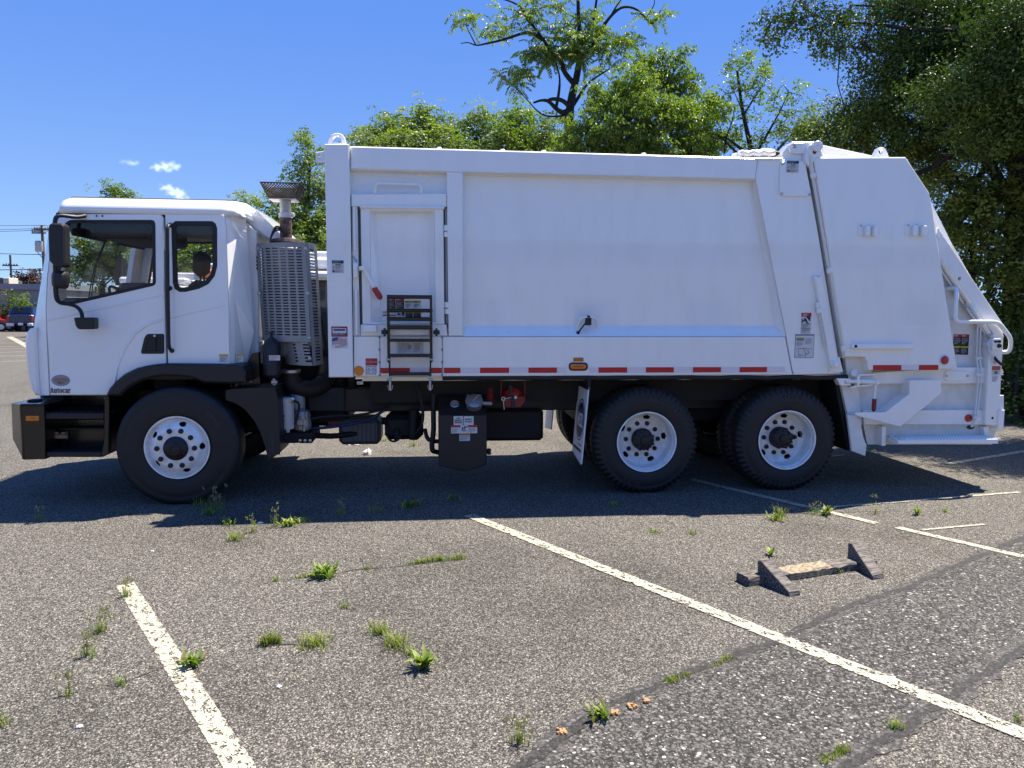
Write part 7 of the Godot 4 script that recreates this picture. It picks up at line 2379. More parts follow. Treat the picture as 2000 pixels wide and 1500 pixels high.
func build_trees() -> void:
	var lf := mat("leaf", Color.WHITE, 0.42)
	lf.vertex_color_use_as_albedo = true
	lf.backlight_enabled = true
	lf.backlight = Color(0.85, 0.95, 0.35)
	lf.metallic_specular = 0.4
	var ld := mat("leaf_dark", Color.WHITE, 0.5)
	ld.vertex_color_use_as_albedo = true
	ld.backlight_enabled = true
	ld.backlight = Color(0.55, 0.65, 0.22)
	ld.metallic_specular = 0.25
	var bark := mat("bark", Color(0.035, 0.03, 0.027), 0.9)
	bark.albedo_texture = noise_map(noise(FastNoiseLite.TYPE_SIMPLEX, 0.04, 4, 19), 256, [0.0, 0.5, 1.0], [Color(0.4, 0.4, 0.4), Color(0.8, 0.8, 0.8), Color(1, 1, 1)])
	triplanar(bark, 1.5)
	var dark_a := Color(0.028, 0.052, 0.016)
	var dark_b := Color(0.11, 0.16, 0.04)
	var mid_a := Color(0.115, 0.18, 0.035)
	var mid_b := Color(0.27, 0.335, 0.08)
	var pale_a := Color(0.15, 0.21, 0.07)
	var pale_b := Color(0.29, 0.34, 0.13)
	var g := "trees behind the truck"
	# tall thin-crowned tree with long compound leaves and bare crooked boughs
	tree("tall_tree", "tall open tree with bare crooked boughs rising above the truck body", Vector3(5.803, 0, -24.209), [Vector3(5.803, 0, -24.209), Vector3(4.235, 4.987, -16), Vector3(4.172, 7.4, -16), Vector3(4.255, 8.147, -16), Vector3(4.418, 8.746, -16), Vector3(4.515, 9.487, -16), Vector3(4.441, 10.362, -16), Vector3(4.389, 11.809, -16)], 0.17, 0.05,
		[[[Vector3(4.198, 7.774, -16), Vector3(4.013, 7.664, -16), Vector3(3.779, 7.805, -16), Vector3(3.56, 8.035, -16), Vector3(3.313, 8.027, -16), Vector3(3.113, 7.946, -16)], 0.09, 0.03], [[Vector3(4.161, 7.826, -15.8), Vector3(3.943, 8.011, -15.8), Vector3(3.666, 8.031, -15.8), Vector3(3.529, 7.982, -15.8)], 0.07, 0.05], [[Vector3(3.794, 7.835, -16), Vector3(3.881, 8.283, -16), Vector3(3.907, 8.727, -16), Vector3(3.763, 9.163, -16)], 0.05, 0.02], [[Vector3(4.214, 7.774, -16), Vector3(4.473, 8.155, -16), Vector3(4.701, 8.534, -16), Vector3(5.009, 8.768, -16), Vector3(5.395, 9.004, -16)], 0.06, 0.02],
		[[Vector3(4.343, 8.521, -16), Vector3(3.998, 8.878, -16), Vector3(3.963, 9.171, -16), Vector3(3.606, 9.45, -16), Vector3(3.372, 9.806, -16), Vector3(3.141, 10.087, -16), Vector3(2.91, 10.295, -16), Vector3(2.756, 10.577, -16)], 0.08, 0.025], [[Vector3(3.373, 9.762, -16), Vector3(2.989, 10.008, -16), Vector3(2.458, 9.811, -16), Vector3(2.08, 9.68, -16), Vector3(1.703, 9.592, -16), Vector3(1.402, 9.507, -16), Vector3(1.176, 9.613, -16), Vector3(0.952, 9.561, -16)], 0.05, 0.012], [[Vector3(1.402, 9.521, -16), Vector3(1.251, 9.79, -16), Vector3(1.131, 10.001, -16), Vector3(1.101, 10.143, -16)], 0.02, 0.01], [[Vector3(3.141, 10.058, -16), Vector3(2.909, 10.44, -16), Vector3(2.68, 10.718, -16), Vector3(2.226, 10.87, -16), Vector3(1.85, 10.895, -16)], 0.04, 0.02],
		[[Vector3(4.513, 9.634, -16), Vector3(4.754, 10.083, -16), Vector3(4.904, 10.382, -16), Vector3(4.972, 10.969, -16), Vector3(5.041, 11.408, -16)], 0.06, 0.03], [[Vector3(4.611, 9.343, -16), Vector3(4.991, 9.8, -16), Vector3(5.14, 10.173, -16), Vector3(5.444, 10.582, -16), Vector3(5.75, 10.83, -16), Vector3(6.141, 10.804, -16), Vector3(6.427, 10.596, -16), Vector3(6.622, 10.34, -16), Vector3(6.809, 10.437, -16), Vector3(6.926, 10.766, -16)], 0.06, 0.015], [[Vector3(5.444, 10.582, -16), Vector3(5.594, 10.852, -16), Vector3(5.821, 11.154, -16)], 0.03, 0.015], [[Vector3(6.492, 10.511, -16), Vector3(6.644, 10.753, -16), Vector3(6.764, 10.979, -16), Vector3(6.68, 11.195, -16)], 0.02, 0.01], [[Vector3(4.2, 7.625, -16), Vector3(3.395, 7.525, -16), Vector3(2.928, 8.028, -16), Vector3(2.62, 8.313, -16)], 0.03, 0.01]],
		[[Vector3(1.161, 10.189, -16), 0.203], [Vector3(1.973, 9.965, -16), 0.218], [Vector3(2.484, 10.493, -16), 0.312], [Vector3(2.587, 8.679, -16), 0.343], [Vector3(2.436, 8.453, -16), 0.218], [Vector3(3.135, 10.667, -16), 0.343], [Vector3(3.525, 9.885, -16), 0.405], [Vector3(3.409, 9.223, -16), 0.468], [Vector3(2.994, 9.353, -16), 0.281], [Vector3(3.982, 10.123, -16), 0.437], [Vector3(4.068, 9.469, -16), 0.499], [Vector3(4.494, 9.719, -15.6), 0.521], [Vector3(4.74, 9.192, -15.5), 0.488], [Vector3(5.223, 9.883, -16), 0.343], [Vector3(5.491, 9.799, -15.5), 0.397], [Vector3(5.927, 9.839, -16), 0.281], [Vector3(5.391, 9.226, -16), 0.374], [Vector3(6.852, 10.615, -16), 0.14], [Vector3(3.822, 10.698, -16), 0.281], [Vector3(4.745, 10.667, -16), 0.218]], "pinnate", 56.0, 0.95, mid_a, mid_b, bark, g, 101, 0.35, 5)
	# dense bright green tree
	tree("bushy_tree", "dense bright green tree behind the middle of the body, right of the tall tree", Vector3(7.172, 0, -17.03), [Vector3(7.172, 0, -17.03), Vector3(6.179, 4.482, -14), Vector3(6.066, 6.163, -14), Vector3(5.967, 7.267, -14)], 0.2, 0.07, [[[Vector3(6.072, 5.884, -14), Vector3(6.564, 6.732, -14), Vector3(6.981, 7.576, -14)], 0.08, 0.03], [[Vector3(6.072, 5.884, -14), Vector3(5.257, 6.556, -14), Vector3(4.668, 7.226, -14)], 0.08, 0.03], [[Vector3(6.152, 5.606, -14), Vector3(7.167, 6.192, -14), Vector3(8.05, 6.426, -14)], 0.07, 0.03]],
		[[Vector3(4.696, 7.305, -13.5), 0.641], [Vector3(5.458, 7.864, -13.5), 0.668], [Vector3(6.376, 8.379, -14), 0.627], [Vector3(6.971, 7.92, -14), 0.627], [Vector3(4.186, 6.417, -13), 0.652], [Vector3(5.025, 6.554, -12.8), 0.74], [Vector3(5.908, 6.907, -12.8), 0.74], [Vector3(6.876, 6.834, -13.2), 0.686], [Vector3(7.868, 7.467, -14), 0.57], [Vector3(7.853, 6.592, -13.5), 0.585], [Vector3(3.858, 5.987, -13.4), 0.554], [Vector3(4.746, 5.801, -13), 0.68], [Vector3(5.933, 5.926, -12.8), 0.74], [Vector3(7.116, 5.93, -13), 0.68], [Vector3(5.719, 8.626, -14), 0.371], [Vector3(6.73, 8.733, -14), 0.314]], "droop", 150.0, 0.95, mid_a, mid_b, bark, g, 102, 0.35, 6)
	# airy tree with bare twigs
	tree("airy_tree", "airy thin-leaved tree with bare twigs left of the tailgate hinge", Vector3(10.787, 0, -16.926), [Vector3(10.787, 0, -16.926), Vector3(8.886, 4.414, -13), Vector3(8.679, 6.038, -13), Vector3(8.354, 7.099, -13), Vector3(8.174, 8.152, -13)], 0.12, 0.03, [[[Vector3(8.713, 5.904, -13), Vector3(8.243, 6.228, -13), Vector3(7.878, 6.485, -13), Vector3(7.526, 6.408, -13)], 0.045, 0.015], [[Vector3(8.713, 5.904, -13), Vector3(9.089, 6.587, -13), Vector3(9.423, 7.2, -13), Vector3(9.619, 7.674, -13)], 0.04, 0.012], [[Vector3(8.781, 5.636, -13), Vector3(8.25, 6.027, -13), Vector3(7.59, 6.61, -13), Vector3(7.094, 6.662, -13)], 0.04, 0.012], [[Vector3(9.049, 5.778, -13), Vector3(9.532, 6.331, -13), Vector3(9.948, 6.747, -13), Vector3(10.374, 6.962, -13)], 0.04, 0.012], [[Vector3(8.385, 7.034, -13), Vector3(8.761, 7.644, -13), Vector3(9.03, 8.051, -13)], 0.03, 0.01], [[Vector3(7.894, 6.017, -13), Vector3(7.92, 6.486, -13), Vector3(8.079, 6.824, -13), Vector3(8.136, 7.225, -13)], 0.03, 0.008]],
		[[Vector3(7.955, 8.34, -13), 0.326], [Vector3(8.449, 8.359, -13), 0.299], [Vector3(8.882, 8.178, -13), 0.272], [Vector3(8.046, 7.752, -13), 0.353], [Vector3(8.687, 7.708, -13), 0.353], [Vector3(9.467, 7.868, -13), 0.299], [Vector3(9.91, 7.617, -13), 0.272], [Vector3(9.062, 7.255, -13), 0.299], [Vector3(9.642, 7.141, -13), 0.326], [Vector3(8.422, 7.168, -13), 0.245], [Vector3(10.147, 7.157, -13), 0.245], [Vector3(9.374, 6.663, -13), 0.326], [Vector3(8.674, 6.173, -13), 0.245], [Vector3(9.957, 6.545, -13), 0.299], [Vector3(8.948, 6.516, -13), 0.19], [Vector3(7.789, 7.015, -13), 0.245]], "broad", 150.0, 1.0, mid_a, mid_b, bark, g, 103, 0.3, 5)
	# hedge-like row farther back
	var row := [[760, 262, 50, "pale green round-topped tree behind the body's front half, leftmost of the row", pale_a, pale_b], [840, 250, 55, "pale green tree of the row, right of the roof pillar, second from left", pale_a, pale_b], [935, 258, 44, "wispy grey-green tree in the row behind the roof rail", pale_a, pale_b], [1010, 248, 50, "fuller green tree of the row just left of the tall tree", mid_a, mid_b], [1075, 262, 46, "dark green tree of the row under the tall tree's crooked bough", dark_a, mid_b]]
	var k := 0
	var row_lobes := [
		[[Vector3(-2.74, 8.163, -24), 0.46], [Vector3(-2.042, 8.477, -24), 0.628], [Vector3(-1.342, 8.792, -24), 0.712], [Vector3(-2.272, 7.687, -23), 0.81], [Vector3(-1.113, 7.814, -23), 0.891], [Vector3(-1.838, 8.973, -24), 0.293]],
		[[Vector3(-0.441, 8.917, -24), 0.712], [Vector3(0.264, 9.233, -24), 0.544], [Vector3(-0.097, 9.478, -24), 0.251], [Vector3(0.666, 8.713, -24), 0.67], [Vector3(-0.139, 7.936, -23), 0.932], [Vector3(0.84, 7.77, -23), 0.81], [Vector3(1.173, 9.005, -24), 0.293]],
		[[Vector3(1.885, 8.987, -24), 0.502], [Vector3(2.19, 9.551, -24), 0.251], [Vector3(2.397, 8.764, -24), 0.544], [Vector3(1.682, 8.286, -24), 0.712], [Vector3(2.421, 7.909, -23), 0.729], [Vector3(2.048, 9.289, -24), 0.293]],
		[[Vector3(3.211, 9.34, -23), 0.405], [Vector3(2.915, 8.888, -23), 0.486], [Vector3(3.613, 8.813, -23), 0.608], [Vector3(3.164, 8.117, -22.5), 0.797], [Vector3(3.954, 7.909, -22.5), 0.717], [Vector3(3.411, 9.154, -23), 0.365]],
		[[Vector3(4.27, 8.513, -22), 0.431], [Vector3(4.657, 8.806, -22), 0.313], [Vector3(4.491, 7.854, -21.5), 0.655], [Vector3(3.982, 8.13, -22), 0.392], [Vector3(5.154, 8.069, -22), 0.509]],
	]
	for q in row:
		var spots: Array = row_lobes[k]
		var low: Vector3 = spots[0][0]
		var bs := Vector3(low.x + 0.5, 0, low.z)
		tree("row_tree", q[3], bs, [bs, bs + Vector3(0.1, 3.0, 0), Vector3(spots[2][0].x, spots[2][0].y - 0.8, low.z)], 0.16, 0.05, [], spots, "broad", 75.0, 1.6, q[4], q[5], bark, "row of trees behind the truck body", 110 + k, 0.5, 8)
		k += 1
	# tree between exhaust and body
	tree("broad_tree", "green tree seen between the exhaust guard and the body pillar", Vector3(-5.112, 0, -24.28), [Vector3(-5.112, 0, -24.28), Vector3(-4.36, 3.256, -20), Vector3(-4.146, 5.342, -20), Vector3(-4.036, 6.546, -20)], 0.18, 0.05, [[[Vector3(-4.304, 4.302, -20), Vector3(-4.838, 4.985, -20), Vector3(-5.513, 5.23, -20)], 0.06, 0.02]],
		[[Vector3(-4.235, 7.697, -20), 0.256], [Vector3(-4.073, 7.312, -20), 0.402], [Vector3(-4.46, 6.706, -20), 0.329], [Vector3(-3.691, 6.726, -20), 0.475], [Vector3(-4.262, 6.37, -20), 0.511], [Vector3(-3.88, 5.778, -20), 0.621], [Vector3(-4.487, 5.422, -20), 0.621], [Vector3(-5.343, 5.233, -20), 0.402], [Vector3(-5.85, 5.309, -20), 0.329], [Vector3(-6.185, 5.439, -20), 0.219], [Vector3(-5.607, 4.884, -20), 0.438], [Vector3(-4.841, 4.587, -19.5), 0.61], [Vector3(-4.084, 4.6, -19.5), 0.753], [Vector3(-3.466, 4.837, -20), 0.73], [Vector3(-4.27, 3.744, -19.5), 0.789], [Vector3(-3.685, 4.052, -19), 0.528]], "broad", 110.0, 1.3, pale_a, mid_b, bark, g, 120, 0.4, 8)
	# trees seen through the cab and over its roof
	tree("roof_line_tree", "small tree top showing just above the cab roof", Vector3(-19.644, 0, -43.897), [Vector3(-19.644, 0, -43.897), Vector3(-17.175, 5.194, -38), Vector3(-17.026, 7.437, -38)], 0.2, 0.06, [], [[Vector3(-17.379, 8.042, -38), 0.424], [Vector3(-16.624, 8.002, -38), 0.393], [Vector3(-16.994, 7.549, -38), 0.726], [Vector3(-17.564, 6.869, -38), 0.787], [Vector3(-16.621, 6.747, -38), 0.847], [Vector3(-17.085, 6.038, -38), 1.089]], "broad", 34.0, 2.2, mid_a, mid_b, bark, "trees behind the cab", 121, 0.7, 8)
	tree("cab_tree", "leafy tree seen through the cab door window", Vector3(-20.612, 0, -43.839), [Vector3(-20.612, 0, -43.839), Vector3(-19.742, 3.017, -42), Vector3(-19.513, 4.865, -42)], 0.2, 0.06, [], [[Vector3(-20.69, 4.85, -42), 0.988], [Vector3(-19.64, 5.323, -42), 1.054], [Vector3(-18.465, 5.186, -42), 1.12], [Vector3(-20.291, 3.936, -42), 1.185], [Vector3(-18.961, 3.95, -42), 1.251], [Vector3(-17.449, 4.584, -42), 1.185], [Vector3(-21.46, 4.076, -42), 0.856]], "broad", 22.0, 2.4, mid_a, mid_b, bark, "trees behind the cab", 122, 0.6, 8)
	tree("cab_tree", "leafy tree seen through the cab quarter window", Vector3(-10.88, 0, -28.231), [Vector3(-10.88, 0, -28.231), Vector3(-9.504, 2.618, -24), Vector3(-9.425, 3.804, -24)], 0.2, 0.06, [], [[Vector3(-10.033, 3.895, -24), 0.712], [Vector3(-9.162, 4.201, -24), 0.753], [Vector3(-8.3, 4.115, -24), 0.753], [Vector3(-9.672, 3.309, -24), 0.795], [Vector3(-8.711, 3.319, -24), 0.837], [Vector3(-7.723, 4.024, -24), 0.712], [Vector3(-10.623, 3.396, -24), 0.628]], "broad", 50.0, 1.8, mid_a, mid_b, bark, "trees behind the cab", 123, 0.6, 8)
	# great dark tree at the right, several stems, its outer sprays hanging over the tailgate
	var R := [[Vector3(6.887, 6.26, -4.6), 0.32], [Vector3(6.283, 6.389, -4.6), 0.288], [Vector3(5.774, 6.443, -4.6), 0.208]]
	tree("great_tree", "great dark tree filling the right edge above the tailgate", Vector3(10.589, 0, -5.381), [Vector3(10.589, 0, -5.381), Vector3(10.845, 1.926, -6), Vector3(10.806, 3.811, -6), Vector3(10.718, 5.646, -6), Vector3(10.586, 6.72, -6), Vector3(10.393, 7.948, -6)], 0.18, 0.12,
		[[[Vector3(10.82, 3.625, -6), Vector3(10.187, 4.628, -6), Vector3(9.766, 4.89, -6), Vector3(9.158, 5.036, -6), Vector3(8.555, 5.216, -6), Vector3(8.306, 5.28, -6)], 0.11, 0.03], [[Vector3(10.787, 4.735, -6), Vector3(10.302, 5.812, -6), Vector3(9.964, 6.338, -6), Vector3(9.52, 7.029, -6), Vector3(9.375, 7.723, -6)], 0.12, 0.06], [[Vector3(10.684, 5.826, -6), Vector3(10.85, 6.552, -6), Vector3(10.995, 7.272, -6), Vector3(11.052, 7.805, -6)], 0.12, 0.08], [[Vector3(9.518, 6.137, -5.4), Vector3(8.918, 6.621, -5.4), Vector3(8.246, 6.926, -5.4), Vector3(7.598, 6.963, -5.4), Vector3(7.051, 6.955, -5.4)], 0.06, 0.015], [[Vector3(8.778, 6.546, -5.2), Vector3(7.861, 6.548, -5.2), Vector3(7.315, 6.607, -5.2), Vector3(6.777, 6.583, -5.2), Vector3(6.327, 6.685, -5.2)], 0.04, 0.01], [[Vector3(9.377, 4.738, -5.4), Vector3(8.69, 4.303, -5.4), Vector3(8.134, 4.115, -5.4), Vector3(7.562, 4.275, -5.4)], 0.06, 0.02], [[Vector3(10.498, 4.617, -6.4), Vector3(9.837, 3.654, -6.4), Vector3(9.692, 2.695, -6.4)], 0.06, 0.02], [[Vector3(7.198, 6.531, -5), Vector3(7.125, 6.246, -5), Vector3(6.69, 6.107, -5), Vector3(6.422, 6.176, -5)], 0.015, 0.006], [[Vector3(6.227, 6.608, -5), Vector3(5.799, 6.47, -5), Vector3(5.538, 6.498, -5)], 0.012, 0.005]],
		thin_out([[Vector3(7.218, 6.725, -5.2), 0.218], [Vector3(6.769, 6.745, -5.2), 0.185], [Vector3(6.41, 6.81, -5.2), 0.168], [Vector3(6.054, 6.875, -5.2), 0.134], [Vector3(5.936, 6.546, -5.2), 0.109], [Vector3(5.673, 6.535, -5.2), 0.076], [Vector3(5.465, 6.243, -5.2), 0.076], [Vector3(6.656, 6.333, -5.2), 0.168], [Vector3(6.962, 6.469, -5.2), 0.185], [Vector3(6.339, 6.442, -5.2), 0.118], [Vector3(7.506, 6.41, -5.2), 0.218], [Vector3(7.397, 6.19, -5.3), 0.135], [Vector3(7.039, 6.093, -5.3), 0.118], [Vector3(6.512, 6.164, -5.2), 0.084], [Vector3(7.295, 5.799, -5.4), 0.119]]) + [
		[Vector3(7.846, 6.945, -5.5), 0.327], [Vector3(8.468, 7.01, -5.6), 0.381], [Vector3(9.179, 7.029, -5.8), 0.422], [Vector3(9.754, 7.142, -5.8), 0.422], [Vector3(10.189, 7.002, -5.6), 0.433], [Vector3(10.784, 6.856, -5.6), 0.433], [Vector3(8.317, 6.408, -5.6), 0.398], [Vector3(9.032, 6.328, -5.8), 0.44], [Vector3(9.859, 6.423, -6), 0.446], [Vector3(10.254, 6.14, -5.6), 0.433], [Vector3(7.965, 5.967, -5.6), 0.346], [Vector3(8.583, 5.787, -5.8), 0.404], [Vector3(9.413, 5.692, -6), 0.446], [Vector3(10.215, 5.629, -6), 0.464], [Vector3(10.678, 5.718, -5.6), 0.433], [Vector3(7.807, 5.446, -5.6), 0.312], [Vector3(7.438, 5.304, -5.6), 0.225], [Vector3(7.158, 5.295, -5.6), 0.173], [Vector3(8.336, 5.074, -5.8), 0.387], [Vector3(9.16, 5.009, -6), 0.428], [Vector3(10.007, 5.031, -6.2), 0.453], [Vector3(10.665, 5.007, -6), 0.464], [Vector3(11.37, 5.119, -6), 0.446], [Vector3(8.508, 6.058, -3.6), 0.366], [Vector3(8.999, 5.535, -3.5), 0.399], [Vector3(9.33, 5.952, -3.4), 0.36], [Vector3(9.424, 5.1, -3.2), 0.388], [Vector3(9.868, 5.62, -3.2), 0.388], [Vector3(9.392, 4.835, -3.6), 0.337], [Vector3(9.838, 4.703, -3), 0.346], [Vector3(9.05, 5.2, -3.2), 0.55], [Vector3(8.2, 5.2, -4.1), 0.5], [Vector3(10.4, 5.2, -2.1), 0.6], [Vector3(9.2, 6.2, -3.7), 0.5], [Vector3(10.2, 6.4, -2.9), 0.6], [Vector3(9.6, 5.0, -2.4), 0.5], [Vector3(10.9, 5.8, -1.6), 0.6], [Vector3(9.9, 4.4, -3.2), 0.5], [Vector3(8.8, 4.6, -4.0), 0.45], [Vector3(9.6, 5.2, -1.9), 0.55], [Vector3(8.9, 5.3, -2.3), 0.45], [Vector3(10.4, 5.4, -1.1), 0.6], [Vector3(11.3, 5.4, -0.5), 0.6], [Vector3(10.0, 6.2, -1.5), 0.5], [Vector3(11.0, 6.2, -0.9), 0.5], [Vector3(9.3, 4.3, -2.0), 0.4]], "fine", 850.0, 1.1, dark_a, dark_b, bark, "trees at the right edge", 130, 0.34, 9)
	tree("side_tree", "dark leafy tree rising behind the tailgate hinge at the foot of the great tree", Vector3(8.87, 0, -6.831), [Vector3(8.87, 0, -6.831), Vector3(8.505, 2.878, -6.5), Vector3(8.223, 4.296, -6.5), Vector3(8.071, 5.224, -6.5)], 0.13, 0.05, [[[Vector3(8.248, 4.203, -6.5), Vector3(7.689, 4.843, -6.5), Vector3(7.371, 5.203, -6.5)], 0.05, 0.02], [[Vector3(8.289, 4.015, -6.5), Vector3(8.811, 4.686, -6.5), Vector3(9.209, 4.884, -6.5)], 0.05, 0.02]],
		[[Vector3(7.125, 5.082, -6.4), 0.313], [Vector3(6.834, 4.982, -6.4), 0.239], [Vector3(7.509, 5.322, -6.4), 0.294], [Vector3(8.003, 5.383, -6.4), 0.276], [Vector3(7.23, 4.77, -6.2), 0.362], [Vector3(7.93, 4.875, -6.4), 0.368], [Vector3(8.54, 4.753, -6.4), 0.386], [Vector3(9.16, 4.583, -6.4), 0.386], [Vector3(9.684, 4.408, -6.4), 0.386], [Vector3(6.895, 4.69, -6.3), 0.237], [Vector3(7.537, 4.505, -6.2), 0.326], [Vector3(6.724, 5.252, -6.4), 0.11], [Vector3(8.313, 5.209, -6.4), 0.239]], "fine", 640.0, 1.1, dark_a, mid_b, bark, "trees at the right edge", 131, 0.3, 9)
	tree("thicket_tree", "dark thicket tree behind the hopper, lower right", Vector3(10.186, 0, -5.975), [Vector3(10.186, 0, -5.975), Vector3(10.054, 1.445, -6), Vector3(10.007, 2.865, -6), Vector3(9.993, 3.795, -6)], 0.1, 0.04, [[[Vector3(10.054, 1.732, -6), Vector3(10.545, 2.494, -6), Vector3(10.863, 3.064, -6)], 0.04, 0.015]],
		[[Vector3(9.439, 3.784, -6), 0.411], [Vector3(10.255, 4.029, -6.3), 0.456], [Vector3(10.69, 3.995, -6), 0.464], [Vector3(11.349, 4.102, -6), 0.464], [Vector3(9.677, 3.233, -6), 0.411], [Vector3(10.132, 3.222, -5.8), 0.44], [Vector3(10.624, 3.211, -5.6), 0.433], [Vector3(10.026, 2.583, -6), 0.411], [Vector3(10.409, 2.481, -5.7), 0.436], [Vector3(11.033, 2.483, -5.6), 0.433], [Vector3(10.387, 1.828, -6), 0.411], [Vector3(10.687, 1.739, -5.6), 0.416], [Vector3(9.913, 2.504, -6.4), 0.368], [Vector3(11.176, 3.22, -5.6), 0.433], [Vector3(11.295, 1.742, -5.6), 0.398]], "broad", 380.0, 1.05, dark_a, mid_b, bark, "trees at the right edge", 132, 0.32, 8)
	tree("undergrowth_bush", "dark bushy undergrowth down to the asphalt beside the bumper plates", Vector3(9.625, 0, -4.202), [Vector3(9.625, 0, -4.202), Vector3(9.744, 0.556, -4.4), Vector3(9.751, 1.07, -4.4)], 0.05, 0.02, [],
		[[Vector3(9.957, 1.031, -5), 0.363], [Vector3(10.266, 1.132, -4.8), 0.374], [Vector3(9.89, 0.425, -4.8), 0.341], [Vector3(10.023, 0.555, -4.4), 0.362], [Vector3(9.827, 0.081, -4.4), 0.283], [Vector3(9.83, 0.132, -5), 0.281], [Vector3(10.208, 0.149, -4.2), 0.34], [Vector3(9.793, -0.199, -4.8), 0.163], [Vector3(9.634, -0.145, -4.2), 0.139], [Vector3(10.179, 0.386, -6), 0.357], [Vector3(10.178, 1.05, -6.2), 0.362]], "broad", 420.0, 0.95, dark_a, dark_b, bark, "trees at the right edge", 133, 0.28, 8, "bush")
	for s in [[Vector3(13.067, 0, -6.578), 3.0, "tree farther right behind the frame edge at the lot's side"], [Vector3(11.173, 0, -2.503), 2.6, "tree shading the asphalt right of the truck tail"]]:
		var b0: Vector3 = s[0]
		tree("edge_tree", s[2], b0, [b0, b0 + Vector3(0, 3, 0), b0 + Vector3(-0.2, 5.5, 0)], 0.2, 0.08, [], [[b0 + Vector3(0, 6, 0), 1.6], [b0 + Vector3(-1.2, 5, 0.4), 1.3], [b0 + Vector3(1.2, 5, -0.3), 1.4], [b0 + Vector3(0, 4, 1.0), 1.2], [b0 + Vector3(-0.6, 3.6, 0.6), 1.0]], "fine", 130.0, 1.2, dark_a, mid_b, bark, "trees at the right edge", 140 + int(s[1]), 0.4, 8)


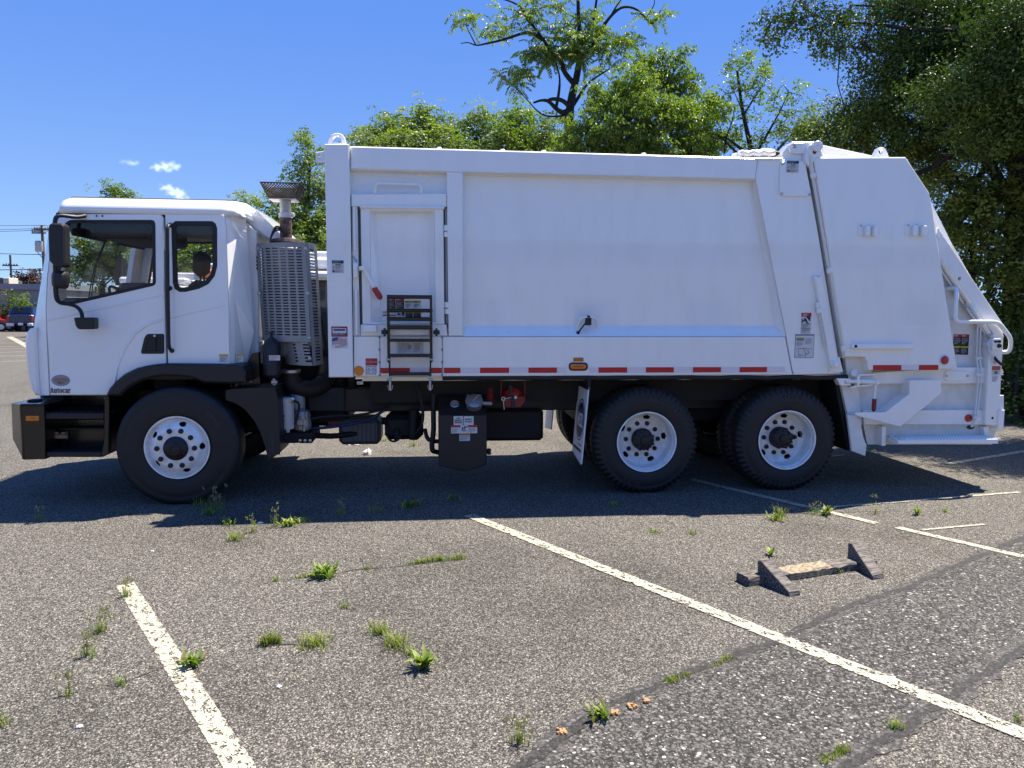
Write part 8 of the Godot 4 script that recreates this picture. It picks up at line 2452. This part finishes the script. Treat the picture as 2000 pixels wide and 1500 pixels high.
# ---------------------------------------------------------------- far lot
func build_far() -> void:
	# warehouse with tall wall panels
	var wallm := mat("panel_wall", Color(0.3, 0.285, 0.25), 0.85)
	var z := -54.0
	var x0 := -46.556
	var x1 := -27.176
	var top := 3.022
	var w := thing("warehouse", "low tan concrete warehouse with a grey roof edge beyond the parked pickup", "building", Vector3((x0 + x1) / 2, 0, z - 12))
	var core := Build.new()
	core.box(Vector3(0, top / 2, -0.1), Vector3(x1 - x0 - 0.1, top, 23.8))
	obj("wall", core, wallm, w)
	var step := 2.6
	var n := int((x1 - x0) / step)
	for k in n:
		for row in 2:
			var p := Build.new()
			p.box(Vector3(-(x1 - x0) / 2 + step * (k + 0.5), top * (0.3 if row == 0 else 0.8), 11.9), Vector3(step - 0.07, top * (0.6 if row == 0 else 0.4) - 0.05, 0.2))
			obj("wall_panel", p, wallm, w)
	var cap := Build.new()
	cap.box(Vector3(0, top + 0.22, 0), Vector3(x1 - x0 + 0.3, 0.44, 24.4))
	obj("roof_edge", cap, mat("roof_metal", Color(0.22, 0.24, 0.25), 0.5), w)
	var ac := [[-34.078, -33.276, 4.017, Color(0.03, 0.035, 0.04), "dark louvred rooftop unit at the left edge above the warehouse"], [-33.257, -32.817, 4.021, Color(0.5, 0.45, 0.38), "tan rooftop unit between the two dark ones on the warehouse"], [-33.742, -33.189, 3.885, Color(0.08, 0.11, 0.17), "blue-grey rooftop unit under the far pole on the warehouse"], [-33.15, -32.952, 3.848, Color(0.7, 0.7, 0.7), "narrow white rooftop unit beside the purple tree"]]
	var k2 := 0
	for a in ac:
		var at := Vector3((a[0] + a[1]) / 2, top + 0.44, -58 if k2 < 2 else -60)
		var u := thing("rooftop_unit", a[4], "air conditioner", at, 0.0, "rooftop units on the warehouse")
		var b := Build.new()
		var hh: float = a[2] - top - 0.44
		b.box(Vector3(0, hh / 2, 0), Vector3(a[1] - a[0], hh, 1.4), 0.03)
		var um := mat("unit_%d" % k2, a[3], 0.6)
		obj("casing", b, um, u)
		var lv := Build.new()
		for i in 4:
			lv.box(Vector3(0, hh * (0.2 + i * 0.18), 0.71), Vector3((a[1] - a[0]) * 0.8, hh * 0.06, 0.03))
		obj("louvre", lv, M.engine_grey, u)
		k2 += 1
	# utility poles and wires
	var pole_m := mat("pole_wood", Color(0.09, 0.07, 0.055), 0.9)
	var wire_m := mat("wire", grey(0.03), 0.6)
	var porc := mat("insulator", grey(0.2), 0.4)
	var poles := [["utility pole with a grey transformer at the left of the cab", -34.216, -66.0, 8.965, true], ["utility pole with one crossarm at the far left", -51.643, -95.0, 8.083, false], ["utility pole half hidden by the cab front, low crossarm", -60.037, -120.0, 7.62, false]]
	for q in poles:
		var at := Vector3(q[1], 0, q[2])
		var d: float = -q[2] + 7.4
		var px := d / 1500.0
		var u := thing("utility_pole", q[0], "utility pole", at, 0.0, "utility poles beyond the warehouse")
		var b := Build.new()
		b.rod(Vector3.ZERO, Vector3(0, q[3], 0), 0.17, 8, 0.12)
		obj("pole", b, pole_m, u)
		var arm := Build.new()
		if q[4]:
			arm.box(Vector3(0, q[3] - 8 * px, 0.1), Vector3(26 * px, 0.12, 0.12))
			arm.box(Vector3(0, q[3] - 14 * px, 0.1), Vector3(14 * px, 0.12, 0.12))
		else:
			arm.box(Vector3(0, q[3] - (19 if q[2] > -100 else 4) * px, 0.1), Vector3((27 if q[2] > -100 else 20) * px, 0.14, 0.12))
		obj("crossarm", arm, pole_m, u)
		for i in 6:
			var s := Build.new()
			var yy: float = q[3] - ((8 if q[4] else 19) if q[2] > -100 else 4) * px
			s.lathe([Vector2(0.07, 0.0), Vector2(0.09, 0.12), Vector2(0.05, 0.2), Vector2(0, 0.22)], Vector3((i - 2.5) * 4.5 * px, yy + 0.05, 0.1), Vector3.UP, 8)
			obj("insulator", s, porc, u)
		if q[4]:
			var tr := Build.new()
			tr.lathe([Vector2(0, 0.0), Vector2(0.3, 0.0), Vector2(0.34, 0.1), Vector2(0.34, 0.85), Vector2(0.26, 0.95), Vector2(0, 1.0)], Vector3(-5.5 * px, q[3] - 48 * px, 0.1), Vector3.UP, 16)
			obj("transformer", tr, M.filter_grey, u)
			for i in 5:
				var cu := Build.new()
				cu.rod(Vector3(-14 * px + i * 3 * px, q[3] - 16 * px, 0.3), Vector3(-14 * px + i * 3.4 * px, q[3] - 8 * px, 0.3), 0.06, 6)
				obj("cutout", cu, M.engine_grey, u)
			pipe("drop_wire", [Vector3(-10 * px, q[3] - 28 * px, 0.2), Vector3(-12 * px, q[3] - 36 * px, 0.2), Vector3(-9 * px, q[3] - 48 * px, 0.2), Vector3(0, q[3] - 60 * px, 0.1)], 0.03, wire_m, u, 0.4, 5)
	var k3 := 0
	for s in [[Vector3(-47.933, 10.251, -80), Vector3(-34.122, 8.965, -66), Vector3(-28.856, 8.901, -70), 0.02, "topmost power line above the warehouse"], [Vector3(-47.961, 9.774, -80), Vector3(-34.307, 8.693, -66), Vector3(-28.868, 8.614, -70), 0.02, "second power line from the top"], [Vector3(-47.974, 9.562, -80), Vector3(-34.745, 8.529, -66), Vector3(-28.876, 8.422, -70), 0.02, "third power line from the top"], [Vector3(-48.1, 7.436, -80), Vector3(-34.209, 6.399, -66), Vector3(-28.956, 6.5, -70), 0.03, "single power line at mid height"], [Vector3(-53.727, 5.994, -90), Vector3(-45.883, 6.201, -90), Vector3(-36.485, 6.61, -90), 0.045, "thick lowest power line above the roof units"], [Vector3(-52.407, 6.912, -95), Vector3(-42.139, 4.934, -80), Vector3(-35.083, 3.643, -70), 0.015, "thin slanting wire from the far pole"], [Vector3(-50.913, 6.929, -95), Vector3(-41.611, 5.21, -80), Vector3(-35.064, 4.028, -70), 0.015, "other thin slanting wire from the far pole"]]:
		var b := Build.new()
		var pts := []
		for i in 13:
			var u := i / 12.0
			var p: Vector3 = s[0].lerp(s[1], u * 2.0) if u < 0.5 else s[1].lerp(s[2], u * 2.0 - 1.0)
			var v := fmod(u * 2.0, 1.0)
			pts.append(p - Vector3(0, 0.25 * v * (1.0 - v), 0))
		b.tube(pts, s[3], 4)
		var o := obj("power_line", b, wire_m)
		tag(o, s[4], "power line", "power lines left of the cab")
		k3 += 1
	# bushes and purple tree in front of the warehouse
	var bark: Material = M.bark
	tree("purple_tree", "dark purple-leaved tree above the warehouse roof", Vector3(-33.324, 0, -61.425), [Vector3(-33.324, 0, -61.425), Vector3(-32.503, 2.559, -60), Vector3(-32.402, 3.729, -60)], 0.2, 0.08, [], [[Vector3(-32.814, 4.183, -60), 0.359], [Vector3(-32.264, 4.105, -60), 0.449], [Vector3(-31.878, 3.901, -60), 0.494], [Vector3(-32.596, 3.81, -60), 0.404], [Vector3(-32.133, 3.565, -60), 0.494], [Vector3(-32.987, 3.89, -60), 0.225]], "broad", 24.0, 2.4, Color(0.04, 0.018, 0.02), Color(0.09, 0.04, 0.045), bark, "", 150, 0.7, 8)
	tree("wall_bush", "darker green bush against the warehouse wall behind the pickup", Vector3(-29.349, 0, -50.505), [Vector3(-29.349, 0, -50.505), Vector3(-30.051, 0.989, -52), Vector3(-29.941, 1.728, -52)], 0.08, 0.03, [], [[Vector3(-30.04, 2.464, -52), 0.356], [Vector3(-29.855, 2.024, -52), 0.515], [Vector3(-30.15, 1.727, -52), 0.436], [Vector3(-30.313, 1.283, -52), 0.317], [Vector3(-29.743, 1.508, -52), 0.475], [Vector3(-30.403, 0.914, -52), 0.238]], "broad", 34.0, 1.8, dark_tone(0), dark_tone(1), bark, "bushes by the warehouse", 151, 0.5, 8, "bush")
	tree("wall_bush", "brighter green bush right of the dark one by the warehouse wall", Vector3(-28.432, 0, -50.583), [Vector3(-28.432, 0, -50.583), Vector3(-28.827, 1.001, -51.5), Vector3(-28.788, 1.735, -51.5)], 0.08, 0.03, [], [[Vector3(-28.838, 2.1, -51.5), 0.353], [Vector3(-28.576, 1.809, -51.5), 0.393], [Vector3(-29.066, 1.733, -51.5), 0.353], [Vector3(-28.8, 1.515, -51.5), 0.471]], "broad", 34.0, 1.8, Color(0.1, 0.15, 0.03), Color(0.2, 0.25, 0.06), bark, "bushes by the warehouse", 152, 0.5, 8, "bush")
	# blue pickup seen from behind
	var px := 56.0 / 1500.0
	var bm := mat("blue_paint", Color(0.004, 0.011, 0.06), 0.25, 0.0, 0.8)
	var pk := thing("pickup_truck", "dark blue pickup with a bed cap, seen from behind by the warehouse", "pickup", Vector3(Vector3(-28.76, 0, -50.555).x, 0, Vector3(-28.76, 0, -50.555).z))
	var W := 47.0 * px
	var b1 := Build.new()
	b1.box(Vector3(0, 0.85, -2.5), Vector3(W, 0.75, 5.2), 0.1)
	b1.box(Vector3(0, 0.55, -2.5), Vector3(W * 0.9, 0.3, 5.0), 0.05)
	obj("body", b1, bm, pk)
	var b2 := Build.new()
	b2.hexa([Vector3(-W * 0.48, 1.2, 0.02), Vector3(W * 0.48, 1.2, 0.02), Vector3(W * 0.48, 1.2, -3.6), Vector3(-W * 0.48, 1.2, -3.6), Vector3(-W * 0.38, 1.78, -0.35), Vector3(W * 0.38, 1.78, -0.35), Vector3(W * 0.38, 1.8, -3.2), Vector3(-W * 0.38, 1.8, -3.2)])
	obj("bed_cap", b2, bm, pk)
	var b3 := Build.new()
	b3.hexa([Vector3(-W * 0.38, 1.3, 0.0), Vector3(W * 0.38, 1.3, 0.0), Vector3(W * 0.38, 1.3, -0.06), Vector3(-W * 0.38, 1.3, -0.06), Vector3(-W * 0.33, 1.68, -0.24), Vector3(W * 0.33, 1.68, -0.24), Vector3(W * 0.33, 1.68, -0.3), Vector3(-W * 0.33, 1.68, -0.3)])
	obj("rear_window", b3, M.black_metal, pk)
	var b4 := Build.new()
	b4.box(Vector3(0, 0.92, 0.11), Vector3(W * 0.8, 0.5, 0.04), 0.02)
	var tg := obj("tailgate", b4, bm, pk)
	var b4h := Build.new()
	b4h.box(Vector3(0, 1.05, 0.14), Vector3(0.2, 0.06, 0.02), 0.008)
	obj("handle", b4h, M.black_plastic, tg)
	var b5 := Build.new()
	b5.box(Vector3(-W * 0.36, 0.52, 0.18), Vector3(W * 0.28, 0.2, 0.16), 0.03)
	b5.box(Vector3(W * 0.4, 0.52, 0.18), Vector3(W * 0.2, 0.2, 0.16), 0.03)
	obj("bumper", b5, M.filter_white, pk)
	var b6 := Build.new()
	b6.box(Vector3(0.05, 0.55, 0.17), Vector3(0.34, 0.17, 0.03), 0.01)
	obj("number_plate", b6, M.paper, pk)
	for s in [-1, 1]:
		var tl := Build.new()
		tl.box(Vector3(s * W * 0.45, 0.95, 0.1), Vector3(0.16, 0.4, 0.06), 0.02)
		obj("tail_light", tl, M.red_lens, pk)
		for zz in [-0.9, -4.0]:
			var wh := Build.new()
			wh.lathe([Vector2(0, -0.13), Vector2(0.3, -0.13), Vector2(0.37, -0.1), Vector2(0.37, 0.1), Vector2(0.3, 0.13), Vector2(0, 0.13)], Vector3(s * W * 0.4, 0.37, zz), Vector3.RIGHT, 18)
			obj("wheel", wh, M.rubber, pk)
	# red car cut by the left edge
	var rc := thing("red_car", "red car at the left edge, parked beside the blue pickup", "car", Vector3(Vector3(-29.643, 0, -50.48).x - 0.75, 0, Vector3(-29.741, 0, -50.472).z - 0.3), 0.15)
	var rp := mat("car_red", Color(0.42, 0.012, 0.018), 0.22, 0.0, 0.8)
	car_body(rc, rp, 1.62, 0.9)


func dark_tone(k: int) -> Color:
	return [Color(0.05, 0.09, 0.02), Color(0.11, 0.17, 0.035)][k]


# a small car facing +x: side profile pushed across its width, glass, wheels
func car_body(t: Node3D, paint: Material, height: float, nose: float) -> void:
	var b := Build.new()
	b.slab(pv([-3.2, 0.35, nose, 0.35, nose + 0.05, 0.55, nose, 0.8, nose - 0.9, 0.92, nose - 1.5, height - 0.05, nose - 1.8, height, -2.6, height, -3.15, 0.95, -3.25, 0.6]), -1.65, 0.0, 0.05)
	obj("body", b, paint, t)
	var g := Build.new()
	g.slab(pv([nose - 1.0, 0.95, nose - 1.5, height - 0.12, nose - 2.2, height - 0.1, nose - 2.2, 0.95]), -0.02, 0.006, 0.0)
	g.slab(pv([nose - 2.3, 0.95, nose - 2.3, height - 0.1, -2.55, height - 0.12, -2.95, 0.98]), -0.02, 0.006, 0.0)
	obj("side_window", g, M.black_metal, t)
	var bp := Build.new()
	bp.slab(pv([nose - 0.55, 0.32, nose + 0.08, 0.32, nose + 0.08, 0.55, nose - 0.3, 0.5]), -1.67, 0.02, 0.03)
	obj("bumper", bp, M.filter_grey, t)
	for x in [nose - 0.72, -2.45]:
		for z in [-0.1, -1.55]:
			var w := Build.new()
			w.lathe([Vector2(0, -0.1), Vector2(0.28, -0.1), Vector2(0.33, -0.08), Vector2(0.33, 0.1), Vector2(0.28, 0.13), Vector2(0.2, 0.11)], Vector3(x, 0.33, z), Vector3.BACK, 18)
			var wo := obj("wheel", w, M.rubber, t)
			var r := Build.new()
			r.lathe([Vector2(0.2, 0.11), Vector2(0.19, 0.12), Vector2(0.05, 0.13), Vector2(0, 0.13)], Vector3(x, 0.33, z), Vector3.BACK, 14)
			obj("rim", r, M.zinc, wo)
	var mi := Build.new()
	mi.box(Vector3(nose - 1.15, 1.0, 0.1), Vector3(0.12, 0.12, 0.16), 0.03)
	obj("door_mirror", mi, paint, t)


# plain work trucks parked behind, of which the gaps and windows show slivers
func work_truck(label: String, at: Vector3, turn: float, paint: Material, roof: Material, length: float, wide: float) -> void:
	var t := thing("work_truck", label, "truck", at, turn, "trucks parked behind")
	var c := Build.new()
	c.slab(pv([0.0, 0.55, wide, 0.55, wide, 1.75, wide - 0.12, 2.5, 0.12, 2.5, 0.0, 1.75]), -1.7, 0.0, 0.05)
	obj("cab", c, paint, t)
	var ws := Build.new()
	ws.slab(pv([0.14, 1.62, wide - 0.14, 1.62, wide - 0.24, 2.3, 0.24, 2.3]), -0.02, 0.012, 0.0)
	obj("windscreen", ws, M.glass_dark, t)
	var wf := Build.new()
	wf.slab(pv([0.1, 1.58, wide - 0.1, 1.58, wide - 0.2, 2.34, 0.2, 2.34]), -0.06, 0.006, 0.0)
	obj("windscreen_frame", wf, M.black_satin, t)
	var v := Build.new()
	v.box(Vector3(wide / 2, 2.42, 0.12), Vector3(wide, 0.12, 0.3), 0.03)
	obj("sun_visor", v, M.filter_white, t)
	var h := Build.new()
	h.box(Vector3(wide / 2, 2.66, -0.6), Vector3(wide * 0.9, 0.22, 1.0), 0.06)
	obj("roof_fairing", h, roof, t)
	var bx := Build.new()
	bx.box(Vector3(wide / 2, 1.9, -1.9 - length / 2), Vector3(wide, 2.2, length), 0.04)
	obj("cargo_box", bx, M.filter_white, t)
	var ch := Build.new()
	ch.box(Vector3(wide / 2, 0.6, -1.9 - length / 2), Vector3(wide * 0.4, 0.25, length + 1.5))
	obj("chassis", ch, M.frame_black, t)
	var gr := Build.new()
	gr.box(Vector3(wide / 2, 1.15, 0.02), Vector3(wide * 0.7, 0.4, 0.06), 0.02)
	for i in 4:
		gr.box(Vector3(wide / 2, 1.03 + i * 0.08, 0.06), Vector3(wide * 0.66, 0.02, 0.03))
	obj("grille", gr, M.black_plastic, t)
	for x in [0.25, wide - 0.25]:
		var l := Build.new()
		l.lathe([Vector2(0.1, 0.0), Vector2(0.1, 0.03), Vector2(0, 0.05)], Vector3(x, 0.85, 0.0), Vector3.BACK, 14)
		obj("headlight", l, M.filter_white, t)
		var m := Build.new()
		m.box(Vector3(x * 1.0 + (-0.42 if x < 1.0 else 0.42), 1.95, 0.05), Vector3(0.18, 0.34, 0.12), 0.03)
		obj("side_mirror", m, M.filter_white, t)
		for z in [-0.7, -1.4 - length * 0.7]:
			var w := Build.new()
			w.lathe([Vector2(0, -0.13), Vector2(0.35, -0.13), Vector2(0.48, -0.1), Vector2(0.48, 0.1), Vector2(0.35, 0.13), Vector2(0, 0.1)], Vector3(x, 0.48, z), Vector3.RIGHT, 20)
			obj("wheel", w, M.rubber, t)


func build_parked() -> void:
	var wp: Material = M.cab_paint
	work_truck("white work truck seen in the gap between the exhaust guard and the body", Vector3(-2.579, 0, -7), 0.0, wp, M.filter_white, 3.0, 2.2)
	work_truck("orange-roofed work truck seen through the cab quarter window", Vector3(-5.709, 0, -12), 0.25, M.pale_blue, M.orange_ink, 2.6, 2.2)
	work_truck("white box truck seen through the cab door window", Vector3(-9.795, 0, -18), 0.15, wp, M.filter_white, 3.4, 2.2)


# the long tan shop front behind the photographer, which the glossy panels mirror
func build_behind() -> void:
	var t := thing("shop_building", "long low tan building across the lot, mirrored in the truck's side", "building", Vector3(0, 0, 46))
	var wall := mat("shop_wall", Color(0.34, 0.32, 0.29), 0.85)
	var b := Build.new()
	b.box(Vector3(0, 2.9, 0), Vector3(90, 5.8, 12))
	obj("wall", b, wall, t)
	var r := Build.new()
	r.box(Vector3(0, 5.95, 0), Vector3(91, 0.3, 12.6), 0.03)
	obj("roof_edge", r, M.roof_metal, t)
	for k in 12:
		var w := Build.new()
		w.box(Vector3(-40 + k * 7.2, 1.6, -6.02), Vector3(2.6, 1.6, 0.08), 0.02)
		var o := obj("window", w, M.black_metal, t)
		var f := Build.new()
		f.box(Vector3(-40 + k * 7.2, 0.74, -6.06), Vector3(2.8, 0.1, 0.14), 0.01)
		obj("sill", f, M.filter_white, o)


# ---------------------------------------------------------------- sky
func cloud_cover() -> ImageTexture:
	# three small fair-weather clouds low in the sky; bearings are where they hang
	var im := Image.create(4096, 2048, false, Image.FORMAT_RGBA8)
	im.fill(Color(0, 0, 0, 0))
	var n := noise(FastNoiseLite.TYPE_SIMPLEX, 0.12, 4, 8)
	for c in [[Vector3(-74.649, 37.723, -200), 6.5, 2.0, 0.25, 0.0], [Vector3(-66.127, 36.925, -200), 11.0, 3.4, 0.45, -0.15], [Vector3(-64.349, 30.852, -200), 10.5, 4.0, 0.5, 0.35]]:
		var d: Vector3 = (c[0] - Vector3(0, 1.848, 7.39)).normalized()
		# Godot's panorama: u from atan2(x, -z), v from the angle off the zenith
		var u := fposmod(atan2(d.x, -d.z) / TAU, 1.0)
		var v := acos(clampf(d.y, -1.0, 1.0)) / PI
		var cx := u * 4096.0
		var cy := v * 2048.0
		for y in range(-16, 17):
			for x in range(-30, 31):
				var xr: float = x * cos(c[4]) + y * sin(c[4])
				var yr: float = -x * sin(c[4]) + y * cos(c[4])
				var q := pow(xr / c[1], 2) + pow(yr / c[2], 2)
				var a: float = clampf((1.0 - q) * 0.75 + n.get_noise_2d(cx + x * 1.3, cy + y * 2.0) * 0.75, 0.0, 1.0) * c[3]
				if q < 1.8 and a > 0.0:
					im.set_pixel(posmod(int(cx) + x, 4096), int(cy) + y, Color(1, 1, 1, a))
	return ImageTexture.create_from_image(im)


func _ready() -> void:
	rng.seed = 20
	var cam := Camera3D.new()
	cam.name = "camera"
	add_child(cam)
	cam.position = Vector3(0, 1.8482, 7.3903)
	cam.rotation_order = EULER_ORDER_YXZ
	cam.rotation = Vector3(-0.09804, -0.10726, 0.00587)
	cam.fov = 53.13
	cam.near = 0.05
	cam.far = 1200.0
	cam.current = true
	var env := Environment.new()
	env.background_mode = Environment.BG_SKY
	env.tonemap_mode = Environment.TONE_MAPPER_LINEAR
	env.tonemap_exposure = 2.5
	env.sdfgi_enabled = true
	env.ssao_enabled = true
	env.ssil_enabled = true
	var sky := Sky.new()
	var sm := ProceduralSkyMaterial.new()
	sm.sky_top_color = Color(0.07, 0.195, 0.62).linear_to_srgb()
	sm.sky_horizon_color = Color(0.36, 0.57, 0.8).linear_to_srgb()
	sm.sky_curve = 0.1
	sm.sky_energy_multiplier = 0.78
	sm.ground_bottom_color = Color(0.42, 0.4, 0.37)
	sm.ground_horizon_color = Color(0.45, 0.5, 0.55)
	sm.sun_angle_max = 12.0
	sm.sky_cover = cloud_cover()
	sky.sky_material = sm
	env.sky = sky
	var we := WorldEnvironment.new()
	we.name = "world"
	we.environment = env
	add_child(we)
	var sun := DirectionalLight3D.new()
	sun.name = "sun"
	sun.light_energy = 1.6
	sun.light_color = Color(1.0, 0.955, 0.895)
	sun.light_angular_distance = 0.5
	sun.shadow_enabled = true
	add_child(sun)
	sun.look_at_from_position(Vector3.ZERO, Vector3(-0.41, -1.0, 0.235), Vector3.BACK)
	make_materials()
	build_ground()
	build_trees()
	build_far()
	build_behind()
	build_truck()
	build_parked()
	build_wood_stop()
	build_weeds()
